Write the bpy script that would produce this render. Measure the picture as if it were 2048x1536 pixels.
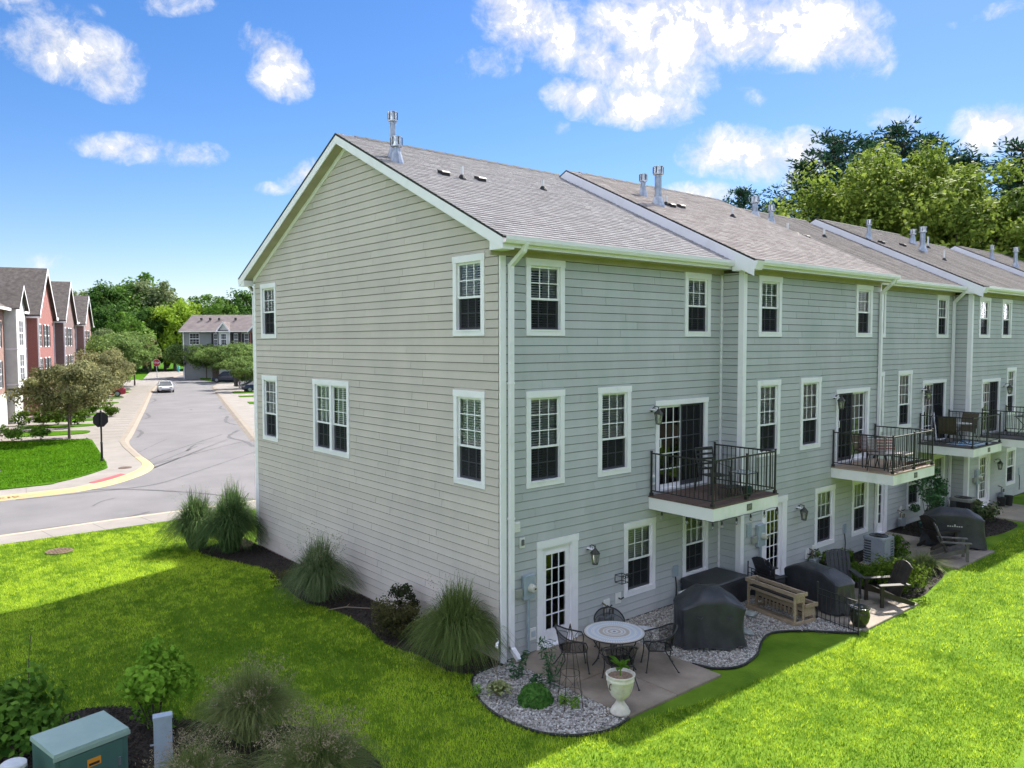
import bpy, math, random
import numpy as np
from mathutils import Vector, Matrix

for o in list(bpy.data.objects):
    bpy.data.objects.remove(o, do_unlink=True)
SC = bpy.context.scene
COL = SC.collection
R = math.radians
rnd = random.Random(11)
npr = np.random.default_rng(5)

# ------------------------------------------------------------------ camera
CAM_LOC = (-9.514, -11.614, 6.241)
yaw, pitch, roll = R(49.845), R(3.026), R(-0.1085)
fw = Vector((math.cos(yaw)*math.cos(pitch), math.sin(yaw)*math.cos(pitch), -math.sin(pitch)))
rt = Vector((math.sin(yaw), -math.cos(yaw), 0)); up = rt.cross(fw)
rt2 = rt*math.cos(roll)+up*math.sin(roll); up2 = -rt*math.sin(roll)+up*math.cos(roll)
cd = bpy.data.cameras.new('camera'); cam = bpy.data.objects.new('camera', cd); COL.objects.link(cam)
cd.sensor_fit = 'HORIZONTAL'; cd.sensor_width = 36; cd.lens = 27.70; cd.clip_end = 2000; cd.clip_start = .1
M = Matrix.Identity(4)
for i in range(3):
    M[i][0] = rt2[i]; M[i][1] = up2[i]; M[i][2] = -fw[i]; M[i][3] = CAM_LOC[i]
cam.matrix_world = M
SC.camera = cam

# ------------------------------------------------------------------ sun, sky, exposure
SUN = Vector((.90, .317, 1.0)).normalized()          # towards the sun, behind the row of houses
sl = bpy.data.lights.new('sun', 'SUN'); so = bpy.data.objects.new('sun', sl); COL.objects.link(so)
sl.energy = 4.6; sl.angle = R(.53); sl.color = (1, .95, .86)
so.rotation_euler = (-SUN).to_track_quat('-Z', 'Y').to_euler()
so.location = (0, 0, 30)
SKY_STRENGTH = .058; SKY_SAT = 1.32; CLOUD = 7.4; CLOUD_CORE = 125
SC.view_settings.view_transform = 'Standard'; SC.view_settings.look = 'None'
SC.view_settings.exposure = 1.25; SC.view_settings.gamma = 1
SC.view_settings.use_curve_mapping = False

SC.cycles.max_bounces = 6; SC.cycles.diffuse_bounces = 3; SC.cycles.glossy_bounces = 3; SC.cycles.transparent_max_bounces = 12; SC.cycles.caustics_reflective = False; SC.cycles.caustics_refractive = False

W = bpy.data.worlds.new('World'); SC.world = W; W.use_nodes = True
nt = W.node_tree; nt.nodes.clear()
def N(t, **k):
    n = nt.nodes.new(t)
    for a, b in k.items(): setattr(n, a, b)
    return n
def lk(a, b): nt.links.new(a, b)
def mth(op, a, b=None, c=None, clamp=False):
    n = N('ShaderNodeMath', operation=op, use_clamp=clamp)
    for i, v in enumerate((a, b, c)):
        if v is None: continue
        if isinstance(v, (int, float)): n.inputs[i].default_value = v
        else: lk(v, n.inputs[i])
    return n.outputs[0]
sky = N('ShaderNodeTexSky', sky_type='NISHITA', sun_disc=False)
sky.sun_elevation = math.asin(SUN.z); sky.sun_rotation = math.atan2(SUN.x, SUN.y)
sky.altitude = 200; sky.air_density = 1.0; sky.dust_density = .25; sky.ozone_density = 2.2
tc = N('ShaderNodeTexCoord'); nrm = N('ShaderNodeVectorMath', operation='NORMALIZE'); lk(tc.outputs['Generated'], nrm.inputs[0])
D = nrm.outputs[0]
def vdot(v):
    n = N('ShaderNodeVectorMath', operation='DOT_PRODUCT'); lk(D, n.inputs[0]); n.inputs[1].default_value = v; return n.outputs['Value']
def pxdir(x, y):   # direction in the sky of a point seen in the photograph
    return (fw*1575.9+rt2*(x-1024)-up2*(y-768)).normalized()
BL = [(150,105,95,50,1,12),(215,150,55,40,.9,20),(95,15,90,22,.45,5),(340,8,70,20,.6,0),(540,95,50,38,.95,25),(560,150,55,45,.9,25),
      (275,300,95,26,.85,5),(385,310,55,24,.8,0),(610,350,50,26,.8,-25),(545,378,35,14,.5,0),
      (1040,40,80,60,1,25),(1110,75,70,55,.9,30),(1230,130,120,50,.95,10),(1340,50,170,80,1.1,0),(1500,50,160,70,1.15,0),(1640,60,110,60,1.1,10),
      (1725,100,60,45,1,35),(985,125,75,32,.6,-10),(1165,195,70,38,1,5),(1270,215,110,36,1.05,3),(1365,215,40,24,.7,0),(1330,150,110,50,.7,0),
      (1440,300,75,45,.9,-10),(1520,320,100,48,1,10),(1600,310,70,45,.95,0),(1420,385,90,22,.85,0),(1500,190,34,18,.5,25),
      (1990,258,66,42,1.05,10),(1785,240,46,20,.7,5),(1990,22,50,13,.5,-15),(1912,50,22,9,.4,0),(90,525,75,18,.3,0),(1120,255,22,16,.5,0),(1750,385,60,16,.5,0)]
blobs = []
for x, y, a, b, s, tilt in BL:
    c = pxdir(x, y); t = R(tilt)
    h = (rt2-c*rt2.dot(c)).normalized(); v = h.cross(c)
    e1 = h*math.cos(t)-v*math.sin(t); e2 = h*math.sin(t)+v*math.cos(t)
    blobs.append((c, e1, e2, a/1575.9, b/1575.9, s))
acc = None
for c, e1, e2, a, b, s in blobs:
    xx = vdot(e1/a); yy = vdot(e2/b); r2 = mth('MULTIPLY_ADD', xx, xx, mth('MULTIPLY', yy, yy)); g = mth('MULTIPLY_ADD', r2, -.52*s, s*.92)
    acc = g if acc is None else mth('SMOOTH_MAX', acc, g, .12)
def noise(scale, detail, rough, dist=0):
    n = N('ShaderNodeTexNoise'); lk(D, n.inputs['Vector']); n.inputs['Scale'].default_value = scale
    n.inputs['Detail'].default_value = detail; n.inputs['Roughness'].default_value = rough; n.inputs['Distortion'].default_value = dist
    return n.outputs['Fac']
def sstep(v, lo, hi):
    q = N('ShaderNodeMapRange', interpolation_type='SMOOTHSTEP'); lk(v, q.inputs[0]); q.inputs[1].default_value = lo; q.inputs[2].default_value = hi; return q.outputs[0]
n1 = noise(13, 6, .62, .5); n2 = noise(42, 6, .66, .4); n0 = noise(4.2, 3, .55)
view = sstep(vdot(tuple(fw)), .66, .76)               # clouds placed as in the photograph; unseen noise cumulus beyond it, cover raised as fill light
acc = mth('MULTIPLY', mth('MAXIMUM', acc, 0), view)
acc = mth('MAXIMUM', acc, mth('MULTIPLY', sstep(n0, .455, .60), mth('SUBTRACT', 1, view)))
acc = mth('MINIMUM', acc, 1.0)
dens = mth('ADD', acc, mth('MULTIPLY', mth('SUBTRACT', n1, .5), 1.7))
dens = mth('ADD', dens, mth('MULTIPLY', mth('SUBTRACT', n2, .5), 1.15))
dens = mth('MULTIPLY', dens, mth('MINIMUM', mth('MULTIPLY', acc, 4), 1))
mask = mth('MULTIPLY', sstep(dens, .16, 1.08), .98); core = sstep(dens, .86, 1.42)
hsv = N('ShaderNodeHueSaturation'); hsv.inputs['Saturation'].default_value = SKY_SAT; hsv.inputs['Value'].default_value = 1.0
lk(sky.outputs[0], hsv.inputs['Color'])
tint = N('ShaderNodeMix', data_type='RGBA', blend_type='MULTIPLY'); tint.inputs[0].default_value = 1; lk(hsv.outputs[0], tint.inputs[6]); tint.inputs[7].default_value = (1.10, 1.02, 1.16, 1)
cv = N('ShaderNodeVectorMath', operation='SCALE'); cv.inputs[0].default_value = (CLOUD, CLOUD, CLOUD*1.02); lk(mth('MULTIPLY_ADD', n2, .55, mth('MULTIPLY_ADD', n1, .35, .50)), cv.inputs['Scale'])
cl = N('ShaderNodeMix', data_type='RGBA'); lk(mask, cl.inputs[0]); lk(tint.outputs[2], cl.inputs[6]); lk(cv.outputs[0], cl.inputs[7])
add = N('ShaderNodeMix', data_type='RGBA', blend_type='ADD'); lk(core, add.inputs[0]); lk(cl.outputs[2], add.inputs[6]); add.inputs[7].default_value = (CLOUD_CORE*.95, CLOUD_CORE*.98, CLOUD_CORE*1.06, 1)   # cumulus cores boosted far past the sky, added fill for shaded walls
cl = add
bg = N('ShaderNodeBackground'); bg.inputs['Strength'].default_value = SKY_STRENGTH
lk(cl.outputs[2], bg.inputs[0]); wo = N('ShaderNodeOutputWorld'); lk(bg.outputs[0], wo.inputs[0])

# ------------------------------------------------------------------ materials
MATS = {}
def mat(name, col, col2=None, scale=3, rough=.65, metal=0, bump=0, bscale=40, rand=0, stretch=(1, 1, 1), spec=.4, lo=.35, hi=.65, det=5, attr=None, trans=0, coat=0):
    """procedural surface: two colours mixed by noise in world space, fine bump, optional per-object shade and per-piece attribute"""
    if name in MATS: return MATS[name]
    m = bpy.data.materials.new(name); m.use_nodes = True; t = m.node_tree; t.nodes.clear(); MATS[name] = m
    def n(k): return t.nodes.new(k)
    L = t.links.new
    out = n('ShaderNodeOutputMaterial'); p = n('ShaderNodeBsdfPrincipled')
    p.inputs['Roughness'].default_value = rough; p.inputs['Metallic'].default_value = metal; p.inputs['Specular IOR Level'].default_value = spec
    if coat: p.inputs['Coat Weight'].default_value = coat; p.inputs['Coat Roughness'].default_value = .05
    geo = n('ShaderNodeNewGeometry'); mp = n('ShaderNodeMapping'); mp.inputs['Scale'].default_value = stretch
    L(geo.outputs['Position'], mp.inputs['Vector'])
    c = None
    if col2 is not None:
        nz = n('ShaderNodeTexNoise'); nz.inputs['Scale'].default_value = scale; nz.inputs['Detail'].default_value = det; nz.inputs['Roughness'].default_value = .6
        L(mp.outputs[0], nz.inputs['Vector'])
        r = n('ShaderNodeMapRange'); L(nz.outputs['Fac'], r.inputs[0]); r.inputs[1].default_value = lo; r.inputs[2].default_value = hi
        f = r.outputs[0]
        if attr:
            at = n('ShaderNodeAttribute'); at.attribute_name = 'v'
            q = n('ShaderNodeMath'); q.operation = 'MULTIPLY_ADD'; L(at.outputs['Fac'], q.inputs[0]); q.inputs[1].default_value = attr
            q2 = n('ShaderNodeMath'); q2.operation = 'MULTIPLY'; L(f, q2.inputs[0]); q2.inputs[1].default_value = 1-attr; L(q2.outputs[0], q.inputs[2]); f = q.outputs[0]
        mx = n('ShaderNodeMix'); mx.data_type = 'RGBA'; L(f, mx.inputs[0]); mx.inputs[6].default_value = (*col, 1); mx.inputs[7].default_value = (*col2, 1); c = mx.outputs[2]
    else:
        rg = n('ShaderNodeRGB'); rg.outputs[0].default_value = (*col, 1); c = rg.outputs[0]
    if rand:
        oi = n('ShaderNodeObjectInfo'); mr2 = n('ShaderNodeMapRange'); L(oi.outputs['Random'], mr2.inputs[0]); mr2.inputs[3].default_value = 1-rand; mr2.inputs[4].default_value = 1+rand
        vm = n('ShaderNodeVectorMath'); vm.operation = 'SCALE'; L(c, vm.inputs[0]); L(mr2.outputs[0], vm.inputs['Scale']); c = vm.outputs[0]
    L(c, p.inputs['Base Color'])
    if bump:
        nb = n('ShaderNodeTexNoise'); nb.inputs['Scale'].default_value = bscale; nb.inputs['Detail'].default_value = 4; L(mp.outputs[0], nb.inputs['Vector'])
        b = n('ShaderNodeBump'); b.inputs['Strength'].default_value = bump; b.inputs['Distance'].default_value = .02; L(nb.outputs['Fac'], b.inputs['Height']); L(b.outputs[0], p.inputs['Normal'])
    sh = p.outputs[0]
    if trans:
        tr = n('ShaderNodeBsdfTranslucent'); L(c, tr.inputs['Color']); ms = n('ShaderNodeMixShader'); ms.inputs[0].default_value = trans
        L(sh, ms.inputs[1]); L(tr.outputs[0], ms.inputs[2]); sh = ms.outputs[0]
    L(sh, out.inputs[0])
    return m
def glassmat(name, ior=1.9, tint=(.9, .95, .95), body=None, mixb=0.0):
    m = bpy.data.materials.new(name); m.use_nodes = True; t = m.node_tree; t.nodes.clear(); MATS[name] = m; L = t.links.new
    out = t.nodes.new('ShaderNodeOutputMaterial'); g = t.nodes.new('ShaderNodeBsdfGlossy'); g.inputs['Roughness'].default_value = .02
    tr = t.nodes.new('ShaderNodeBsdfTransparent'); tr.inputs[0].default_value = (*tint, 1)
    base = tr.outputs[0]
    if body:
        d = t.nodes.new('ShaderNodeBsdfDiffuse'); d.inputs[0].default_value = (*body, 1)
        mm = t.nodes.new('ShaderNodeMixShader'); mm.inputs[0].default_value = mixb; L(base, mm.inputs[1]); L(d.outputs[0], mm.inputs[2]); base = mm.outputs[0]
    # uneven panes: a slow waviness in the normal
    geo = t.nodes.new('ShaderNodeNewGeometry'); nz = t.nodes.new('ShaderNodeTexNoise'); nz.inputs['Scale'].default_value = 2.2; L(geo.outputs['Position'], nz.inputs['Vector'])
    b = t.nodes.new('ShaderNodeBump'); b.inputs['Strength'].default_value = .08; b.inputs['Distance'].default_value = .05; L(nz.outputs['Fac'], b.inputs['Height']); L(b.outputs[0], g.inputs['Normal'])
    f = t.nodes.new('ShaderNodeFresnel'); f.inputs[0].default_value = ior
    mx = t.nodes.new('ShaderNodeMixShader'); L(f.outputs[0], mx.inputs[0]); L(base, mx.inputs[1]); L(g.outputs[0], mx.inputs[2]); L(mx.outputs[0], out.inputs[0])
    return m
SID = mat('siding_paint', (.60, .53, .475), (.515, .465, .425), scale=1.1, rough=.75, bump=.12, bscale=60, rand=.045, stretch=(1, 1, .55), lo=.3, hi=.75)
SIDR = mat('shaded_algae_siding', (.50, .505, .515), (.38, .415, .40), scale=.75, rough=.75, bump=.12, bscale=60, rand=.05, stretch=(1.6, 1, .45), lo=.38, hi=.85, det=7)  # algae mottling plus a cooler, darker tone standing in for rear shade
SIDW = mat('siding_backing', (.085, .08, .07), rough=.95)  # dark so the gaps between boards draw the lap shadow lines
WHT = mat('white_trim_paint', (.87,.85,.88), (.75,.74,.75), scale=2.5, rough=.5, lo=.52, hi=.85)
WHB = mat('weathered_white_fascia', (.85,.84,.83), (.58,.62,.54), scale=1.3, rough=.55, lo=.5, hi=.8, stretch=(1, 1, .6))
ALU = mat('white_aluminium_gutter', (.86,.84,.87), (.72,.71,.72), scale=2, rough=.35, lo=.5, hi=.85)
VINYL = mat('white_vinyl_sash', (.86, .86, .87), rough=.35)
SHA = mat('grey_shingle', (.26,.24,.23), (.44,.415,.41), scale=14, rough=.95, bump=.3, bscale=120, attr=.5, lo=.25, hi=.75)
SHB = mat('tan_shingle', (.28,.235,.21), (.50,.44,.41), scale=10, rough=.95, bump=.3, bscale=120, attr=.6, lo=.25, hi=.75)
SHC = mat('streaked_brown_shingle', (.13,.11,.098), (.36,.32,.295), scale=3.2, rough=.95, bump=.3, bscale=120, attr=.25, lo=.35, hi=.7, stretch=(1.6, .09, .09))
SHR = mat('dark_brown_shingle', (.075, .062, .058), (.135, .115, .105), scale=3, rough=.95, attr=None)
EDGE = mat('dark_shingle_edge', (.035, .034, .036), rough=.9)
GALV = mat('galvanised_steel', (.42, .45, .50), (.26, .30, .36), scale=6, rough=.38, metal=.75)
BRIGHTM = mat('bright_vent_cap', (.70, .70, .70), (.38, .38, .40), scale=9, rough=.3, metal=.8)
PVC = mat('white_pvc', (.78, .77, .74), rough=.4)
RUB = mat('black_rubber', (.02, .02, .021), rough=.7)
IRON = mat('black_iron', (.013, .013, .014), (.03, .028, .027), scale=20, rough=.5, spec=.5)
GLS = glassmat('window_glass', 1.55)
GLD = glassmat('door_glass', 1.6, (.8, .85, .85))
SCR = glassmat('insect_screen', 1.02, (.5, .5, .52), (.035, .036, .04), .5)
BLD = mat('blind_slat', (.85, .82, .76), rough=.6)
CUR = mat('curtain', (.55, .56, .58), (.38, .40, .43), scale=5, rough=.9, stretch=(8, 8, .2))
DRK = mat('recess_shade', (.012, .012, .012), rough=.9)  # near-black stand-in for unlit depth behind windows, doors and fan wells
CONC = mat('weathered_patio_concrete', (.125,.095,.068), (.38,.31,.245), scale=.9, rough=.9, bump=.25, bscale=50, lo=.3, hi=.75, det=10)
CONL = mat('pale_patio_concrete', (.33,.28,.225), (.26,.22,.18), scale=1.4, rough=.9, bump=.2, bscale=50, det=8)
WALK = mat('sidewalk_concrete', (.265,.24,.215), (.215,.195,.175), scale=.8, rough=.9, bump=.15, bscale=30, det=8)
ASPH = mat('aged_asphalt', (.175,.166,.169), (.14,.134,.138), scale=.35, rough=.92, bump=.25, bscale=60, det=9)
TAR = mat('tar_seam', (.065,.06,.062), (.11,.105,.108), scale=5, rough=.8)
YEL = mat('yellow_kerb_paint', (.52,.36,.14), (.42,.32,.19), scale=2.5, rough=.8, det=8)
YELP = mat('faded_kerb_paint', (.42,.34,.23), (.36,.32,.27), scale=1.5, rough=.85, det=8)
REDT = mat('red_tactile_pad', (.35, .07, .08), (.28, .07, .08), scale=5, rough=.8)
LAWN = mat('lawn_soil', (.06,.13,.010), (.17,.27,.025), scale=.9, rough=.95, spec=.05, bump=.6, bscale=25, det=9, lo=.3, hi=.72)
LAWF = mat('far_lawn', (.036,.105,.002), (.062,.155,.004), scale=1.4, rough=.95, spec=.05, bump=.5, bscale=20, det=8)
MUL = mat('dark_mulch', (.018, .014, .012), (.045, .035, .028), scale=18, rough=.95, bump=.8, bscale=30)
GRB = mat('gravel_bed', (.16, .14, .12), (.32, .29, .26), scale=25, rough=.95, bump=.8, bscale=35)
STN = mat('river_gravel', (.20, .165, .13), (.72, .69, .65), scale=20, rough=.8, attr=.9)
ROCK = mat('grey_fieldstone', (.36, .38, .36), (.25, .27, .26), scale=5, rough=.85, bump=.4, bscale=12)
EDG = mat('plastic_edging', (.02, .02, .022), rough=.55)
def leafm(name, a, b, trans=.35, sc=.7, attr=.7, rough=.6): return mat(name, a, b, scale=sc, rough=rough, attr=attr, trans=trans, spec=.05, lo=.3, hi=.7)
BLADE = leafm('grass_blade', (.075, .19, .010), (.68, .82, .075), .45, .55, .85)
SOFF = mat('tan_soffit', (.50,.44,.37), (.42,.37,.31), scale=2, rough=.7)  # soffits and friezes in a tanner, darker tone than the trim

# ------------------------------------------------------------------ mesh helpers
class MB:
    def __init__(s): s.v = []; s.f = []; s.mi = []; s.cur = 0
    def add(s, vs, fs):
        o = len(s.v); s.v += [tuple(q) for q in vs]
        for f in fs: s.f.append([i+o for i in f]); s.mi.append(s.cur)
        return s
    def box(s, x0, y0, z0, x1, y1, z1):
        return s.add([(x0,y0,z0),(x1,y0,z0),(x1,y1,z0),(x0,y1,z0),(x0,y0,z1),(x1,y0,z1),(x1,y1,z1),(x0,y1,z1)],
                     [(0,3,2,1),(4,5,6,7),(0,1,5,4),(1,2,6,5),(2,3,7,6),(3,0,4,7)])
    def bbox(s, x0, y0, z0, x1, y1, z1, b=.01):      # box with chamfered vertical edges and top
        p = [(x0+b,y0),(x1-b,y0),(x1,y0+b),(x1,y1-b),(x1-b,y1),(x0+b,y1),(x0,y1-b),(x0,y0+b)]
        q = [(x0+2*b,y0+b),(x1-2*b,y0+b),(x1-b,y0+2*b),(x1-b,y1-2*b),(x1-2*b,y1-b),(x0+2*b,y1-b),(x0+b,y1-2*b),(x0+b,y0+2*b)]
        return s.loft([[(a,c,z0) for a,c in p], [(a,c,z1-b) for a,c in p], [(a,c,z1) for a,c in q]])
    def loft(s, rings, caps=True):
        n = len(rings[0]); vs = [p for r in rings for p in r]; fs = []
        for k in range(len(rings)-1):
            for i in range(n):
                j = (i+1) % n; fs.append((k*n+i, k*n+j, (k+1)*n+j, (k+1)*n+i))
        if caps: fs.append(tuple(range(n))[::-1]); fs.append(tuple((len(rings)-1)*n+i for i in range(n)))
        return s.add(vs, fs)
    def bar(s, p, q, w, h=None, upv=(0, 0, 1)):
        p = Vector(p); q = Vector(q); h = w if h is None else h
        d = (q-p).normalized(); u = Vector(upv)
        if abs(d.dot(u)) > .98: u = Vector((0, 1, 0))
        a = d.cross(u).normalized(); b = a.cross(d)
        r = lambda c: [c-a*w/2-b*h/2, c+a*w/2-b*h/2, c+a*w/2+b*h/2, c-a*w/2+b*h/2]
        return s.loft([r(p), r(q)])
    def tube(s, pts, r, n=6, closed=False):
        pts = [Vector(p) for p in pts]; m = len(pts)
        rs = r if isinstance(r, (list, tuple)) else [r]*m
        rings = []; pa = None
        for i, p in enumerate(pts):
            if closed: d = pts[(i+1) % m]-pts[i-1]
            else: d = pts[min(i+1, m-1)]-pts[max(i-1, 0)]
            if d.length < 1e-9: d = Vector((0, 0, 1))
            d.normalize()
            if pa is None:
                u = Vector((0, 0, 1)) if abs(d.z) < .9 else Vector((1, 0, 0)); a = d.cross(u).normalized()
            else:
                a = pa-d*pa.dot(d); a = a.normalized() if a.length > 1e-6 else d.orthogonal().normalized()
            pa = a; b = d.cross(a)
            rings.append([p+(a*math.cos(2*math.pi*k/n)+b*math.sin(2*math.pi*k/n))*rs[i] for k in range(n)])
        if closed: rings.append(rings[0]); return s.loft(rings, False)
        return s.loft(rings)
    def lathe(s, prof, n=16, c=(0, 0, 0), sx=1, sy=1):
        rings = [[(c[0]+r*sx*math.cos(2*math.pi*k/n), c[1]+r*sy*math.sin(2*math.pi*k/n), c[2]+z) for k in range(n)] for r, z in prof]
        return s.loft(rings)
    def prism(s, poly, z0, z1):           # polygon in xy, extruded in z
        return s.loft([[(x, y, z0) for x, y in poly], [(x, y, z1) for x, y in poly]])
    def prismx(s, poly, x0, x1):          # polygon in yz, extruded in x
        return s.loft([[(x0, y, z) for y, z in poly], [(x1, y, z) for y, z in poly]])
    def quad(s, a, b, c, d): return s.add([a, b, c, d], [(0, 1, 2, 3)])
    def rot(s, rz, c=(0, 0, 0), start=0):
        ca, sa = math.cos(rz), math.sin(rz)
        for i in range(start, len(s.v)):
            x, y, z = s.v[i]; s.v[i] = (x*ca-y*sa+c[0], x*sa+y*ca+c[1], z+c[2])
        return s
    def mesh(s, name, mats, smooth=False):
        me = bpy.data.meshes.new(name); me.from_pydata(s.v, [], s.f)
        for m in (mats if isinstance(mats, (list, tuple)) else [mats]): me.materials.append(m)
        if any(s.mi): me.polygons.foreach_set('material_index', s.mi)
        if smooth: me.polygons.foreach_set('use_smooth', [True]*len(me.polygons))
        me.update(); return me
    def build(s, name, mats, parent=None, loc=(0, 0, 0), rz=0, smooth=False):
        import bmesh
        me = s.mesh(name, mats, smooth)
        b = bmesh.new(); b.from_mesh(me); bmesh.ops.recalc_face_normals(b, faces=b.faces); b.to_mesh(me); b.free()
        return put(name, me, parent, loc, rz)
def put(name, me, parent=None, loc=(0, 0, 0), rz=0, sc=(1, 1, 1)):
    o = bpy.data.objects.new(name, me); COL.objects.link(o); o.location = loc; o.rotation_euler = (0, 0, rz); o.scale = sc
    if parent: o.parent = parent
    return o
def tag(o, label=None, cat=None, group=None, kind=None):
    if label: o['label'] = label
    if cat: o['category'] = cat
    if group: o['group'] = group
    if kind: o['kind'] = kind
    return o
def thing(name, label, cat, loc=(0, 0, 0), rz=0, group=None):
    o = bpy.data.objects.new(name, None); COL.objects.link(o); o.location = loc; o.rotation_euler = (0, 0, rz); o.empty_display_size = .2
    return tag(o, label, cat, group)
def clone(root, loc, rz=0, label=None, group=None, sc=1):
    def cp(o, par):
        c = o.copy(); COL.objects.link(c); c.parent = par
        for ch in list(o.children): cp(ch, c)
        return c
    r = cp(root, None); r.location = loc; r.rotation_euler = (0, 0, rz); r.scale = (sc, sc, sc) if not isinstance(sc, tuple) else sc
    if label: r['label'] = label
    if group: r['group'] = group
    return r
def np_mesh(name, V, F, mats, v=None):
    """mesh from numpy arrays: V (n,3), F (m,k); v = per-vertex attribute"""
    me = bpy.data.meshes.new(name); n, (m, k) = len(V), F.shape
    me.vertices.add(n); me.vertices.foreach_set('co', np.ascontiguousarray(V, dtype=np.float32).ravel())
    me.loops.add(m*k); me.loops.foreach_set('vertex_index', np.ascontiguousarray(F, dtype=np.int32).ravel())
    me.polygons.add(m); me.polygons.foreach_set('loop_start', np.arange(0, m*k, k, dtype=np.int32)); me.polygons.foreach_set('loop_total', np.full(m, k, dtype=np.int32))
    for q in (mats if isinstance(mats, (list, tuple)) else [mats]): me.materials.append(q)
    if v is not None:
        a = me.attributes.new('v', 'FLOAT', 'POINT'); a.data.foreach_set('value', np.ascontiguousarray(v, dtype=np.float32))
    me.update(calc_edges=True); me.validate(); return me
def join_boxes(name, items, mats, parent=None, v=False):  # many oriented unit pieces in one mesh
    mb = MB()
    for f in items: f(mb)
    return mb.build(name, mats, parent)

# ------------------------------------------------------------------ siding, windows, doors
EXPO = .17; GAP = .011
wb = MB(); wb.add([(0,-.040,0),(1,-.040,0),(1,-.027,.932),(0,-.027,.932),(0,.0,0),(1,.0,0),(1,.0,.932),(0,.0,.932)], [(0,1,2,3),(4,7,6,5),(0,4,5,1),(3,2,6,7),(0,3,7,4),(1,5,6,2)])
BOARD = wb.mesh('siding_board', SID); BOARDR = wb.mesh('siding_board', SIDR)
def siding_spans(a0, a1, z0, z1, holes, seed, joint=3.66):
    """rectangular board pieces (a, b, za, zb) of clapboard between a0..a1, z0..z1 leaving the holes free"""
    r = random.Random(seed); out = []; z = z0; k = 0
    while z < z1-.02:
        zt = min(z+EXPO, z1); cuts = sorted({a0, a1, *[h[0] for h in holes if h[2] < zt and h[3] > z], *[h[1] for h in holes if h[2] < zt and h[3] > z]})
        cuts = [c for c in cuts if a0 <= c <= a1]; off = r.uniform(0, joint)
        run = []
        for ca, cb in zip(cuts, cuts[1:]):
            if cb-ca < .005: continue
            m = (ca+cb)/2; free = [(z, zt)]
            for h in holes:
                if h[0] < m < h[1]:
                    nf = []
                    for fa, fb in free:
                        if h[3] <= fa or h[2] >= fb: nf.append((fa, fb)); continue
                        if h[2]-fa > .012: nf.append((fa, h[2]))
                        if fb-h[3] > .012: nf.append((h[3], fb))
                    free = nf
            for fa, fb in free:
                if run and abs(run[-1][1]-ca) < 1e-6 and run[-1][2:] == (fa, fb): run[-1] = (run[-1][0], cb, fa, fb)
                else: run.append((ca, cb, fa, fb))
        for a, b, fa, fb in run:
            if fb-fa > EXPO*.6:
                x = a0+off-joint*3; js = []
                while x < b:
                    if a+.25 < x < b-.25: js.append(x)
                    x += joint*r.choice((1, 1, .55))
                pts = [a]+js+[b]
                for p, q in zip(pts, pts[1:]): out.append((p+(.0035 if p != a else 0), q-(.0035 if q != b else 0), fa, fb))
            else: out.append((a, b, fa, fb))
        z = zt; k += 1
    return out
WC = {}
def cached(key, fn):
    if key not in WC: WC[key] = fn()
    return WC[key]
def pane_mesh(w, h, m): return cached(('pane', round(w, 3), round(h, 3), m.name), lambda: MB().add([(0,0,0),(w,0,0),(w,0,h),(0,0,h)], [(0,1,2,3)]).mesh('pane', m))
def grid_lites(win, x0, z0, w, h, nc, nr, y, bw=.02, glass=GLS, bars=True, barmat=VINYL):
    pw, ph = (w-bw*(nc-1))/nc, (h-bw*(nr-1))/nr
    pm = pane_mesh(pw+bw, ph+bw, glass)
    for i in range(nc):
        for j in range(nr): put('pane', pm, win, (x0+i*(pw+bw)-bw/2, y+.004, z0+j*(ph+bw)-bw/2))
    def mk():
        mb = MB()
        for i in range(1, nc): mb.box(i*(pw+bw)-bw, -.008, 0, i*(pw+bw), .002, h)
        for j in range(1, nr): mb.box(0, -.010, j*(ph+bw)-bw, w, .001, j*(ph+bw))
        return mb.mesh('muntin_grid', barmat)
    put('muntin_grid', cached(('grid', round(w,3), round(h,3), nc, nr, barmat.name), mk), win, (x0, y, z0))
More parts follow.
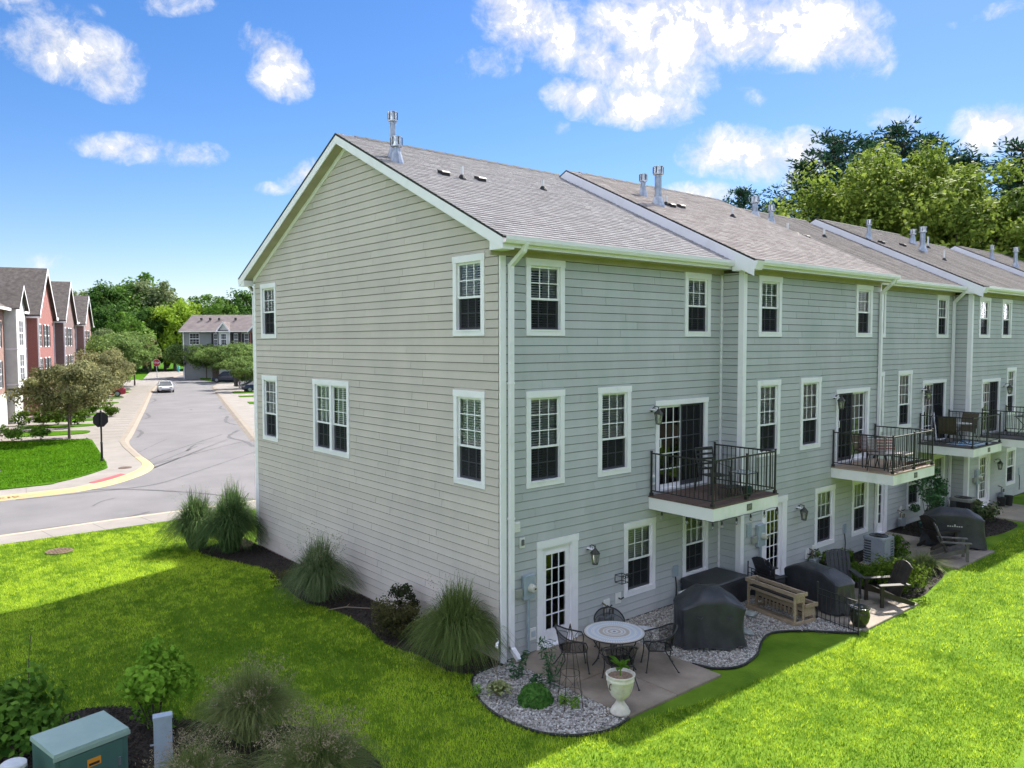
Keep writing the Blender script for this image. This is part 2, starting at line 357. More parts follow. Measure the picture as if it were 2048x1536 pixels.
def window(house, loc, rz, Wd, H, rows=(2, 2), split=.5, cas=.115, blinds=True, curtain=False, double=False, screen=True):
    """casing mesh as the window, with sashes, panes, muntins, blind and insect screen as its parts; local x along wall, -y outward"""
    def mk():
        mb = MB()
        mb.box(0, -.05, cas+.0, cas, .03, H-cas-.02); mb.box(Wd-cas, -.05, cas, Wd, .03, H-cas-.02)
        mb.box(-.012, -.056, H-cas-.02, Wd+.012, .03, H); mb.box(-.004, -.054, 0, Wd+.004, .03, cas)
        mb.box(cas*.9, -.068, cas-.022, Wd-cas*.9, .0, cas+.008)
        i = cas; mb.cur = 1
        for a, b in (((i, .02, i), (i+.004, .5, H-i)), ((Wd-i-.004, .02, i), (Wd-i, .5, H-i)), ((i, .02, H-i-.02), (Wd-i, .5, H-i-.016)), ((i, .02, i), (Wd-i, .5, i+.004))): mb.box(*a, *b)
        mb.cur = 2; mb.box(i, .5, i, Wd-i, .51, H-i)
        if double: mb.cur = 0; mb.box(Wd/2-.06, -.046, cas, Wd/2+.06, .06, H-cas)
        return mb.mesh('window', [WHT, CUR if False else VINYL, DRK])
    w = put('window', cached(('win', round(Wd,3), round(H,3), cas, double), mk), house, loc, rz)
    lights = [(cas, Wd-cas)] if not double else [(cas, Wd/2-.06), (Wd/2+.06, Wd-cas)]
    for a, b in lights:
        zlo, zhi = cas+.008, H-cas-.02; zm = zlo+(zhi-zlo)*(1-split); ww = b-a; st = .045
        def sash(h):
            mb = MB(); mb.box(0,-.012,0, st,.02,h); mb.box(ww-st,-.012,0, ww,.02,h); mb.box(st,-.012,0, ww-st,.02,st); mb.box(st,-.012,h-st, ww-st,.02,h); return mb.mesh('sash', VINYL)
        hu = zhi-zm+.02; hl = zm-zlo+.02
        put('sash', cached(('sash', round(ww,3), round(hu,3)), lambda: sash(hu)), w, (a, .012, zm-.02))
        put('sash', cached(('sash', round(ww,3), round(hl,3)), lambda: sash(hl)), w, (a, .046, zlo))
        grid_lites(w, a+st, zm-.02+st, ww-2*st, hu-2*st, 3, rows[0], .016)
        grid_lites(w, a+st, zlo+st, ww-2*st, hl-2*st, 3, rows[1], .052)
        if screen: put('insect_screen', cached(('scr', round(ww,3), round(hl,3)), lambda: MB().add([(0,0,0),(ww,0,0),(ww,0,hl-.03),(0,0,hl-.03)], [(0,1,2,3)]).mesh('insect_screen', SCR)), w, (a, .026, zlo))
        if blinds:
            def bl():
                mb = MB(); hh = zhi-zlo; z = .02; r = random.Random(int(hh*1000))
                while z < hh-.06:
                    t = .0145; mb.add([(.01,.0,z-t),(ww-.01,.0,z-t),(ww-.01,.036,z+t),(.01,.036,z+t)], [(0,1,2,3)]); z += .05
                mb.box(.005, -.01, hh-.07, ww-.005, .045, hh-.01); return mb.mesh('blind', BLD)
            put('blind', cached(('bl', round(ww,3), round(zhi-zlo,3)), bl), w, (a, .075, zlo))
        if curtain:
            def cu():
                mb = MB(); n = 14; hh = zhi-zlo
                for s0, s1 in ((0, ww*.33), (ww*.67, ww)):
                    vs = []; fs = []
                    for i in range(n+1):
                        x = s0+(s1-s0)*i/n; y = .02*math.sin(i*2.1); vs += [(x, y, 0), (x, y, hh)]
                        if i: fs.append((2*i-2, 2*i, 2*i+1, 2*i-1))
                    mb.add(vs, fs)
                return mb.mesh('curtain', CUR)
            put('curtain', cached(('cu', round(ww,3), round(zhi-zlo,3)), cu), w, (a, .13, zlo))
    return w
def entry_door(house, loc, Wd=1.15, H=2.25):
    mb = MB(); c = .13
    mb.box(0,-.05,0, c,.03,H-.15); mb.box(Wd-c-.06,-.05,0, Wd,.03,H-.15); mb.box(-.015,-.058,H-.15, Wd+.015,.03,H); mb.box(c,-.03,H-.19, Wd-c-.06,.06,H-.15)
    mb.box(c,-.09,.0, Wd-c-.06,.06,.07)
    d = mb.build('entry_door', WHT, house, loc)
    x0, x1, z0, z1 = c+.008, Wd-c-.066, .075, H-.195; w = x1-x0; gx0, gx1, gz0, gz1 = x0+.14, x1-.13, z0+.30, z1-.13
    mb = MB(); mb.box(x0,.01,z0, gx0,.05,z1); mb.box(gx1,.01,z0, x1,.05,z1); mb.box(gx0,.01,z0, gx1,.05,gz0); mb.box(gx0,.01,gz1, gx1,.05,z1)
    for a, b in (((gx0-.03,-.002,gz0-.03),(gx0,.01,gz1+.03)), ((gx1,-.002,gz0-.03),(gx1+.03,.01,gz1+.03)), ((gx0,-.002,gz0-.03),(gx1,.01,gz0)), ((gx0,-.002,gz1),(gx1,.01,gz1+.03))): mb.box(*a, *b)
    mb.build('door_slab', WHT, d)
    grid_lites(d, gx0, gz0, gx1-gx0, gz1-gz0, 3, 5, .02, bw=.024, glass=GLD)
    mb = MB().box(gx0-.05, .35, gz0-.05, gx1+.05, .36, gz1+.05); mb.box(x0,.05,z0, gx0,.35,z1); mb.box(gx1,.05,z0, x1,.35,z1); mb.build('room_shade', DRK, d)
    for nm, z, r in (('door_knob', z0+.86, .028), ('deadbolt', z0+1.02, .022)):
        MB().lathe([(.001, -.06), (r, -.055), (r*1.1, -.035), (r*.5, -.025), (r*1.2, -.012), (r*1.3, 0)], 10).build(nm, GALV, d, smooth=True)
        k = d.children[-1]; k.rotation_euler = (R(-90), 0, 0); k.location = (x1-.055, .01, z)
    return d
def sliding_door(house, loc, Wd=1.95, H=2.08, curtain=False, mirror=False):
    mb = MB(); c = .12
    mb.box(0,-.05,0, c,.03,H-.12); mb.box(Wd-c,-.05,0, Wd,.03,H-.12); mb.box(-.015,-.058,H-.12, Wd+.015,.03,H); mb.box(c,-.04,0, Wd-c,.1,.05)
    d = mb.build('sliding_door', WHT, house, loc)
    x0, x1, z0, z1 = c, Wd-c, .05, H-.12; m = (x0+x1)/2
    mb = MB().box(x0, .75, z0, x1, .76, z1); mb.box(x0-.01,.1,z0, x0,.75,z1); mb.box(x1,.1,z0, x1+.01,.75,z1); mb.box(x0,.1,z0-.02, x1,.75,z0-.01); mb.box(x0,.1,z1, x1,.75,z1+.01)
    mb.build('room_shade', DRK, d)
    for a, b, y in ((x0, m+.03, .02), (m-.03, x1, .06)):
        s = .06; mb = MB(); w = b-a; h = z1-z0
        mb.box(0,-.015,0, s,.02,h); mb.box(w-s,-.015,0, w,.02,h); mb.box(s,-.015,0, w-s,.02,s+.03); mb.box(s,-.015,h-s, w-s,.02,h)
        mb.build('door_panel', VINYL, d, (a, y, z0))
        grid_lites(d, a+s, z0+s+.03, w-2*s, h-2*s-.03, 3, 5, y, bw=.02, glass=GLD)
    sa = (m-.03, x1) if not mirror else (x0, m+.03)
    MB().add([(sa[0],.0,z0),(sa[1],.0,z0),(sa[1],.0,z1),(sa[0],.0,z1)], [(0,1,2,3)]).build('insect_screen', SCR, d, (0, -.002, 0))
    mb = MB().tube([(x0+.035,-.01,z0+.95),(x0+.035,-.055,z0+.98),(x0+.035,-.055,z0+1.15),(x0+.035,-.01,z0+1.18)], .011, 6); mb.build('door_handle', VINYL, d)
    if curtain:
        mb = MB(); n = 26; vs = []; fs = []
        for i in range(n+1): 
            x = m+.02+(x1-m-.04)*i/n; y = .03*math.sin(i*1.9); vs += [(x, .2+y, z0), (x, .2+y, z1)]
            if i: fs.append((2*i-2, 2*i, 2*i+1, 2*i-1))
        mb.add(vs, fs).build('curtain', CUR, d)
    return d

# ------------------------------------------------------------------ townhouse row
UW, DEP, EAVE, SL, OV = 7.1, 11.74, 8.2, .49, .42
RIDGE_Y = DEP/2; RIDGE_Z = EAVE+SL*(RIDGE_Y+OV)
def roofz(y): return EAVE+SL*(y+OV) if y <= RIDGE_Y else EAVE+SL*(DEP+OV-y)
# openings of the rear wall, local x / z (outer edge of the casings)
LAY = dict(win=[(.62,1.65,6.37,7.88,'u'), (5.58,6.57,6.37,7.88,'u'), (.62,1.65,3.36,5.28,'m'), (2.65,3.69,3.36,5.28,'m'), (3.5,4.56,.56,2.23,'g'), (5.58,6.57,.56,2.23,'g')],
           slide=(4.55,6.5,2.80,4.90), door=(.9,2.05,0,2.25))
LAYD = dict(win=[(.65,1.70,6.37,7.85,'u'), (2.90,3.92,6.37,7.85,'u'), (3.62,4.62,3.36,5.22,'m'), (3.80,4.85,.56,2.05,'g'), (5.7,6.7,6.37,7.85,'u'), (5.7,6.7,3.36,5.22,'m')],
            slide=(1.08,2.90,2.80,4.85), door=(.97,2.12,0,2.22))
def shingle_slope(name, house, x0, x1, y0, z0, y1, z1, material, seed, expo=.145, tab=.31):
    """courses of overlapping shingle tabs laid up the slope, joined in one mesh"""
    g = np.random.default_rng(seed); L = math.hypot(y1-y0, z1-z0); n = int(L/expo)+1; dy, dz = (y1-y0)/L, (z1-z0)/L; nx, nz = -dz, dy
    V = []; A = []
    for k in range(n):
        s0, s1 = k*expo-.0, min((k+1)*expo+.03, L)
        edges = [x0]; x = x0+g.uniform(.05, tab)
        while x < x1-.04: edges.append(x); x += tab*g.uniform(.75, 1.25)
        edges.append(x1)
        for a, b in zip(edges, edges[1:]):
            h = .012+g.uniform(0, .006); d = g.uniform(-.012, .006) if k else 0
            P = lambda x, s, t: (x, y0+dy*s+nx*t, z0+dz*s+nz*t)
            V += [P(a+.002, s0+d, h), P(b-.002, s0+d, h), P(b-.002, s1, .002), P(a+.002, s1, .002), P(a+.002, s0+d, -.004), P(b-.002, s0+d, -.004)]
            A += [g.random()]*6
    V = np.array(V); q = len(V)//6; B = np.arange(q)[:, None]*6
    F = np.concatenate([B+np.array([[0,1,2,3]]), B+np.array([[4,5,1,0]]), B+np.array([[0,3,4,4]])[:, :4]*0+B*0+np.array([[0,3,4,4]])]) if False else np.concatenate([B+np.array([[0,1,2,3]]), B+np.array([[4,5,1,0]])])
    me = np_mesh(name, V, F, material, np.array(A)); o = put(name, me, house); return tag(o, kind='stuff')
def vent_pipe(house, x, y, h, r=.075, cap=True, cone=True):
    z = roofz(y); mb = MB()
    if cone: mb.lathe([(r*2.2, -.16), (r*2.0, -.02), (r*1.15, .22), (r*1.15, .26)], 14)
    mb.lathe([(r, -.05), (r, h-.2 if cap else h), (r*.98, h-.2 if cap else h)], 14)
    mb.lathe([(r*1.12, h*.42), (r*1.12, h*.42+.03)], 14)
    p = mb.build('flue_pipe', GALV, house, (x, y, z), smooth=False)
    if cap:
        mb = MB(); R1 = r*1.45
        mb.lathe([(r*1.05, h-.24), (R1*1.08, h-.22), (R1*1.08, h-.19)], 14); mb.lathe([(R1, h-.19), (R1, h-.02), (R1*1.08, h-.015), (R1*1.08, h), (R1*.3, h+.01)], 14)
        mb.build('vent_cap', BRIGHTM, p)
        mb = MB()
        for k in range(6):
            a = k*math.pi/3+.3; mb.bar((R1*1.03*math.cos(a), R1*1.03*math.sin(a), h-.19), (R1*1.03*math.cos(a), R1*1.03*math.sin(a), h-.02), .018)
        mb.build('cap_strut', IRON, p)
    return p
def pvc_vent(house, x, y, h):
    z = roofz(y); p = MB().lathe([(.035, -.02), (.035, h), (.028, h), (.028, h-.05)], 10).build('plumbing_vent', PVC, house, (x, y, z))
    MB().lathe([(.13, -.1), (.11, .0), (.05, .09), (.04, .1)], 10).build('rubber_boot', RUB, p)
def box_vent(house, x, y, m=None):
    z = roofz(y); mb = MB(); mb.prismx([(-.10,-.05),(-.10,.045),(-.06,.07),(.11,.125),(.11,.02)], -.10, .10)
    MBo = mb.build('roof_vent', m or EDGE, house, (x, y, z)); MB().prismx([(-.12,.045),(-.07,.085),(.12,.14),(.12,.128),(-.07,.07),(-.12,.035)], -.11, .11).build('vent_hood', m or CAPM, MBo)
CAPM = mat('taupe_vent_hood', (.22, .20, .175), rough=.6)
def downspout(house, pts, w=.1, d=.075):
    mb = MB(); pts = [Vector(p) for p in pts]
    for p, q in zip(pts, pts[1:]):
        e = (q-p).normalized()*.03; mb.bar(p-e, q+e, w, d, (0, 1, 0) if abs(e.z) > .02 else (0, 0, 1))
    o = mb.build('downspout', ALU, house)
    z = [p.z for p in pts]
    for f in (.33, .66):
        zz = max(z)*(1-f)+min(z)*f; xs = [p for p in pts if True]; p = pts[-2] if len(pts) > 2 else pts[-1]
        MB().box(p.x-w*.62, p.y-d*.62, zz-.02, p.x+w*.62, p.y+d*.62, zz+.02).build('downspout_strap', ALU, o)
    return o
def balcony(house, x0, x1, depth, deckmat, zt=2.75, seed=0, grime=None):
    mb = MB(); t = .04
    mb.box(x0,-depth,zt-.30, x1,-depth+t,zt-.03); mb.box(x0,-depth+t,zt-.30, x0+t,-.035,zt-.03); mb.box(x1-t,-depth+t,zt-.30, x1,-.035,zt-.03); mb.box(x0+t,-depth+t,zt-.28, x1-t,-.035,zt-.26)
    b = mb.build('balcony', WHB, house)
    n = int(depth/.142); bw = depth/n; bm = MB().bbox(-.012, .003, 0, x1-x0+.012, bw-.003, .03, .004).mesh('deck_board', deckmat)
    for i in range(n): put('deck_board', bm, b, (x0, -depth-.012+i*bw, zt-.03))
    mb = MB(); y1 = -depth+.05; xa, xb = x0+.05, x1-.05; yw = -.07; zr = zt+.97; zb = zt+.12
    for z, s in ((zr, .032), (zb, .022)):
        for p, q in (((xa, yw, z), (xa, y1, z)), ((xa, y1, z), (xb, y1, z)), ((xb, y1, z), (xb, yw, z))): mb.bar(p, q, .03, s)
    mb.build('railing', IRON, b)
    bal = MB().bar((0,0,zb), (0,0,zr), .014).mesh('baluster', IRON)
    def run(p, q):
        L = math.hypot(q[0]-p[0], q[1]-p[1]); k = int(L/.112)
        for i in range(1, k): put('baluster', bal, b, (p[0]+(q[0]-p[0])*i/k, p[1]+(q[1]-p[1])*i/k, 0))
    run((xa, yw), (xa, y1)); run((xa, y1), (xb, y1)); run((xb, y1), (xb, yw))
    pm = MB().bar((0,0,zt), (0,0,zr+.05), .034); pm.box(-.035,-.035,zt, .035,.035,zt+.07); pm.box(-.022,-.022,zr+.04, .022,.022,zr+.06); pm = pm.mesh('railing_post', IRON)
    for p in ((xa, yw), (xa, y1), ((xa+xb)/2+.05, y1), (xb, y1), (xb, yw)): put('railing_post', pm, b, (*p, 0))
    pl = MB().bbox(0, -.012, 0, .2, .0, .15, .006).build('number_plate', PLATE, b, (x0+1.24, -depth, zt-.235))
    mb = MB(); r = random.Random(seed)
    for i in range(3):
        a = .035+i*.045; mb.tube([(a, -.015, .04+.01*i), (a+.012, -.016, .07), (a+.004, -.016, .10), (a+.022, -.015, .105+.004*i)], .004, 4)
    mb.build('plate_numeral', mat('plate_bronze', (.45, .42, .33), rough=.5), pl)
    return b
PLATE = mat('grey_green_plate', (.10, .12, .10), (.16, .17, .14), scale=30, rough=.5)
DKB = mat('brown_deck_board', (.085, .05, .04), (.14, .09, .072), scale=3, rough=.75, rand=.12, stretch=(.6, 8, 8))
DKT = mat('tan_deck_board', (.42, .31, .22), (.34, .25, .18), scale=3, rough=.8, rand=.06, stretch=(.6, 8, 8))
DKG = mat('dark_grey_deck_board', (.07, .066, .063), (.10, .09, .085), scale=3, rough=.8, rand=.1)
def facade_wall(name, house, a0, a1, z0, z1, holes, m, gable=None):
    xs = sorted({a0, a1, *[h[0] for h in holes], *[h[1] for h in holes]}); zs = sorted({z0, z1, *[h[2] for h in holes], *[h[3] for h in holes]}); mb = MB()
    for xa, xb in zip(xs, xs[1:]):
        for za, zb in zip(zs, zs[1:]):
            cx, cz = (xa+xb)/2, (za+zb)/2
            if any(h[0] < cx < h[1] and h[2] < cz < h[3] for h in holes): continue
            mb.add([(xa,0,za),(xb,0,za),(xb,0,zb),(xa,0,zb)], [(0,1,2,3)])
    if gable: mb.add([(x, 0, z) for x, z in gable], [tuple(range(len(gable)))])
    return mb
def shrink(h, c=.10): return (h[0]+c, h[1]-c, h[2]+c, h[3]-c)
def place_boards(house, pieces, limit):
    """pieces: (loc, rz, length, height, custom mesh or None); the largest as parts, the rest joined"""
    pieces = sorted(pieces, key=lambda p: -p[2]*p[3]); rest = pieces[limit:]
    for loc, rz, L, h, cm in pieces[:limit]:
        rear = cm == 'r'; cm = None if rear else cm
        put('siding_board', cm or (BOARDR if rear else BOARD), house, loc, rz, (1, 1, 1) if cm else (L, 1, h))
    if rest:
        mb = MB()
        for loc, rz, L, h, cm in rest:
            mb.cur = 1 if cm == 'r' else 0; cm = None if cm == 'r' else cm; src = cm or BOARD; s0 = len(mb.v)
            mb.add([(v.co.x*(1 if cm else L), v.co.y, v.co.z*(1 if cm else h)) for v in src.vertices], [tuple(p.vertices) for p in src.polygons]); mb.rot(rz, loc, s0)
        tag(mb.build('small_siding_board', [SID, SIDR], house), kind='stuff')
def townhouse(idx, x0, yf, lay, shing, label, first=False, proud=False, boards=300, simple=False, style=()):
    h = thing('townhouse', label, 'townhouse', (x0, yf, 0), group='grey townhouses of the attached row')
    wins = lay['win'] if not simple else []
    holes = [w[:4] for w in wins]+([lay['slide'], lay['door']] if not simple else [])
    inner = [shrink(q) for q in [w[:4] for w in wins]]+([(lay['slide'][0]+.1, lay['slide'][1]-.1, lay['slide'][2]+.02, lay['slide'][3]-.1), (lay['door'][0]+.12, lay['door'][1]-.18, .0, lay['door'][3]-.14)] if not simple else [])
    # shell
    mb = facade_wall('wall', h, 0, UW, -.3, EAVE-.18, inner, SIDW)
    mb.add([(UW,0,-.3),(UW,DEP,-.3),(UW,DEP,EAVE),(UW,RIDGE_Y,RIDGE_Z-.12),(UW,0,EAVE)], [(0,1,2,3,4)])
    mb.add([(0,DEP,-.3),(UW,DEP,-.3),(UW,DEP,EAVE),(0,DEP,EAVE)], [(3,2,1,0)])
    gw = []
    if first:
        gw = [(.44,1.47,6.37,7.97,'u'), (10.13,11.2,6.37,7.97,'u'), (.44,1.47,3.36,5.28,'m'), (5.89,7.85,3.36,5.28,'d'), (10.13,11.2,3.36,5.28,'m')]
        mg = facade_wall('wall', h, 0, DEP, -.3, 8.0, [shrink(g[:4]) for g in gw], SIDW, [(0, 8.0), (DEP, 8.0), (DEP, EAVE), (RIDGE_Y, RIDGE_Z-.12), (0, EAVE)])
        n0 = len(mb.v); mb.v += [(0, x, z) for x, y, z in mg.v]
        for f in mg.f: mb.f.append([i+n0 for i in f]); mb.mi.append(0)
    else:
        mb.add([(0,0,-.3),(0,DEP,-.3),(0,DEP,EAVE),(0,RIDGE_Y,RIDGE_Z-.12),(0,0,EAVE)], [(4,3,2,1,0)])
    mb.build('wall', SIDW, h)
    # clapboards
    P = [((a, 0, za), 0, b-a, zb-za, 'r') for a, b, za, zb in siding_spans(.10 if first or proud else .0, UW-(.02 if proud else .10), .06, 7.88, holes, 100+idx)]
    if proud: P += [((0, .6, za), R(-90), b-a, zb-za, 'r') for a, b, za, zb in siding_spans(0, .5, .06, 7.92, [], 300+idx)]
    if first:
        gh = [g[:4] for g in gw]; zc = .06
        k = int((8.05-zc)/EXPO); ztop = zc+k*EXPO
        for a, b, za, zb in siding_spans(.03, DEP-.10, zc, ztop, gh, 77): P.append(((0, b, za), R(-90), b-a, zb-za, None))
        r = random.Random(5); z = ztop
        while z < RIDGE_Z-.45:
            lim = lambda zz: max(.03, (zz+.20-EAVE)/SL-OV)
            ya, yb, ta, tb = lim(z), DEP-lim(z), lim(z+EXPO), DEP-lim(z+EXPO)
            if tb-ta < .1: break
            js = []; x = ya+r.uniform(.5, 3.6)
            while x < yb-.4:
                if ta+.3 < x < tb-.3: js.append(x)
                x += 3.66*r.choice((1, 1, .6))
            pts = [None]+js+[None]
            for p, q in zip(pts, pts[1:]):
                b0, t0 = (ya, ta) if p is None else (p+.0035, p+.0035); b1, t1 = (yb, tb) if q is None else (q-.0035, q-.0035)
                X = lambda y: b1-y
                E9 = EXPO-GAP; w = MB(); w.add([(X(b1),-.040,0),(X(b0),-.040,0),(X(t0),-.027,E9),(X(t1),-.027,E9),(X(b1),0,0),(X(b0),0,0),(X(t0),0,E9),(X(t1),0,E9)], [(0,1,2,3),(4,7,6,5),(0,4,5,1),(3,2,6,7),(0,3,7,4),(1,5,6,2)])
                P.append(((0, b1, z), R(-90), b1-b0, EXPO, w.mesh('siding_board', SID)))
            z += EXPO
    place_boards(h, P, boards)
    # corner trim, frieze, soffit, fascia, gutter
    if first:
        MB().box(-.036,-.045,.0, .10,-.002,8.0).build('corner_trim', WHT, h); MB().box(-.036,DEP-.10,.0, -.002,DEP+.03,8.0).build('corner_trim', WHT, h)
    if proud:
        MB().box(-.042,-.045,.0, .10,-.002,7.98).build('corner_trim', WHT, h); MB().box(-.042,.0,.0, -.002,.10,7.98).build('corner_trim', WHT, h)
        MB().box(UW-.02,-.045,.0, UW+.03,.02,8.0).build('corner_trim', WHT, h)
    else: MB().box(UW-.10,-.045,.0, UW-.003,-.002,7.98).build('corner_trim', WHT, h)
    xl = -.30 if first else (-.25 if proud else .0); xr = UW+.12 if proud else UW-.0
    MB().box(xl+.02 if first else 0,-.05,7.88, UW-.003,-.002,8.0).build('frieze_board', SOFF, h)
    MB().box(xl+.02,-OV+.02,8.0, xr,0,8.02).build('soffit', SOFF, h)
    MB().box(xl+.02,-OV,7.99, xr,-OV+.02,8.19).build('fascia', WHT, h)
    gx0 = xl+.01 if not proud else .05; gx1 = xr-(.28 if not proud else -.02)
    MB().prismx([(-OV,8.19),(-OV,8.06),(-OV-.09,8.06),(-OV-.12,8.12),(-OV-.125,8.19),(-OV-.115,8.19),(-OV-.11,8.125),(-OV-.085,8.07),(-OV-.01,8.07),(-OV-.01,8.19)], gx0, gx1).build('gutter', ALU, h)
    # roof
    s0 = (-OV-.04, EAVE-.02); th = .10
    slab = MB(); 
    slab.prismx([(-OV-.04,EAVE-.02),(RIDGE_Y,RIDGE_Z),(DEP+OV+.04,EAVE-.02),(DEP+OV+.04,EAVE-.05),(RIDGE_Y,RIDGE_Z-.045),(-OV-.04,EAVE-.05)], xl-.02, xr+.02)
    slab.build('roof', EDGE, h)
    shingle_slope('roof_shingle', h, xl-.03, xr+.03, -OV-.06, EAVE-.03+.012, RIDGE_Y, RIDGE_Z+.004, shing, 40+idx)
    rc = MB(); k = 0; x = xl+.5
    while x < xr-.05:
        w = .30; rc.prismx([(RIDGE_Y-.15,RIDGE_Z-.055+.004*(k%2)),(RIDGE_Y,RIDGE_Z+.03+.004*(k%2)),(RIDGE_Y+.15,RIDGE_Z-.055),(RIDGE_Y+.15,RIDGE_Z-.09),(RIDGE_Y-.15,RIDGE_Z-.09)], x, min(x+w-.006, xr)); x += w; k += 1
    tag(rc.build('ridge_cap', EDGE, h), kind='stuff')
    # front slope, plain
    MB().add([(xl-.03,RIDGE_Y,RIDGE_Z+.01),(xr+.03,RIDGE_Y,RIDGE_Z+.01),(xr+.03,DEP+OV+.05,EAVE-.01),(xl-.03,DEP+OV+.05,EAVE-.01)], [(0,1,2,3)]).build('front_roof_slope', shing, h)
    def rake(x, t, hgt, drop, nm='rake_board'):
        for ya, yb in ((-OV-.03, RIDGE_Y), (RIDGE_Y, DEP+OV+.03)):
            za, zb = roofz(ya)-.03, roofz(yb)-.03
            mb = MB(); mb.prismx([(ya, za), (yb, zb), (yb, zb-hgt), (ya, za-hgt)], x, x+t); mb.build(nm, WHT, h)
    if first:
        rake(-.318, .025, .21, 0)
        for ya, yb in ((-OV, RIDGE_Y), (RIDGE_Y, DEP+OV)):      # rake soffit and frieze
            za, zb = roofz(ya)-.21, roofz(yb)-.21
            MB().prismx([(ya, za), (yb, zb), (yb, zb-.015), (ya, za-.015)], -.275, -.0).build('rake_soffit', SOFF, h)
            MB().prismx([(max(ya,0), roofz(max(ya,0))-.22), (min(yb,DEP), roofz(min(yb,DEP))-.22), (min(yb,DEP), roofz(min(yb,DEP))-.36), (max(ya,0), roofz(max(ya,0))-.36)], -.05, -.012).build('rake_frieze', WHT, h)
        MB().box(-.305,-OV-.006,7.955, -.012,-.06,8.12).build('eave_return', WHT, h)
        MB().box(-.305,DEP+.06,7.955, -.012,DEP+OV+.006,8.12).build('eave_return', WHT, h)
        MB().prismx([(DEP+OV+.0,8.19),(DEP+OV,8.06),(DEP+OV+.09,8.06),(DEP+OV+.125,8.19)], -.31, UW).build('gutter', ALU, h)
        downspout(h, [(.02,DEP+OV+.02,8.06),(.02,DEP+OV,7.96),(.02,DEP+.11,7.72),(.02,DEP+.10,.2),(.02,DEP+.25,.1)])
        MB().box(-.02,.0,-.3, .0,DEP,.06).build('foundation', mat('pinkish_foundation', (.30,.20,.16), (.24,.17,.14), scale=6, rough=.9), h)
    if proud:
        rake(-.272, .03, .36, 0)
        MB().prismx([(-OV-.135,8.15),(.15,8.15),(.15,7.945),(-OV-.05,7.945)], -.262, .043).build('eave_return', WHT, h)
        MB().prismx([(0,roofz(0)-.1),(RIDGE_Y,RIDGE_Z-.1),(RIDGE_Y,RIDGE_Z-.5),(0,roofz(0)-.45)], -.03, .0).build('rake_soffit', WHT, h)
        rake(UW+.10, .025, .2, 0)
    if simple: return h
    # openings
    for i, w in enumerate(wins):
        k = w[4]; window(h, (w[0], 0, w[2]), 0, w[1]-w[0], w[3]-w[2], rows=(3, 2) if k == 'm' else (2, 2), split=.6 if k == 'm' else .52, blinds=(i not in style), curtain=(i in style))
    for g in gw:
        window(h, (0, g[1], g[2]), R(-90), g[1]-g[0], g[3]-g[2], rows=(3, 2) if g[4] in 'md' else (2, 2), split=.6 if g[4] in 'md' else .52, double=g[4] == 'd')
    entry_door(h, (lay['door'][0], 0, 0), lay['door'][1]-lay['door'][0], lay['door'][3])
    s = lay['slide']; sliding_door(h, (s[0], 0, s[2]), s[1]-s[0], s[3]-s[2], curtain=idx == 1, mirror=idx == 1)
    return h
HA = townhouse(0, 0, 0, LAY, SHA, 'grey clapboard end townhouse with tall blank gable wall, nearest the camera', first=True)
HB = townhouse(1, UW, -.6, LAY, SHB, 'second grey townhouse of the row, standing forward, tan balcony with red chair', proud=True, boards=280)
HC = townhouse(2, 2*UW, 0, LAY, SHC, 'third grey townhouse, set back, dark balcony with blue rug', boards=260, style=(1, 3, 2))
HD = townhouse(3, 3*UW, -.6, LAYD, SHC, 'fourth grey townhouse at the right edge with hanging-basket lantern', proud=True, boards=120, style=(0, 1, 2))
HE = townhouse(4, 4*UW, 0, LAYD, SHC, 'fifth townhouse of which only the streaked brown roof shows', boards=0, simple=True)
HF = townhouse(5, 5*UW, -.6, LAYD, SHC, 'farthest townhouse roof with white rake at right edge', proud=True, boards=0, simple=True)
balcony(HA, 4.32, 6.82, 1.78, DKB, seed=1); balcony(HB, 4.32, 6.90, 1.76, DKT, seed=2); balcony(HC, 4.30, 6.82, 1.78, DKG, seed=3)
balcony(HD, 1.05, 3.6, 1.78, DKG, seed=4)
for hh, L in ((HA, [('f',.20,3.95,.56,.085), ('f',.31,4.28,1.05,.07), ('b',1.14,3.43), ('p',1.59,3.34,.30), ('b',2.21,3.44), ('p',4.37,3.59,.27)]),
              (HB, [('f',1.33,4.30,.62,.07), ('f',.95,3.43,1.06,.095), ('p',1.45,3.55,.28), ('b',1.58,3.47), ('b',2.12,3.55), ('p',4.63,3.50,.28)]),
              (HC, [('f',1.74,4.82,.74,.10), ('f',1.74,4.16,.68,.085), ('p',1.67,3.46,.30), ('b',1.61,3.14), ('b',2.05,2.97), ('p',4.35,3.55,.32)]),
              (HD, [('f',.15,3.86,.74,.07), ('b',.30,3.41), ('b',2.6,3.6), ('f',5.5,4.45,.62,.09), ('f',3.8,3.32,1.0,.10), ('p',6.2,4.08,.5), ('p',3.4,2.3,.42)]),
              (HF, [('f',-.1,4.16,.70,.07), ('f',.4,3.24,1.0,.09)])):
    for q in L:
        if q[0] == 'f': vent_pipe(hh, q[1], q[2], q[3], q[4])
        elif q[0] == 'p': pvc_vent(hh, *q[1:])
        else: box_vent(hh, *q[1:])
downspout(HA, [(.22,-.49,8.08),(.22,-.42,7.95),(.19,-.09,7.70),(.19,-.085,.30),(.19,-.3,.14)])
downspout(HB, [(6.98,-.49,8.08),(6.98,-.42,7.95),(7.02,-.10,7.68),(7.02,-.085,.30),(7.02,-.3,.14)])
downspout(HC, [(6.84,-.49,8.08),(6.84,-.42,7.95),(6.92,-.09,7.66),(6.92,-.085,.30),(6.92,-.3,.14)], .11, .08)

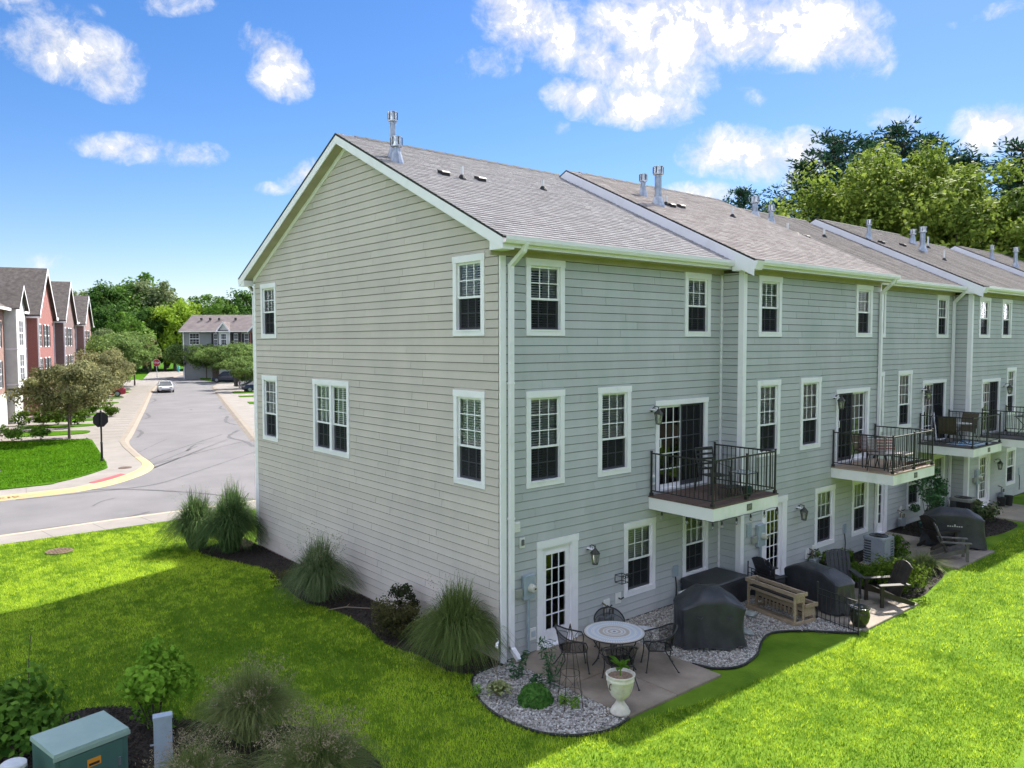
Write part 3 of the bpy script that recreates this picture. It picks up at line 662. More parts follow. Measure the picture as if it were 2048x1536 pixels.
# ------------------------------------------------------------------ ground, roads, beds
def struct(name, mb, m, **k): return tag(mb.build(name, m, **k), kind='structure')
def sheet(name, poly, z, m, thick=None):
    mb = MB()
    if thick: mb.prism(poly, z-thick, z)
    else: mb.add([(x, y, z) for x, y in poly], [tuple(range(len(poly)))])
    return struct(name, mb, m)
def smooth_poly(pts, n=6, closed=False):
    P = [Vector((*p, 0)) for p in pts]; out = []; m = len(P)
    rng = range(m) if closed else range(m-1)
    for i in rng:
        p0 = P[(i-1) % m] if closed or i else P[0]; p1 = P[i]; p2 = P[(i+1) % m]; p3 = P[(i+2) % m] if closed or i+2 < m else P[-1]
        for k in range(n):
            t = k/n; q = .5*((2*p1)+(-p0+p2)*t+(2*p0-5*p1+4*p2-p3)*t*t+(-p0+3*p1-3*p2+p3)*t**3); out.append((q.x, q.y))
    if not closed: out.append((P[-1].x, P[-1].y))
    return out
def ribbon(name, A, B, z, m, thick=None, parent=None):
    mb = MB()
    for (a, b), (c, d) in zip(zip(A, B), zip(A[1:], B[1:])):
        if thick:
            mb.add([(*a,z-thick),(*b,z-thick),(*d,z-thick),(*c,z-thick),(*a,z),(*b,z),(*d,z),(*c,z)], [(4,5,6,7),(0,4,7,3),(1,2,6,5)])
        else: mb.add([(*a,z),(*b,z),(*d,z),(*c,z)], [(0,1,2,3)])
    o = mb.build(name, m, parent); 
    return o if parent else tag(o, kind='structure')
def kerb(name, A, B, m, zt=0.0, zr=-.125):
    mb = MB(); n = len(A)
    mid = [(a[0]+(b[0]-a[0])*.45, a[1]+(b[1]-a[1])*.45) for a, b in zip(A, B)]
    for i in range(n-1):
        mb.add([(*A[i],zr),(*A[i+1],zr),(*mid[i+1],zt-.01),(*mid[i],zt-.01)], [(0,1,2,3)]); mb.add([(*mid[i],zt-.01),(*mid[i+1],zt-.01),(*B[i+1],zt),(*B[i],zt)], [(0,1,2,3)]); mb.add([(*B[i],zt),(*B[i+1],zt),(*B[i+1],zt-.05),(*B[i],zt-.05)], [(0,1,2,3)])
    return tag(mb.build(name, m), kind='structure')
def offset_line(P, w):
    out = []
    for i, p in enumerate(P):
        a = Vector(P[max(i-1, 0)]); b = Vector(P[min(i+1, len(P)-1)]); d = (b-a).normalized(); out.append((p[0]-d.y*w, p[1]+d.x*w))
    return out
TH = R(17.2); SU = Vector((math.sin(TH), math.cos(TH))); SV = Vector((math.cos(TH), -math.sin(TH))); SO = Vector((4.9, 45))
def ST(s, t): q = SO+SU*s+SV*t; return (q.x, q.y)
def STr(s0, s1, t0, t1): return [ST(s0, t0), ST(s0, t1), ST(s1, t1), ST(s1, t0)]

KERB = mat('tan_kerb_concrete', (.27,.225,.18), (.22,.19,.155), scale=1.1, rough=.9, det=8)
g = MB(); g.add([(-900,-900,-.30),(900,-900,-.30),(900,900,-.30),(-900,900,-.30)], [(0,1,2,3)]); struct('ground', g, LAWF)
sheet('lawn', [(-90,-19),(120,-19),(120,17.1),(-90,17.1)], 0, LAWN, .28)
sheet('unseen_woodland_floor', [(-120,-120),(140,-120),(140,-18.5),(-120,-18.5)], .01, mat('shaded_leaf_litter', (.05,.042,.028), (.09,.075,.045), scale=1.5, rough=.95), .3)  # unseen ground, darkened with tree shade to cut green lawn bounce
road = struct('road', MB().add([(-120,18.6,-.115),(90,18.6,-.115),(90,34,-.115),(-120,26.6,-.115)], [(0,1,2,3)]), ASPH)
far_edge = smooth_poly([(-60,25.5),(-20,25.7),(-5,25.76),(-1.48,26.2),(.97,28.41),(2.32,30.84),(2.75,33.2),(2.99,35.25),(4.02,42.12),ST(3,0),ST(25,0),ST(60,0),ST(92,1.5),ST(130,6)], 6)
inner = smooth_poly([(-60,25.95),(-20,26.15),(-4.94,26.21),(-2.05,26.62),(-.04,28.32),(1.05,29.55),(1.75,31.2),(2.02,33.6),(2.25,35.4),(3.3,42.04),ST(3,-.75),ST(25,-.75),ST(60,-.75),ST(92,.75),ST(130,5.2)], 6)
right_edge = [(60,28.0),(12.2,29.5),(10.2,33),(10.3,38),ST(0,7.15),ST(25,7.15),ST(62,7.15),ST(78,9.5),ST(90,20),ST(92,60)]
rp = [p for p in far_edge if p[0] > 2.3 or p[1] > 30]
tag(MB().add([(*p, -.111) for p in ([(60,24)]+right_edge[1:8]+[ST(84,11),ST(100,12),ST(135,14)]+rp[::-1][:-1]+[(2.3,30.8),(2.3,24)])], [tuple(range(len(right_edge[1:8])+4+len(rp)+1))]).build('side_street', ASPH), kind='structure')
m = min(len(far_edge), len(inner)); n6 = lambda L: L
# kerbs with a real step, yellow where the paint still shows at the corner
ix = [i for i in range(min(len(far_edge), len(inner)))]
FE = smooth_poly([(-60,25.5),(-20,25.7),(-5,25.76),(-1.48,26.2),(.97,28.41),(2.32,30.84),(2.75,33.2),(2.99,35.25),(4.02,42.12),ST(3,0),ST(25,0),ST(60,0),ST(92,1.5),ST(130,6)], 6)
IN = smooth_poly([(-60,25.95),(-20,26.15),(-4.94,26.21),(-2.05,26.62),(-.04,28.32),(1.05,29.55),(1.75,31.2),(2.15,33.6),(2.35,35.4),(3.3,42.04),ST(3,-.75),ST(25,-.75),ST(60,-.75),ST(92,.75),ST(130,5.2)][:14]+[ST(130,5.2)], 6)[:len(FE)]
def resample(P, n):
    P = np.array(P); d = np.r_[0, np.cumsum(np.hypot(*np.diff(P, axis=0).T))]; t = np.linspace(0, d[-1], n); return list(zip(np.interp(t, d, P[:, 0]), np.interp(t, d, P[:, 1])))
FE = resample(far_edge, 240); IN2 = offset_line(FE, .55)
yel0 = next(i for i, p in enumerate(FE) if p[0] > -14); yel1 = next(i for i, p in enumerate(FE) if p[1] > 34.3)
kerb('kerb', FE[:yel0+1], IN2[:yel0+1], KERB, .012); kerb('painted_kerb', FE[yel0:yel1+1], IN2[yel0:yel1+1], YEL, .012); kerb('kerb', FE[yel1:], IN2[yel1:], KERB, .012)
LE = smooth_poly([(-60,27.6),(-20,27.8),(-4.73,27.9),(-2.38,28.42),(-.09,30.85),(.48,32.45),(1.35,37.78),(2.39,44.52)], 6)
LEr = LE+[ST(2,-2.75),ST(60,-2.75),ST(130,-2.75)]
a, b = resample(IN2, 200), resample(LEr, 200)
WK = struct('sidewalk', MB().add([(*p, -.006) for p in ([(-60,26.0)]+IN2+[ST(131,-2.7),ST(0.5,-2.75)]+LE[::-1])], [tuple(range(len(IN2)+len(LE)+3))]), WALK)
for s in np.arange(0, 70, 1.9): MB().box(-1.05,-.012,-.02, 1.05,.012,.002).build('expansion_joint', TAR if False else mat('dark_joint', (.16,.145,.13), rough=.9), WK, (*ST(s,-1.7), -.003), -TH)  # joints in a darker grey-brown than the concrete
for x in (-13,-11,-9,-7,-5.4,-3.9): MB().box(-.012,-.8,-.02, .012,.8,.002).build('expansion_joint', MATS['dark_joint'], WK, (x, 27.0, -.003), R(-8))
sheet('far_lawn', LE+[(2.2,45.4),(-2.3,47.2),(-60,52)], .03, LAWF, .3)
MB().prism([(-1.41,27.42),(-1.24,26.98),(.47,28.62),(.31,29.10)], -.004, .008).build('tactile_pad', REDT, WK)
# near side: kerb, walk
NK = [(-90,18.72),(-20,18.72),(-5.9,18.73),(-2.6,18.9),(.3,18.9),(40,18.9)]
kerb('kerb', NK, [(x, y-.5) for x, y in NK], YELP, .016)
nw = ribbon('sidewalk', [(x, y-.5) for x, y in NK], [(x, 17.05) for x, y in NK], .012, WALK, .25)
for x in np.arange(-14, 6, 1.55): MB().box(-.012,-.7,-.02, .012,.7,.003).build('expansion_joint', MATS['dark_joint'], nw, (x, 17.65, .012), R(6))
# tar seams on the asphalt
def seam(pts, w, z=-.106): 
    P = resample(smooth_poly(pts, 6), 26); r = random.Random(int(pts[0][0]*100+pts[0][1]*7)); A = []; B = []
    for p, q1, q2 in zip(P, offset_line(P, w/2), offset_line(P, -w/2)):
        k = r.uniform(.5, 1.3); A.append((p[0]+(q1[0]-p[0])*k, p[1]+(q1[1]-p[1])*k)); B.append((p[0]+(q2[0]-p[0])*k, p[1]+(q2[1]-p[1])*k))
    ribbon('tar_seam', A, B, z, TAR, parent=road)
for pts, w in (([(-1.6,26.1),(-.4,25.2),(1.6,22.4),(2.8,19.6),(3.4,18.95)], .16), ([(-4.5,25.6),(-1.7,25.5),(.8,25.6),(3.5,28),(9,33.5)], .10), ([(-6.1,18.9),(-4.5,19.2),(-2.2,19.2),(-1.0,19.7)], .13),
               ([(1.9,31.2),(4.5,33.6),(9.8,38.2)], .14), ([(2.2,32.6),(4.5,36),(10.2,43)], .12), ([(2.5,31.9),(3.9,33.7),(6.8,37.8)], .08), ([(5.6,36.0),(6.9,38.6),(7.6,39.0)], .16), ([(2.9,36.6),(6.0,42),(6.7,42.8)], .07),
               ([ST(18,.3),ST(19,3.5),ST(18.5,7)], .12), ([ST(31,.5),ST(31.5,3),ST(31,6.9)], .09), ([ST(2,6.9),ST(-2,6),ST(-5,6.8),ST(-8,7.1)], .3), ([ST(14,6.8),ST(9,6.4),ST(6,7.0)], .3), ([ST(5,.2),ST(3,.5),ST(0,.3)], .25), ([ST(20,.2),ST(16,.6),ST(14,.2)], .25),
               ([ST(26,6.9),ST(23,6.6),ST(21,7.0)], .25), ([ST(40,.3),ST(37,.6),ST(34,.2)], .25), ([ST(23,3.9),ST(22,4.1)], .25), ([(-1.3,28.0-4.6),(-1.9,23.0),(-2.4,22.2)], .06)): seam(pts, w)
# right side of the street: kerb, walk and drives
RK = resample([(30,28.5),(12.4,29.6),(10.6,32.5),(10.2,38),ST(0,7.15),ST(62,7.15),ST(74,8.6)], 90)
kerb('kerb', RK, offset_line(RK, -.6), KERB, .012); ribbon('driveway', offset_line(RK, -.6), offset_line(RK, -12), -.008, WALK, .1)
for s0, s1, t0, t1 in ((26,29,9.6,16),(37,39.5,9.4,16),(44,48,9.2,15),(55,57,11,17)): sheet('lawn_strip', STr(s0, s1, t0, t1), .035, LAWF, .1)
sheet('corner_lawn', smooth_poly([ST(72,11.5),ST(82,12.5),ST(96,24),ST(118,40),ST(128,30),ST(124,14),ST(100,7.5),ST(86,6.8)], 5, True), .02, LAWF, .3)
ribbon('far_kerb', [ST(128,2),ST(132,20),ST(134,60)], [ST(129,2),ST(133,20),ST(135,60)], .02, WALK, .2)
# left side: drives in front of the brick row with grass strips between
sheet('driveway', STr(-.5, 90, -9.6, -2.75), -.002, WALK, .1)
for s, w in ((4.0,2.6),(9.2,2.0),(14.1,2.2),(19.6,2.2),(26.6,2.4),(33.6,2.4),(41.8,2.6),(52,3),(58,3)): sheet('lawn_strip', smooth_poly([ST(s-w/2,-7.4),ST(s-w/2,-3.6),ST(s,-2.85),ST(s+w/2,-3.6),ST(s+w/2,-7.4)], 4, True), .03, LAWF, .1)
# patios and beds
def slab(x0, y0, x1, y1, joints_x, joints_y, m, z=.045):
    xs = [x0]+joints_x+[x1]; ys = [y0]+joints_y+[y1]; base = struct('patio', MB().box(x0+.01, y0+.01, -.1, x1-.01, y1-.01, .02), MATS['dark_joint'])
    for a, b in zip(xs, xs[1:]):
        for c, d in zip(ys, ys[1:]): MB().bbox(a+.006, c+.006, -.05, b-.006, d-.006, z, .012).build('patio_slab', m, base)
slab(.16, -3.12, 2.76, -.0, [1.45], [-1.62], CONC); slab(7.02, -3.78, 9.72, -.6, [8.4], [-2.2], CONL); slab(13.55, -3.22, 16.3, -.0, [14.95], [-1.6], CONL); slab(21.3, -2.7, 24.4, -.6, [22.8], [-1.6], CONL)
GL = smooth_poly([(-.1,-.12),(-.67,-.11),(-1.07,-.48),(-1.4,-1.34),(-1.37,-2.27),(-1.05,-2.86),(-.45,-3.18),(.16,-3.14)], 5)
gl_poly = GL+[(.16,-.05)]
GRt = smooth_poly([(2.76,-2.45),(2.93,-2.88),(3.4,-3.12),(4.15,-2.99),(4.8,-2.68),(5.4,-2.56),(5.95,-2.88),(6.32,-3.27),(6.75,-3.76)], 5)
gr_poly = [(2.76,-.0)]+GRt+[(7.02,-3.7),(7.02,-.6),(6.9,-.02)]
BB = smooth_poly([(9.72,-3.35),(10.4,-3.55),(11.2,-3.45),(12.64,-3.2),(13.3,-2.9),(13.55,-2.5)], 5); bb_poly = BB+[(13.55,-.1),(14.2,-.1),(14.2,-.6),(9.72,-.6)]
MC = smooth_poly([(16.3,-2.3),(17.8,-2.35),(19.1,-2.55),(20.7,-2.45),(21.25,-1.9)], 5); mc_poly = MC+[(21.25,-.02),(16.3,-.02)]
GM = smooth_poly([(-.2,12.9),(-1.6,12.4),(-1.55,11.28),(-.96,9.43),(-.9,8.75),(-1.31,6.11),(-1.05,4.91),(-1.0,3.58),(-1.2,2.23),(-1.0,1.32),(-1.02,.4),(-.7,-.1)], 5); gm_poly = GM+[(0,-.1),(0,12.9)]
fg_poly = smooth_poly([(-9.2,3.0),(-7.9,3.15),(-7.2,3.05),(-6.56,3.1),(-5.9,2.5),(-5.3,1.4),(-4.4,.5),(-3.7,-.6),(-4.0,-2.2),(-6.5,-2.5),(-9,-.5)], 4, True)
sheet('gravel_bed', gl_poly, .010, GRB); sheet('gravel_bed', gr_poly, .010, GRB); sheet('mulch_bed', bb_poly, .012, MUL); sheet('mulch_bed', mc_poly, .012, MUL); sheet('mulch_bed', gm_poly, .012, MUL); sheet('mulch_bed', fg_poly, .012, MUL)
for i, (ln, lab) in enumerate(((GL, 'black plastic edging curving round the gravel beside the urn'), (GRt, 'black plastic edging snaking along the gravel by the covered grill'))):
    mb = MB(); mb.tube([(x, y, .035) for x, y in ln], .022, 6); o = mb.build('bed_edging', EDG, smooth=True); tag(o, lab, 'edging')

# ------------------------------------------------------------------ scattering
def inside(P, poly):
    x, y = P[:, 0], P[:, 1]; r = np.zeros(len(P), bool); n = len(poly)
    for i in range(n):
        x1, y1 = poly[i]; x2, y2 = poly[(i+1) % n]
        c = ((y1 > y) != (y2 > y)) & (x < (x2-x1)*(y-y1)/((y2-y1) if y2 != y1 else 1e-9)+x1); r ^= c
    return r
def rand_in(poly, dens):
    p = np.array(poly); lo, hi = p.min(0), p.max(0); n = int((hi-lo).prod()*dens); P = lo+npr.random((n, 2))*(hi-lo); return P[inside(P, poly)]
def stones(name, poly, dens, size, m, z=.012, avoid=()):
    P = rand_in(poly, dens)
    for q in avoid: P = P[~inside(P, q)]
    n = len(P); s = size*npr.uniform(.5, 1.35, n); oc = np.array([(1,0,0),(0,1,0),(-1,0,0),(0,-1,0),(0,0,1),(0,0,-.5)], float)
    V = oc[None]*npr.uniform(.65, 1.2, (n, 6, 1)); V[:, :, 2] *= .6; th = npr.uniform(0, 6.28, n); c, sn = np.cos(th)[:, None], np.sin(th)[:, None]
    X = V[:, :, 0]*c-V[:, :, 1]*sn*.75; Y = V[:, :, 0]*sn+V[:, :, 1]*c*.75; tilt = npr.normal(0, .3, (n, 1))
    V = np.stack([X, Y, V[:, :, 2]+X*tilt], 2)*s[:, None, None]; V[:, :, 0] += P[:, :1]; V[:, :, 1] += P[:, 1:]; V[:, :, 2] += z+s[:, None]*npr.uniform(.1, .8, (n, 1))
    F = np.array([(0,1,4),(1,2,4),(2,3,4),(3,0,4),(1,0,5),(2,1,5),(3,2,5),(0,3,5)]); F = (np.arange(n)[:, None, None]*6+F[None]).reshape(-1, 3)
    v = np.repeat(np.clip(npr.normal(.55, .27, n), 0, 1), 6)
    return put(name, np_mesh(name, V.reshape(-1, 3), F, m, v))
tag(stones('gravel', gl_poly, 1500, .030, STN), 'white and tan river gravel round the urn', 'gravel', kind='stuff')
tag(stones('gravel', gr_poly, 1300, .030, STN), 'tan river gravel under the covered grill', 'gravel', kind='stuff')
CHIP = mat('mulch_chip', (.012, .010, .009), (.075, .055, .042), scale=20, rough=.95, attr=.9)
for pl, d in ((gm_poly, 500), (fg_poly, 500), (bb_poly, 300), (mc_poly, 250)): tag(stones('mulch_chips', pl, d, .028, CHIP), 'dark bark chips of a planting bed', 'mulch', kind='stuff')
holes_all = [gl_poly, gr_poly, bb_poly, mc_poly, gm_poly, fg_poly, [(.1,-3.16),(2.8,-3.16),(2.8,0),(.1,0)], [(6.95,-3.82),(9.78,-3.82),(9.78,0),(6.95,0)], [(13.5,-3.28),(16.35,-3.28),(16.35,0),(13.5,0)], [(21.2,-2.75),(24.5,-2.75),(24.5,0),(21.2,0)], [(0,-.6),(45,-.6),(45,13),(0,13)], [(0,0),(45,0),(45,13),(0,13)]]
def blades(name, poly, dens, h, w, m, seed, z=0.0, avoid=holes_all):
    P = rand_in(poly, dens)
    for q in avoid: P = P[~inside(P, q)]
    n = len(P); th = npr.uniform(0, 6.28, n); gg = np.random.default_rng(77); pat = np.zeros(n)
    for f in (.5,.5,.9,1.6,1.6,2.8,4.5,8,8,13,13,22,22,22,36,36,36,55,55): a_ = gg.uniform(0, 6.28); pat += np.sin((P[:, 0]*math.cos(a_)+P[:, 1]*math.sin(a_))*f*gg.uniform(.8, 1.25)+gg.uniform(0, 6.28)+1.2*np.sin(P[:, 0]*f*.6+P[:, 1]*f*.4))
    pat = np.clip(.5+pat*.125, 0, 1)
    hh = h*npr.uniform(.55, 1.25, n)*(.8+.35*pat); ww = w*npr.uniform(.6, 1.3, n); le = npr.uniform(.15, .95, n)*hh; la = th+npr.normal(1.57, .6, n)
    dx, dy = np.cos(th)*ww/2, np.sin(th)*ww/2
    V = np.empty((n, 3, 3)); V[:, 0] = np.stack([P[:, 0]-dx, P[:, 1]-dy, np.full(n, z-.003)], 1); V[:, 1] = np.stack([P[:, 0]+dx, P[:, 1]+dy, np.full(n, z-.003)], 1)
    V[:, 2] = np.stack([P[:, 0]+np.cos(la)*le, P[:, 1]+np.sin(la)*le, z+hh], 1)
    v = np.clip(npr.normal(.33, .2, n)+.85*(pat-.5)+(npr.random(n) > .965)*.45, 0, 1)
    return put(name, np_mesh(name, V.reshape(-1, 3), np.arange(n*3).reshape(n, 3), m, np.repeat(v, 3)))
NEAR = [(-9.2,3.3),(-7.5,14),(-6.6,17.0),(.6,17.0),(.2,12.8),(-.6,-.2),(-1,-3),(2,-3.6),(7,-3.9),(7,-7.2),(-1.5,-8.5),(-6,-5)]
MID = [(7,-3.7),(9.6,-3.8),(13.4,-3.2),(22,-2.6),(34,-.7),(36,-6),(22,-9),(7,-7.6)]
tag(blades('lawn_grass', NEAR, 1500, .062, .0135, BLADE, 1), 'mown lawn grass along the gable side and round the patio', 'grass', kind='stuff')
tag(blades('lawn_grass', MID, 520, .065, .02, BLADE, 2), 'mown sunlit lawn grass at the right', 'grass', kind='stuff')
tag(blades('far_lawn_grass', [(-9,27.9),(-4.7,27.9),(-2.4,28.4),(-.1,30.8),(.5,32.5),(1.3,37.8),(2.2,44.6),(2.0,45.2),(-9,48.6)], 170, .08, .04, leafm('far_grass_blade', (.03,.10,.002), (.14,.30,.010), .45, .5, .7), 3, .03, avoid=()), 'green lawn across the road by the brick row', 'grass', kind='stuff')

# ------------------------------------------------------------------ plants
def leaf_cloud(C, N_, size, aspect=.55, up_bias=.3, seed=0, droop=0):
    """rhombic leaves at centres C with preferred normals N_; returns V, F"""
    g = np.random.default_rng(seed); n = len(C)
    nn = N_+g.normal(0, .75, (n, 3)); nn[:, 2] += up_bias; nn /= np.linalg.norm(nn, axis=1)[:, None]+1e-9
    t = g.normal(0, 1, (n, 3)); t[:, 2] -= droop; t -= nn*(t*nn).sum(1)[:, None]; t /= np.linalg.norm(t, axis=1)[:, None]+1e-9; b = np.cross(nn, t)
    s = (size*g.uniform(.55, 1.35, n))[:, None]
    V = np.stack([C-t*s*.5, C+b*s*aspect*.5+nn*s*.06, C+t*s*.55, C-b*s*aspect*.5+nn*s*.06], 1).reshape(-1, 3)
    return V, np.arange(n*4).reshape(n, 4)
def crown_points(g, n, K, rx, ry, rz, cz, cr, shell=.55, lump=.25, floor=None):
    """clumped crown: K clump centres in an uneven ellipsoid, leaves scattered round each"""
    d = g.normal(0, 1, (K, 3)); d /= np.linalg.norm(d, axis=1)[:, None]; r = np.clip((shell+(1-shell)*g.random(K)**.7)*(1+g.normal(0, lump, K)*.5), .2, 1.12)
    cc = d*r[:, None]*np.array([rx, ry, rz])+np.array([0, 0, cz])
    if floor is not None: cc[:, 2] = np.maximum(cc[:, 2], floor)
    k = g.integers(0, K, n); off = g.normal(0, 1, (n, 3)); off /= np.linalg.norm(off, axis=1)[:, None]; rad = cr*g.uniform(.5, 1.4, K)
    P = cc[k]+off*(rad[k]*g.random(n)**.45)[:, None]*np.array([1, 1, .75])
    nrm = off*.8+(P-np.array([0, 0, cz]))/np.array([rx, ry, rz])*.6
    return P, nrm, cc, k
LEAFD = [leafm('leaf_dark_green', (0.023, 0.065, 0.019), (0.128, 0.244, 0.042)), leafm('leaf_mid_green', (0.042, 0.112, 0.020), (0.232, 0.383, 0.055)), leafm('leaf_yellow_green', (0.104, 0.197, 0.019), (0.464, 0.626, 0.065)), leafm('leaf_grey_green', (0.070, 0.104, 0.046), (0.325, 0.383, 0.174))]
CRAB = leafm('crabapple_leaf', (0.065, 0.078, 0.032), (0.394, 0.383, 0.174)); CRAB2 = leafm('street_tree_leaf', (0.051, 0.104, 0.028), (0.278, 0.383, 0.104))
PINE = leafm('pine_needle', (0.017, 0.052, 0.035), (0.081, 0.168, 0.093), .15, .5); BARK = mat('bark', (.075, .058, .045), (.14, .115, .095), scale=8, rough=.95, bump=.5, bscale=15, stretch=(3, 3, .5))
def trunk_mesh(H, r, cc, seed, top=.8):
    g = random.Random(seed); mb = MB(); pts = [(g.uniform(-.02, .02)*H*i/5, g.uniform(-.02, .02)*H*i/5, H*top*i/5) for i in range(6)]
    mb.tube(pts, [r*(1.25 if i == 0 else 1-.15*i) for i in range(6)], 7)
    idx = list(range(len(cc))); g.shuffle(idx)
    for i in idx[:16]:
        c = Vector(cc[i]); z0 = min(max(c.z*.62, H*.18), H*top*.9); p0 = Vector((0, 0, z0)); mid = (p0+c)/2+Vector((0, 0, -.04*H)); mb.tube([p0, mid, c], [r*.38, r*.24, r*.07], 5)
    return mb.mesh('trunk', BARK)
TV = {}
def decid(key, H, rx, rz, cz, n, K, cr, leaf, m, seed, tr=.022, shell=.55, aspect=.7, floor=None):
    g = np.random.default_rng(seed); P, nr, cc, k = crown_points(g, n, K, rx, rx, rz, cz, cr, shell, floor=floor)
    V, F = leaf_cloud(P, nr, leaf, aspect, .35, seed); v = np.repeat(np.clip(g.normal(.45, .2, n)+g.normal(0, .16, K)[k], 0, 1), 4)
    TV[key] = (np_mesh('crown', V, F, m, v), trunk_mesh(H, H*tr, cc, seed))
def pine(key, H, n, seed, m=PINE):
    g = np.random.default_rng(seed); C = []; Nn = []; mb = MB(); mb.tube([(0,0,0),(0,0,H*.5),(.1,0,H*.97)], [H*.018, H*.012, .03], 7); col = []
    z = H*.12
    while z < H*.985:
        f = (z/H); L = H*.25*(1-f)**.55*(.55+.5*math.sin(min(1, (f-.05)/.4)*1.57))
        for b in range(int(g.integers(6, 9))):
            a = g.uniform(0, 6.28); l = L*g.uniform(.55, 1.2); rise = g.uniform(.05, .4)+.35*f
            e = np.array([math.cos(a)*l, math.sin(a)*l, z+l*rise]); mb.tube([(0,0,z), (e[0]*.5, e[1]*.5, z+l*rise*.3), e], [H*.004, H*.003, .012], 4)
            k = max(4, int(13*l/(H*.2)))
            for t in np.linspace(.3, 1.05, k):
                c = np.array([e[0]*t, e[1]*t, z+l*rise*t**1.6])+g.normal(0, .035*H*.25, 3); mm = int(n)
                o = g.normal(0, 1, (mm, 3)); o /= np.linalg.norm(o, axis=1)[:, None]; o[:, 2] = o[:, 2]*.6+.35; C.append(c+o*H*.016*g.uniform(.3, 1.5, (mm, 1))); Nn.append(o); col.append(np.full(mm, g.normal(.4, .2)))
        z += H*g.uniform(.028, .045)
    C = np.concatenate(C); Nn = np.concatenate(Nn); cv = np.concatenate(col); n_ = len(C)
    t = Nn/np.linalg.norm(Nn, axis=1)[:, None]; q = g.normal(0, 1, (n_, 3)); b = np.cross(t, q); b /= np.linalg.norm(b, axis=1)[:, None]; s = (H*.0165*g.uniform(.6, 1.3, n_))[:, None]
    V = np.stack([C-t*s*.5, C+b*s*.16, C+t*s*.6, C-b*s*.16], 1).reshape(-1, 3)
    TV[key] = (np_mesh('crown', V, np.arange(n_*4).reshape(-1, 4), m, np.repeat(np.clip(cv+g.normal(0, .12, n_), 0, 1), 4)), mb.mesh('trunk', BARK))
def tree(key, x, y, label, group=None, s=1, rz=0, z=0, name='deciduous_tree', sxy=1, cat='tree'):
    c, t = TV[key]; o = thing(name, label, cat, (x, y, z), rz, group); o.scale = (s*sxy, s*sxy, s); put('crown', c, o); put('trunk', t, o); return o
def shrub(name, label, cat, x, y, h, r, n, leaf, m, seed, K=16, cr=None, aspect=.65, cone=0, group=None, z0=.06, stems=True, ball=False):
    g = np.random.default_rng(seed); P, nr, cc, k = crown_points(g, n, K, r*.8, r*.8, h*.42, h*.52, cr or r*.36, .35)
    if ball: q = g.normal(0, 1, (n, 3)); q[:, 2] = np.abs(q[:, 2]); q /= np.linalg.norm(q, axis=1)[:, None]; P = q*np.array([r, r, h*.95])*g.uniform(.8, 1.04, (n, 1)); nr = q*2
    if cone: f = 1-cone*np.clip((P[:, 2]-h*.25)/(h*.9), 0, 1); P[:, 0] *= f; P[:, 1] *= f
    P[:, 2] = np.maximum(P[:, 2], z0*g.uniform(.5, 2, n)); V, F = leaf_cloud(P, nr, leaf, aspect, .35, seed, .3)
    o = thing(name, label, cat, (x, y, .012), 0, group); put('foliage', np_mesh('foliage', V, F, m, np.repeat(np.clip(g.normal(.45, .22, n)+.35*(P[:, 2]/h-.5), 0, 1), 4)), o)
    if stems:
        mb = MB()
        for i in range(min(8, K)): c = cc[i]; mb.tube([(c[0]*.1, c[1]*.1, 0), (c[0]*.5, c[1]*.5, c[2]*.55), tuple(c)], [.012, .009, .004], 4)
        mb.build('stem', BARK, o)
    return o
def tussock(name, label, x, y, h, r, n, m, seed, plume=None, w=.011, group=None, lean=1.0, plume_n=0):
    """ornamental grass: arching ribbon blades from one crown"""
    g = np.random.default_rng(seed); a = g.uniform(0, 6.28, n); b0 = r*.28*np.sqrt(g.random(n)); ba = g.uniform(0, 6.28, n); L = h*g.uniform(.62, 1.16, n); out = r*(.10+1.32*g.random(n)**.8)*lean
    segs = 6; T = np.linspace(0, 1, segs); pts = np.empty((n, segs, 3))
    oo = (out/r)[:, None]; rad = out[:, None]*T[None]**1.35; zz = L[:, None]*(1.62*T[None]-(.60+.62*oo)*T[None]**2); 
    pts[:, :, 0] = (b0*np.cos(ba))[:, None]+rad*np.cos(a)[:, None]+g.normal(0, .015, (n, segs))*T; pts[:, :, 1] = (b0*np.sin(ba))[:, None]+rad*np.sin(a)[:, None]+g.normal(0, .015, (n, segs))*T; pts[:, :, 2] = np.maximum(zz, .01)
    side = np.stack([-np.sin(a+g.normal(0, .9, n)), np.cos(a+g.normal(0, .9, n)), np.zeros(n)], 1)[:, None]*(w*(1-.9*T)[None, :, None]*g.uniform(.6, 1.3, (n, 1, 1)))
    V = np.stack([pts-side, pts+side], 2).reshape(-1, 3); q = np.arange(n)[:, None]*segs*2; F = np.concatenate([q+np.array([[2*i, 2*i+1, 2*i+3, 2*i+2]]) for i in range(segs-1)])
    v = np.repeat(np.clip(g.normal(.45, .22, n), 0, 1), segs*2)
    o = thing(name, label, 'ornamental grass', (x, y, .012), 0, group); put('blade_tuft', np_mesh('blade_tuft', V, F, m, v), o)
    if plume_n:
        k = plume_n; a = g.uniform(0, 6.28, k); rr = r*np.sqrt(g.random(k))*.95; hz = h*g.uniform(.85, 1.22, k)*(1-.25*(rr/r)**2); C = []
        for i in range(k):
            m_ = 22; t = g.random(m_); C.append(np.stack([rr[i]*np.cos(a[i])*(.75+.3*t)+g.normal(0, .035, m_), rr[i]*np.sin(a[i])*(.75+.3*t)+g.normal(0, .035, m_), hz[i]*(.80+.22*t)], 1))
        C = np.concatenate(C); V, F = leaf_cloud(C, g.normal(0, 1, C.shape), .035, .3, 0, seed+1); put('seed_head', np_mesh('seed_head', V, F, plume, np.repeat(g.random(len(C)), 4)), o)
    return o
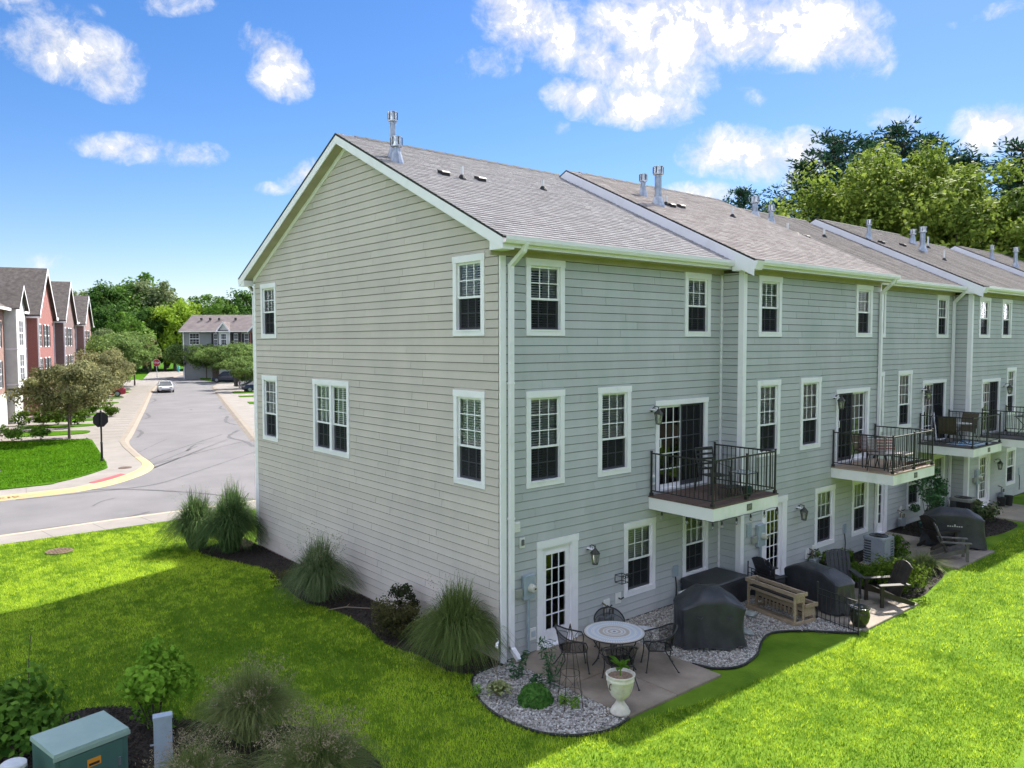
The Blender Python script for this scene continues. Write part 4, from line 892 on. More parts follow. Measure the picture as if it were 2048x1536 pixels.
TUS1 = leafm('miscanthus_blade', (.024, .066, .018), (.20, .29, .105)); TUS2 = leafm('silvery_grass_blade', (.045, .09, .03), (.30, .36, .17)); TUS3 = leafm('fountain_grass_blade', (.06, .11, .025), (.34, .36, .14))
SEED = leafm('seed_plume', (.25, .20, .13), (.52, .42, .30), .4); SEEDP = leafm('pale_plume', (.22, .25, .14), (.42, .42, .28), .4)
VIB = leafm('viburnum_leaf', (.04, .115, .02), (.20, .36, .045)); VIBL = leafm('bright_shrub_leaf', (.09, .23, .02), (.34, .56, .06)); BERB = leafm('barberry_leaf', (0.030, 0.035, 0.016), (0.176, 0.162, 0.061)); BOX = leafm('boxwood_leaf', (0.027, 0.068, 0.011), (0.162, 0.257, 0.030)); MINT = leafm('sedum_leaf', (0.041, 0.128, 0.024), (0.162, 0.351, 0.068)); MILK = leafm('milkweed_leaf', (0.024, 0.074, 0.030), (0.115, 0.223, 0.095)); HOST = leafm('hosta_leaf', (.09, .16, .03), (.50, .50, .24))
# gable side
for i, (x, y, h, r, n) in enumerate(((-.95,11.6,1.9,.85,3000), (-1.55,12.7,1.8,.85,2800), (-.55,12.4,2.0,.8,2400))):
    tussock('maiden_grass', 'tall dark green maiden grass massed at the far corner of the gable wall', x, y, h, r, n, TUS1, 20+i, SEEDP, .016, 'maiden grass at the far house corner', plume_n=10)
tussock('maiden_grass', 'silvery green maiden grass clump halfway along the gable wall', -.98, 5.75, 1.6, .72, 4200, TUS2, 31, SEEDP, .011, plume_n=45)
tussock('maiden_grass', 'big arching maiden grass clump at the near house corner by the downspout', -.62, .62, 1.65, .80, 6000, TUS1 if False else leafm('corner_grass_blade', (.05, .095, .018), (.30, .36, .12)), 32, SEEDP, .0095, plume_n=8)
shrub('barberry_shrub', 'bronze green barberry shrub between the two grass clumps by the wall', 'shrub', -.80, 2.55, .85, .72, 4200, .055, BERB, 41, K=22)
shrub('dark_shrub', 'small upright dark shrub close to the gable wall', 'shrub', -.42, 2.75, 1.15, .40, 1500, .06, leafm('dark_bronze_leaf', (.012, .02, .012), (.07, .08, .035)), 42, K=12)
shrub('low_shrub', 'low yellow green groundcover shrub left of the silvery grass', 'shrub', -1.05, 7.3, .55, .55, 900, .06, BERB, 43)
mb = MB(); mb.tube([(-1.2,4.9,.05),(-.8,4.75,.07),(-.35,4.3,.05)], [.012,.016,.01], 5); mb.tube([(-.8,4.75,.07),(-.6,4.95,.05)], .008, 4); tag(mb.build('fallen_branch', mat('dead_wood', (.25,.20,.15), rough=.9)), 'dry fallen branch lying on the mulch by the gable wall', 'branch')
# foreground bed
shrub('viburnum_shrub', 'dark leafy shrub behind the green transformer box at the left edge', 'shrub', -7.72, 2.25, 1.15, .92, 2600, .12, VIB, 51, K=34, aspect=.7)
mb = MB(); mb.tube([(-7.55,2.35,.9),(-7.53,2.33,1.35),(-7.5,2.3,1.75)], .006, 4); sp = mb.build('twig_shoot', BARK); tag(sp, 'thin bare shoot rising above the left shrub', 'twig')
V_, F_ = leaf_cloud(np.array([(-7.53+.05*math.sin(i*2), 2.33+.05*math.cos(i*2), 1.2+.09*i) for i in range(8)]), npr.normal(0, 1, (8, 3)), .10, .6, .3, 3); put('leaf', np_mesh('leaf', V_, F_, VIB, np.full(len(V_), .7)), sp)
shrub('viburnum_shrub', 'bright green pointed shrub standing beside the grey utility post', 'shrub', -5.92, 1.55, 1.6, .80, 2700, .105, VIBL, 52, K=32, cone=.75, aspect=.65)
tussock('fountain_grass', 'hazy brown green fountain grass right of the grey utility post', -4.85, .35, 1.15, .85, 4600, TUS3, 61, SEED, .007, lean=.9, plume_n=60)
tussock('fountain_grass', 'feathery blond fountain grass at the bottom edge of the lawn', -4.75, -1.75, 1.05, .85, 3600, TUS3, 62, SEED, .007, plume_n=110)
tussock('fountain_grass', 'feathery pinkish fountain grass in front of the grey utility post', -6.1, -.85, .85, .65, 2200, TUS3, 63, SEED, .007, plume_n=60)
# patio bed
shrub('sedum_mound', 'tight round green sedum mound on the white gravel', 'plant', -.64, -1.70, .36, .30, 1700, .055, MINT, 71, K=70, cr=.07, aspect=.75, stems=False, ball=True)
def stalks(name, label, x, y, n, h, spread, m, seed, leaf=.13):
    g = np.random.default_rng(seed); o = thing(name, label, 'plant', (x, y, .012)); mb = MB(); C = []; Nn = []
    for i in range(n):
        bx, by = g.normal(0, spread*.5, 2); tx, ty = bx*1.5+g.normal(0, .08), by*1.5+g.normal(0, .08); hh = h*g.uniform(.6, 1.1); mb.tube([(bx*.6,by*.6,0),(bx,by,hh*.5),(tx,ty,hh)], [.006,.005,.003], 4)
        for t in np.linspace(.15, 1, 12):
            for s in (0, 1, 2):
                a = g.uniform(0, 6.28); C.append((bx*.6+(tx-bx*.6)*t+.05*math.cos(a), by*.6+(ty-by*.6)*t+.05*math.sin(a), hh*t)); Nn.append((math.cos(a)*.3, math.sin(a)*.3, 1))
    C = np.array(C); V, F = leaf_cloud(C, np.array(Nn)*2, leaf, .28, .6, seed); put('leaf_whorl', np_mesh('leaf_whorl', V, F, m, np.repeat(g.random(len(C)), 4)), o); mb.build('stem', MILK, o); return o
stalks('milkweed', 'tall milkweed stems leaning over the patio by the sedum mound', -.05, -1.50, 5, 1.0, .16, MILK, 81); stalks('milkweed', 'short milkweed clump at the foot of the corner downspout', -.25, -.75, 3, .55, .12, MILK, 82); stalks('milkweed', 'small pale seedling beside the round sedum mound', -.28, -1.35, 2, .40, .08, MILK, 83)
for i, (x, y, lab) in enumerate(((-.35,-2.05,'small weed at the left foot of the wire obelisk'), (-.25,-2.3,'low weed under the wire obelisk'), (-1.15,-.75,'tiny weed at the left rim of the gravel'))): stalks('weed', lab, x, y, 3, .2, .07, VIBL, 90+i, .08)
def hosta(name, label, x, y, r, n, m, seed, flower=True):
    g = random.Random(seed); o = thing(name, label, 'plant', (x, y, .012)); 
    for i in range(n):
        a = i*2.4+g.uniform(-.2, .2); f = .35+.65*i/n; L = r*f; w = .055*g.uniform(.8, 1.2); hh = .30*(1.1-f*.7); mb = MB(); vs = []; fs = []
        for k in range(5):
            t = k/4; d = L*t; z = .03+hh*math.sin(t*2.2); ww = w*math.sin(max(.12, t*.93+.07)*math.pi)**.8+.002
            ca, sa = math.cos(a), math.sin(a); vs += [(d*ca-ww*-sa, d*sa-ww*ca, z+.012), (d*ca, d*sa, z), (d*ca+ww*-sa, d*sa+ww*ca, z+.012)]
            if k: b = 3*k; fs += [(b-3, b-2, b+1, b), (b-2, b-1, b+2, b+1)]
        mb.add(vs, fs); me = mb.mesh('leaf', m); at = me.attributes.new('v', 'FLOAT', 'POINT'); at.data.foreach_set('value', [v for _ in range(5) for v in (.9, .35, .9)]); put('leaf', me, o)
    if flower:
        for k in range(3):
            fx, fy = .03*k-.03, .04*k; top = (fx+.08*k-.12, fy+.03, .75+.08*k); MB().tube([(0,0,.05),(fx,fy,.4),top], .005, 4).build('flower_stalk', MATS['dead_wood'], o)
        V, F = leaf_cloud(np.array([(0.04,.07,.85+.03*i) for i in range(7)])+np.random.default_rng(1).normal(0, .02, (7, 3)), np.zeros((7, 3)), .07, .6, 0, 5); put('blossom', np_mesh('blossom', V, F, mat('white_petal', (.8,.78,.85))), o)
    return o
hosta('hosta', 'variegated hosta with dry flower stalks on the white gravel', -.98, -1.12, .34, 26, HOST, 5)
# bed of the second house
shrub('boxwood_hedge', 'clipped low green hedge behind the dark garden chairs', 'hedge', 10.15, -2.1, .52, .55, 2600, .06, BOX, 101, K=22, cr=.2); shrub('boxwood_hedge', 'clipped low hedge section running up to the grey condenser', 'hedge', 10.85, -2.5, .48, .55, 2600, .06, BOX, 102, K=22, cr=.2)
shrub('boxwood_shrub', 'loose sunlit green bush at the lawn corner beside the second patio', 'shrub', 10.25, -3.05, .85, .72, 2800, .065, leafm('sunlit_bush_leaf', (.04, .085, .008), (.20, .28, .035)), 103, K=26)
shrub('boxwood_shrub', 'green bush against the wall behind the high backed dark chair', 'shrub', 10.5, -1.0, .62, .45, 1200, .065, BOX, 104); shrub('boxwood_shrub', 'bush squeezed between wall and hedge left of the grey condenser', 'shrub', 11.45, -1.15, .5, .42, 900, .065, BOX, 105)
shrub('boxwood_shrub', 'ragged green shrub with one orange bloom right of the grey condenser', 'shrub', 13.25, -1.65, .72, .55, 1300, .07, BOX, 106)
tussock('daylily', 'yellowing daylily clump at the lawn edge by the third patio', 12.75, -2.65, .55, .62, 420, TUS3, 107, None, .016, lean=1.1); tussock('daylily', 'green strappy daylily clump behind the yellowing one', 12.2, -2.35, .5, .5, 260, TUS1, 108, None, .016)
# bed of the third house
o = shrub('rose_shrub', 'tall open leggy shrub climbing in front of the third house window', 'shrub', 17.75, -.75, 2.5, .85, 2200, .10, MILK, 110, K=22, cr=.26); 
shrub('leafy_plant', 'low broad leaved plant with pale leaves by the fourth patio', 'plant', 20.15, -1.5, .75, .75, 800, .13, leafm('pale_broad_leaf', (.03,.06,.02), (.22,.25,.12)), 111)

# ------------------------------------------------------------------ patio furniture
MESHM = glassmat('iron_mesh', 1.02, (1, 1, 1), (.012, .012, .013), .55)
def mosaic_mat():
    m = bpy.data.materials.new('mosaic_tabletop'); m.use_nodes = True; t = m.node_tree; L = t.links.new; p = t.nodes['Principled BSDF']; p.inputs['Roughness'].default_value = .35
    tcn = t.nodes.new('ShaderNodeTexCoord'); ln = t.nodes.new('ShaderNodeVectorMath'); ln.operation = 'LENGTH'; fl = t.nodes.new('ShaderNodeVectorMath'); fl.operation = 'MULTIPLY'; L(tcn.outputs['Object'], fl.inputs[0]); fl.inputs[1].default_value = (1,1,0); L(fl.outputs[0], ln.inputs[0])
    rp = t.nodes.new('ShaderNodeValToRGB'); rp.color_ramp.interpolation = 'CONSTANT'; e = rp.color_ramp.elements; e[0].position = 0; e[0].color = (.05,.045,.04,1)
    W1, T1, B1 = (.72,.72,.72,1), (.40,.30,.20,1), (.52,.58,.68,1)
    cols = [(.03, W1), (.07, T1), (.115, W1), (.15, T1), (.175, W1), (.20, T1), (.265, W1), (.30, B1), (.34, W1), (.40, B1), (.455, W1), (.50, (.56,.50,.42,1)), (.52, (.58,.46,.33,1))]
    for q, c in cols: k = e.new(q); k.color = c
    mr = t.nodes.new('ShaderNodeMath'); mr.operation = 'MULTIPLY'; L(ln.outputs['Value'], mr.inputs[0]); mr.inputs[1].default_value = .92; L(mr.outputs[0], rp.inputs[0])
    sx = t.nodes.new('ShaderNodeSeparateXYZ'); L(tcn.outputs['Object'], sx.inputs[0]); at = t.nodes.new('ShaderNodeMath'); at.operation = 'ARCTAN2'; L(sx.outputs[0], at.inputs[0]); L(sx.outputs[1], at.inputs[1])
    def fr(a, k):
        q = t.nodes.new('ShaderNodeMath'); q.operation = 'MULTIPLY'; L(a, q.inputs[0]); q.inputs[1].default_value = k; f = t.nodes.new('ShaderNodeMath'); f.operation = 'FRACT'; L(q.outputs[0], f.inputs[0]); g = t.nodes.new('ShaderNodeMath'); g.operation = 'GREATER_THAN'; L(f.outputs[0], g.inputs[0]); g.inputs[1].default_value = .22; return g.outputs[0]
    mm = t.nodes.new('ShaderNodeMath'); mm.operation = 'MULTIPLY'; L(fr(at.outputs[0], 11.46), mm.inputs[0]); L(fr(ln.outputs['Value'], 34), mm.inputs[1])
    mx = t.nodes.new('ShaderNodeMix'); mx.data_type = 'RGBA'; L(mm.outputs[0], mx.inputs[0]); mx.inputs[6].default_value = (.40,.40,.42,1); L(rp.outputs[0], mx.inputs[7]); L(mx.outputs[2], p.inputs['Base Color']); return m
TC = (1.45, -1.62)
t = thing('patio_table', 'round mosaic topped patio table between four black mesh chairs', 'table', (*TC, .045))
MB().lathe([(.001, .672), (.56, .672), (.575, .68), (.575, .70), (.57, .705), (.03, .705), (.025, .70)], 48).build('tabletop', mosaic_mat(), t, smooth=False)
mb = MB(); mb.tube([(.578*math.cos(k*math.pi/24), .578*math.sin(k*math.pi/24), .688) for k in range(48)], .012, 6, True); mb.tube([(.27*math.cos(k*math.pi/12), .27*math.sin(k*math.pi/12), .30) for k in range(24)], .009, 5, True); mb.build('table_rim', IRON, t)
for k in range(4):
    a = k*math.pi/2+.6; c, s = math.cos(a), math.sin(a); mb = MB(); mb.tube([(c*.44,s*.44,.67),(c*.40,s*.40,.5),(c*.27,s*.27,.30),(c*.33,s*.33,.12),(c*.42,s*.42,.0)], .012, 6); mb.tube([(c*.27,s*.27,.30),(0,0,.40),(c*.2,s*.2,.66)], .007, 5); mb.build('leg', IRON, t)
def patio_chair(label, x, y, rz):
    o = thing('patio_chair', label, 'chair', (x, y, .045), rz, 'black mesh chairs round the mosaic table'); mb = MB()
    arc = [(.30*math.cos(a), -.06-.27*math.sin(a), .66+.16*max(0, math.sin(a))**1.3) for a in np.linspace(0, math.pi, 15)]
    top = [(.29,.22,.60)]+arc+[(-.29,.22,.60)]; mb.tube(top, .015, 6)
    arc2 = [(.285*math.cos(a), -.05-.25*math.sin(a), .60+.10*max(0, math.sin(a))) for a in np.linspace(0, math.pi, 13)]; mb.tube(arc2, .006, 5)
    seat = [(.24,.24,.42),(.25,-.02,.41),(.17,-.22,.40),(-.17,-.22,.40),(-.25,-.02,.41),(-.24,.24,.42)]; mb.tube(seat, .014, 6, True)
    for s in (-1, 1):
        mb.tube([(s*.29,.22,.60),(s*.275,.25,.52),(s*.24,.24,.42)], .010, 6); mb.tube([(s*.25,.10,.42),(s*.31,.12,.47),(s*.27,.08,.53),(s*.29,.14,.60)], .006, 5)
        for q in (-.10, .10): mb.tube([(s*.06+q*.3,-.30,.80),(s*.05,-.24,.41)], .006, 5)
    mb.build('frame', IRON, o)
    mb = MB(); mb.add([(*p[:2], p[2]-.004) for p in seat], [(0,1,2,3,4,5)]); mb.build('seat', MESHM, o)
    mb = MB(); A = arc; B = [(.22*math.cos(a), -.06-.17*math.sin(a), .41) for a in np.linspace(0, math.pi, 15)]
    for i in range(14): mb.add([A[i], A[i+1], B[i+1], B[i]], [(0,1,2,3)])
    mb.build('backrest', MESHM, o)
    for s in (-1, 1):
        m1 = MB(); m1.tube([(s*.24,.24,.42),(s*.22,.25,.25),(s*.25,.29,.0)], .011, 6); m1.lathe([(.02,0),(.022,.01),(.012,.02)], 8, (s*.25,.29,0)); m1.build('leg', IRON, o)
        m2 = MB(); m2.tube([(s*.20,-.18,.41),(s*.20,-.16,.25),(s*.26,-.32,.0)], .011, 6); m2.lathe([(.02,0),(.022,.01),(.012,.02)], 8, (s*.26,-.32,0)); m2.build('leg', IRON, o)
    return o
rx, ry = rt.x, rt.y; fx, fy = math.cos(yaw), math.sin(yaw)
def face(dx, dy): return math.atan2(-dx, dy)
for lab, ox, oy in (('black mesh patio chair left of the mosaic table, in front of the glazed door', -rx*.80-fx*.05, -ry*.80-fy*.05), ('black mesh patio chair right of the mosaic table, beside the gravel', rx*.84+.02, ry*.84), ('black mesh patio chair nearest the camera, its back behind the urn planter', -fx*.72+.02, -fy*.72), ('black mesh patio chair behind the mosaic table, against the wall', fx*.72, fy*.72)):
    patio_chair(lab, TC[0]+ox, TC[1]+oy, face(-ox, -oy)+rnd.uniform(-.15, .15))
# urn with a young plant
u = thing('urn_planter', 'white weathered pedestal urn with a leafy young plant at the patio corner', 'planter', (.18, -2.92, .045))
URN = mat('weathered_white_urn', (.70, .66, .58), (.38, .33, .27), scale=6, rough=.8, bump=.3, bscale=25, lo=.45, hi=.85)
MB().lathe([(.001,.0),(.165,.0),(.17,.03),(.15,.06),(.145,.08),(.10,.14),(.07,.19),(.065,.22),(.09,.25),(.15,.30),(.19,.38),(.215,.48),(.225,.55),(.235,.56),(.235,.60),(.225,.61),(.245,.64),(.25,.665),(.225,.665),(.215,.62),(.001,.60)], 28).build('bowl', URN, u, smooth=True)
MB().lathe([(.001,.628),(.212,.622)], 16).build('soil', mat('potting_soil', (.20,.13,.09), (.34,.24,.17), scale=25, rough=.95, bump=.6), u)
for s in (-1, 1): MB().tube([(s*.225,.0,.55),(s*.262,.0,.54),(s*.27,.0,.49),(s*.245,.0,.45)], .012, 6).build('handle', mat('rust_handle', (.14,.09,.06), rough=.8), u)
def big_leaves(parent, m, n, h, L, w, seed):
    g = random.Random(seed)
    for i in range(n):
        a = i*2.3+g.uniform(-.4, .4); el = g.uniform(.5, 1.25); b = Vector((0, 0, h*g.uniform(.25, .9))); d = Vector((math.cos(a)*math.cos(el), math.sin(a)*math.cos(el), math.sin(el))); sd = Vector((-math.sin(a), math.cos(a), 0)); l = L*g.uniform(.7, 1.2); vs = []; fs = []
        for k in range(6):
            t = k/5; p = b+d*l*t+Vector((0, 0, -.10*t*t)); ww = w*math.sin(max(.05, t)*math.pi*.95)+.003; vs += [p-sd*ww+Vector((0,0,.02)), p, p+sd*ww+Vector((0,0,.02))]
            if k: q = 3*k; fs += [(q-3,q-2,q+1,q), (q-2,q-1,q+2,q+1)]
        me = MB().add(vs, fs).mesh('leaf', m); put('leaf', me, parent, (0, 0, .62))
big_leaves(u, leafm('canna_leaf', (.07,.17,.015), (.22,.36,.05), .5), 9, .22, .26, .05, 4); MB().tube([(0,0,.6),(.01,0,.85)], .012, 5).build('stem', VIBL, u)
# wire obelisk
ob = thing('wire_obelisk', 'thin rusty wire obelisk trellis standing in the white gravel', 'trellis', (-.27, -2.18, .012)); mb = MB(); RUST = mat('rusty_wire', (.035,.025,.02), (.08,.05,.035), scale=15, rough=.8)
for k in range(4):
    a = k*1.57+.4; mb.tube([(.24*math.cos(a),.24*math.sin(a),0),(.16*math.cos(a),.16*math.sin(a),.7),(.05*math.cos(a),.05*math.sin(a),1.25),(0,0,1.45)], .006, 5)
for z, r in ((.25,.215),(.6,.172),(.95,.11)):
    mb.tube([(r*math.cos(a), r*math.sin(a), z) for a in np.linspace(0, 6.28, 13)[:-1]], .004, 4, True)
for k in range(4):
    a = k*1.57+.4; b = a+1.57; mb.tube([(.2*math.cos(a),.2*math.sin(a),.28),(.12*math.cos((a+b)/2),.12*math.sin((a+b)/2),.45),(.17*math.cos(b),.17*math.sin(b),.58)], .003, 4)
mb.build('wire_frame', RUST, ob)
# covered grills
COVR = mat('black_grill_cover', (.022, .023, .029), (.042, .044, .052), scale=3, rough=.5, bump=.35, bscale=7, spec=.5)
def covered_grill(name, label, x, y, rz, lx, ly, hs, hc, seed, wx=.45, logo=False):
    """cloth draped over a barbecue: hood in the middle, lower side shelves, folds down the skirt"""
    g = random.Random(seed); nth, V, F = 72, [], []
    ph = [g.uniform(0, 6.28) for _ in range(4)]
    def H(px, py):
        k = min(1, max(0, (lx/2*.98-abs(px))/(lx/2*(1-wx)))); f = hs+(hc-hs)*k*(1-.55*max(0, (-py)/(ly/2))**2-.25*max(0, py/(ly/2))**3); return f+.008*math.sin(px*17+ph[0])*math.cos(py*13)
    def bd(a, e=9.0): c, s = math.cos(a), math.sin(a); r = (abs(c)**e+abs(s)**e)**(-1/e); return c*r*lx/2, s*r*ly/2
    lev = [0, .25, .45, .62, .76, .87, .95, 1.0]; side = [.02, .06, .13, .24, .37, .5, .63, .76, .88, 1.0]
    for q in lev:
        for i in range(nth):
            bx, by = bd(2*math.pi*i/nth); px, py = bx*q, by*q; V.append((px, py, H(px, py)-(.05 if q == 1 else .012 if q > .94 else 0)))
    for sd in side:
        for i in range(nth):
            a = 2*math.pi*i/nth; bx, by = bd(a); z0 = H(bx, by)-.05; z = z0*(1-sd)+.05*sd
            fold = (.030*abs(math.sin(a*5.5+ph[1]+sd*1.2))+.022*math.sin(a*13+ph[2]-sd*4)+.035*math.sin(a*4+ph[3]))*sd**.7; k = 1+.03*sd-.05*math.sin(sd*math.pi)+fold/.5
            V.append((bx*k, by*k, z+(.02*math.sin(a*7+ph[0]) if sd == 1 else 0)))
    n = len(lev)+len(side)
    for r in range(n-1):
        for i in range(nth): j = (i+1) % nth; F.append((r*nth+i, r*nth+j, (r+1)*nth+j, (r+1)*nth+i))
    o = thing(name, label, 'grill', (x, y, .03), rz); mb = MB(); mb.add(V, F); cv = mb.build('cover', COVR, o, smooth=True); cv.data.set_sharp_from_angle(angle=R(24))
    mb = MB(); mb.tube([(V[(n-1)*nth+i][0]*1.004, V[(n-1)*nth+i][1]*1.004, V[(n-1)*nth+i][2]+.01) for i in range(nth)], .011, 5, True); mb.build('hem', COVR, o)
    hy = bd(-math.pi/2)[1]
    for sx in (-1, 1): MB().tube([(sx*lx*.22-.06, hy*1.02, hs*.80), (sx*lx*.22, hy*1.02-.045, hs*.77), (sx*lx*.22+.06, hy*1.02, hs*.80)], .010, 5).build('cover_handle', COVR, o)
    if logo:
        mb = MB()
        for k in range(7): mb.box(-.20+k*.06, hy*1.05-.012, hs*.72, -.20+k*.06+.04, hy*1.05-.008, hs*.72+(.03 if k != 3 else .075))
        mb.build('cover_print', mat('pale_print', (.5,.5,.48)), o)
    for sx in (-1, 1):
        for sy in (-1, 1): MB().lathe([(.03,-.03),(.035,0),(.03,.03)], 10).build('caster', RUB, o, (sx*lx*.38, sy*ly*.33, .04))
    return o
covered_grill('covered_grill', 'grill under a faceted black cover on gravel, nearest the mosaic table', 3.88, -2.02, R(-38), 1.35, .80, .86, 1.18, 4, .35)
covered_grill('covered_grill', 'long grill under a black cover beside the wooden planter', 7.80, -2.28, R(-104)+math.pi, 1.65, .66, .76, .97, 7, .45)
covered_grill('covered_grill', 'grill under a black cover with pale lettering on the third patio', 16.0, -2.15, R(-62), 1.6, .68, .92, 1.16, 9, .5, logo=True)
# deck box
d = thing('deck_box', 'large black covered storage box under the balcony corner', 'storage box', (5.42, -1.02, .03)); mb = MB(); mb.bbox(.02,.02,0, 1.43,.92,.52,.02); mb.build('box_body', COVR, d)
mb = MB(); mb.bbox(0,0,.50, 1.45,.94,.62,.025); mb.build('box_lid', mat('black_box_lid', (.030,.032,.036), (.048,.05,.055), scale=2, rough=.55), d)
# condensers
def condenser(label, x, y, rz, w, h, body, topm, louv=True, z=.03):
    o = thing('air_conditioner', label, 'air conditioner', (x, y, z), rz); b = w/2; MB().bbox(-b-.06,-b-.06,-.02, b+.06,b+.06,.03,.01).build('pad', CONL, o)
    mb = MB(); r = .07
    ring = lambda s, z: [(sx*(b*s)-sx*q[0], sy*(b*s)-sy*q[1], z) for sx, sy, qs in ((1,1,[(0,r),(r,0)]), (-1,1,[(r,0),(0,r)]), (-1,-1,[(0,r),(r,0)]), (1,-1,[(r,0),(0,r)])) for q in qs]
    mb.loft([ring(.96,.03), ring(.96,h-.05)]); mb.build('coil', mat('condenser_coil', (.05,.055,.06), (.09,.095,.10), scale=60, rough=.6), o)
    mb = MB(); mb.loft([ring(1.0,.03), ring(1.0,.09)]); mb.loft([ring(1.0,h-.10), ring(1.03,h-.05), ring(1.03,h-.01), ring(.97,h)]); mb.build('casing', topm, o)
    mb = MB(); mb.box(-b-.004,-b-.004,.09, b-.28,-b+.02,h-.10); mb.box(-b-.004,-b+.02,.09, -b+.02,b-.25,h-.10); mb.build('side_panel', body, o)
    if louv:
        for k in range(8): z = .12+(h-.26)*k/7.5; m2 = MB(); m2.loft([ring(1.005,z), ring(1.012,z+.012), ring(1.005,z+.022)]); m2.build('louvre', topm, o)
        for q in ((b,-b+r),(b,b-r),(b-r,-b),(0,b),(b-r,b),(b-.25,-b)): MB().box(q[0]-.012,q[1]-.012,.08, q[0]+.012,q[1]+.012,h-.08).build('guard_upright', topm, o)
    MB().lathe([(w*.40,h-.004),(w*.40,h+.004),(w*.36,h+.006),(w*.34,h-.05),(.001,h-.06)], 28).build('fan_well', DRK, o)
    mb = MB()
    for q in np.linspace(.08, .39, 6): mb.tube([(w*q*math.cos(a), w*q*math.sin(a), h+.012-.02*q) for a in np.linspace(0, 6.28, 25)[:-1]], .005, 4, True)
    for k in range(8): a = k*math.pi/4; mb.tube([(w*.07*math.cos(a), w*.07*math.sin(a), h+.014), (w*.41*math.cos(a), w*.41*math.sin(a), h+.004)], .005, 4)
    mb.build('fan_guard', IRON if topm is not ACW else mat('grey_wire', (.45,.46,.48), rough=.5), o)
    mb = MB()
    for k in range(3): a = k*2.09; mb.add([(.05*math.cos(a),.05*math.sin(a),h-.045),(w*.31*math.cos(a-.35),w*.31*math.sin(a-.35),h-.05),(w*.31*math.cos(a+.35),w*.31*math.sin(a+.35),h-.03)], [(0,1,2)])
    mb.build('fan_blade', GALV, o); return o
ACW = mat('pale_condenser_paint', (.62,.61,.57), (.50,.49,.46), scale=4, rough=.5); ACG = mat('blue_grey_condenser', (.30,.32,.37), (.25,.27,.31), scale=3, rough=.5); ACB = mat('black_condenser', (.02,.02,.022), rough=.5)
condenser('pale topped air conditioner between wall and covered grill', 4.78, -1.05, .05, .62, .64, ACW, ACW); condenser('tall blue grey air conditioner with louvred side in the second planting bed', 12.35, -1.58, .0, .62, .80, ACG, ACG); condenser('dark air conditioner with black fan guard by the fourth house', 20.05, -.95, .0, .68, .78, ACB, mat('taupe_condenser_top', (.26,.25,.24), rough=.5), louv=False)
# tiered planter
WOOD = mat('weathered_pine', (.42,.32,.22), (.29,.22,.155), scale=2.5, rough=.85, rand=.10, bump=.2, bscale=30, stretch=(8, 1, 8))
pl = thing('tiered_planter', 'two tier weathered wooden planter stand between the deck box and the black fence', 'planter', (6.08, -2.68, .03), R(-11)); Ln, Wd = 1.42, .66
def plank(a, b): MB().bbox(*a, *b, .004).build('plank', WOOD, pl)
def post(a, b): MB().bbox(*a, *b, .004).build('post', WOOD, pl)
for y in (.0, Ln-.07): post((0,y+.02,0), (.07,y+.05,.66)); post((.27,y+.02,.0), (.33,y+.05,.66)); post((.60,y+.02,0), (.66,y+.05,.38)); plank((.07,y+.012,.50), (.33,y+.03,.64)); plank((.33,y+.012,.16), (.62,y+.03,.34)); plank((.0,y,.0), (.68,y+.03,.09))
for z0, z1, xs in ((.64,.72,(0,.30)), (.36,.44,(.32,.64))):
    for x in xs: plank((x-.01,-.03,z0), (x+.04,Ln+.02,z1))
    for y in (-.035, Ln-.015): plank((xs[0]-.02,y,z0+.005), (xs[1]+.06,y+.04,z1+.005))
plank((.03,.05,.48), (.07,Ln-.05,.54)); plank((.28,.05,.28), (.32,Ln-.05,.36)); plank((-.01,-.0,.0), (.03,Ln,.09)); plank((.64,0,.0), (.68,Ln,.09)); plank((.04,.0,.02), (.30,Ln,.035)); plank((.34,.03,.20), (.62,Ln-.03,.22)); MB().box(.345,.04,.22, .615,Ln-.04,.30).build('soil', MUL, pl); plank((.04,.03,.50), (.29,Ln-.03,.52)); MB().box(.045,.04,.52, .285,Ln-.04,.565).build('soil', MUL, pl)
for k in range(10): MB().box(.30,.2+k*.11,.12, .32,.24+k*.11,.30).build('slat', WOOD, pl)
# iron fence panels
def fence(label, p, q, h, n, loose=False):
    o = thing('iron_fence', label, 'fence', (*p, .02), math.atan2(q[1]-p[1], q[0]-p[0])); L = math.hypot(q[0]-p[0], q[1]-p[1])
    for z in (.06, h*.70, h*.86): MB().bar((0,0,z), (L,0,z), .014).build('rail', IRON, o)
    pm = MB().bar((0,0,0), (0,0,h*.86), .012).mesh('picket', IRON)
    for i in range(1, n): put('picket', pm, o, (L*i/n, 0, 0))
    pp = MB().bar((0,0,-.02), (0,0,h), .022); pp.lathe([(.018,h),(.02,h+.02),(.002,h+.05)], 8); pp = pp.mesh('post', IRON)
    for x in (0, L): put('post', pp, o, (x, 0, 0))
    mb = MB()
    for i in range(3): 
        cx = L*(.25+.25*i); mb.tube([(cx+.045*t*math.cos(t*5), 0, h*.78+.045*t*math.sin(t*5)) for t in np.linspace(.2, 1, 10)], .005, 4)
    mb.build('scroll', IRON, o); return o
fence('black iron garden fence panel between the planter and the glazed pot', (6.95,-2.72), (6.72,-3.78), .82, 9); fence('black iron scroll fence panel behind the wooden planter by the door', (6.98,-1.62), (7.28,-.72), .80, 7)
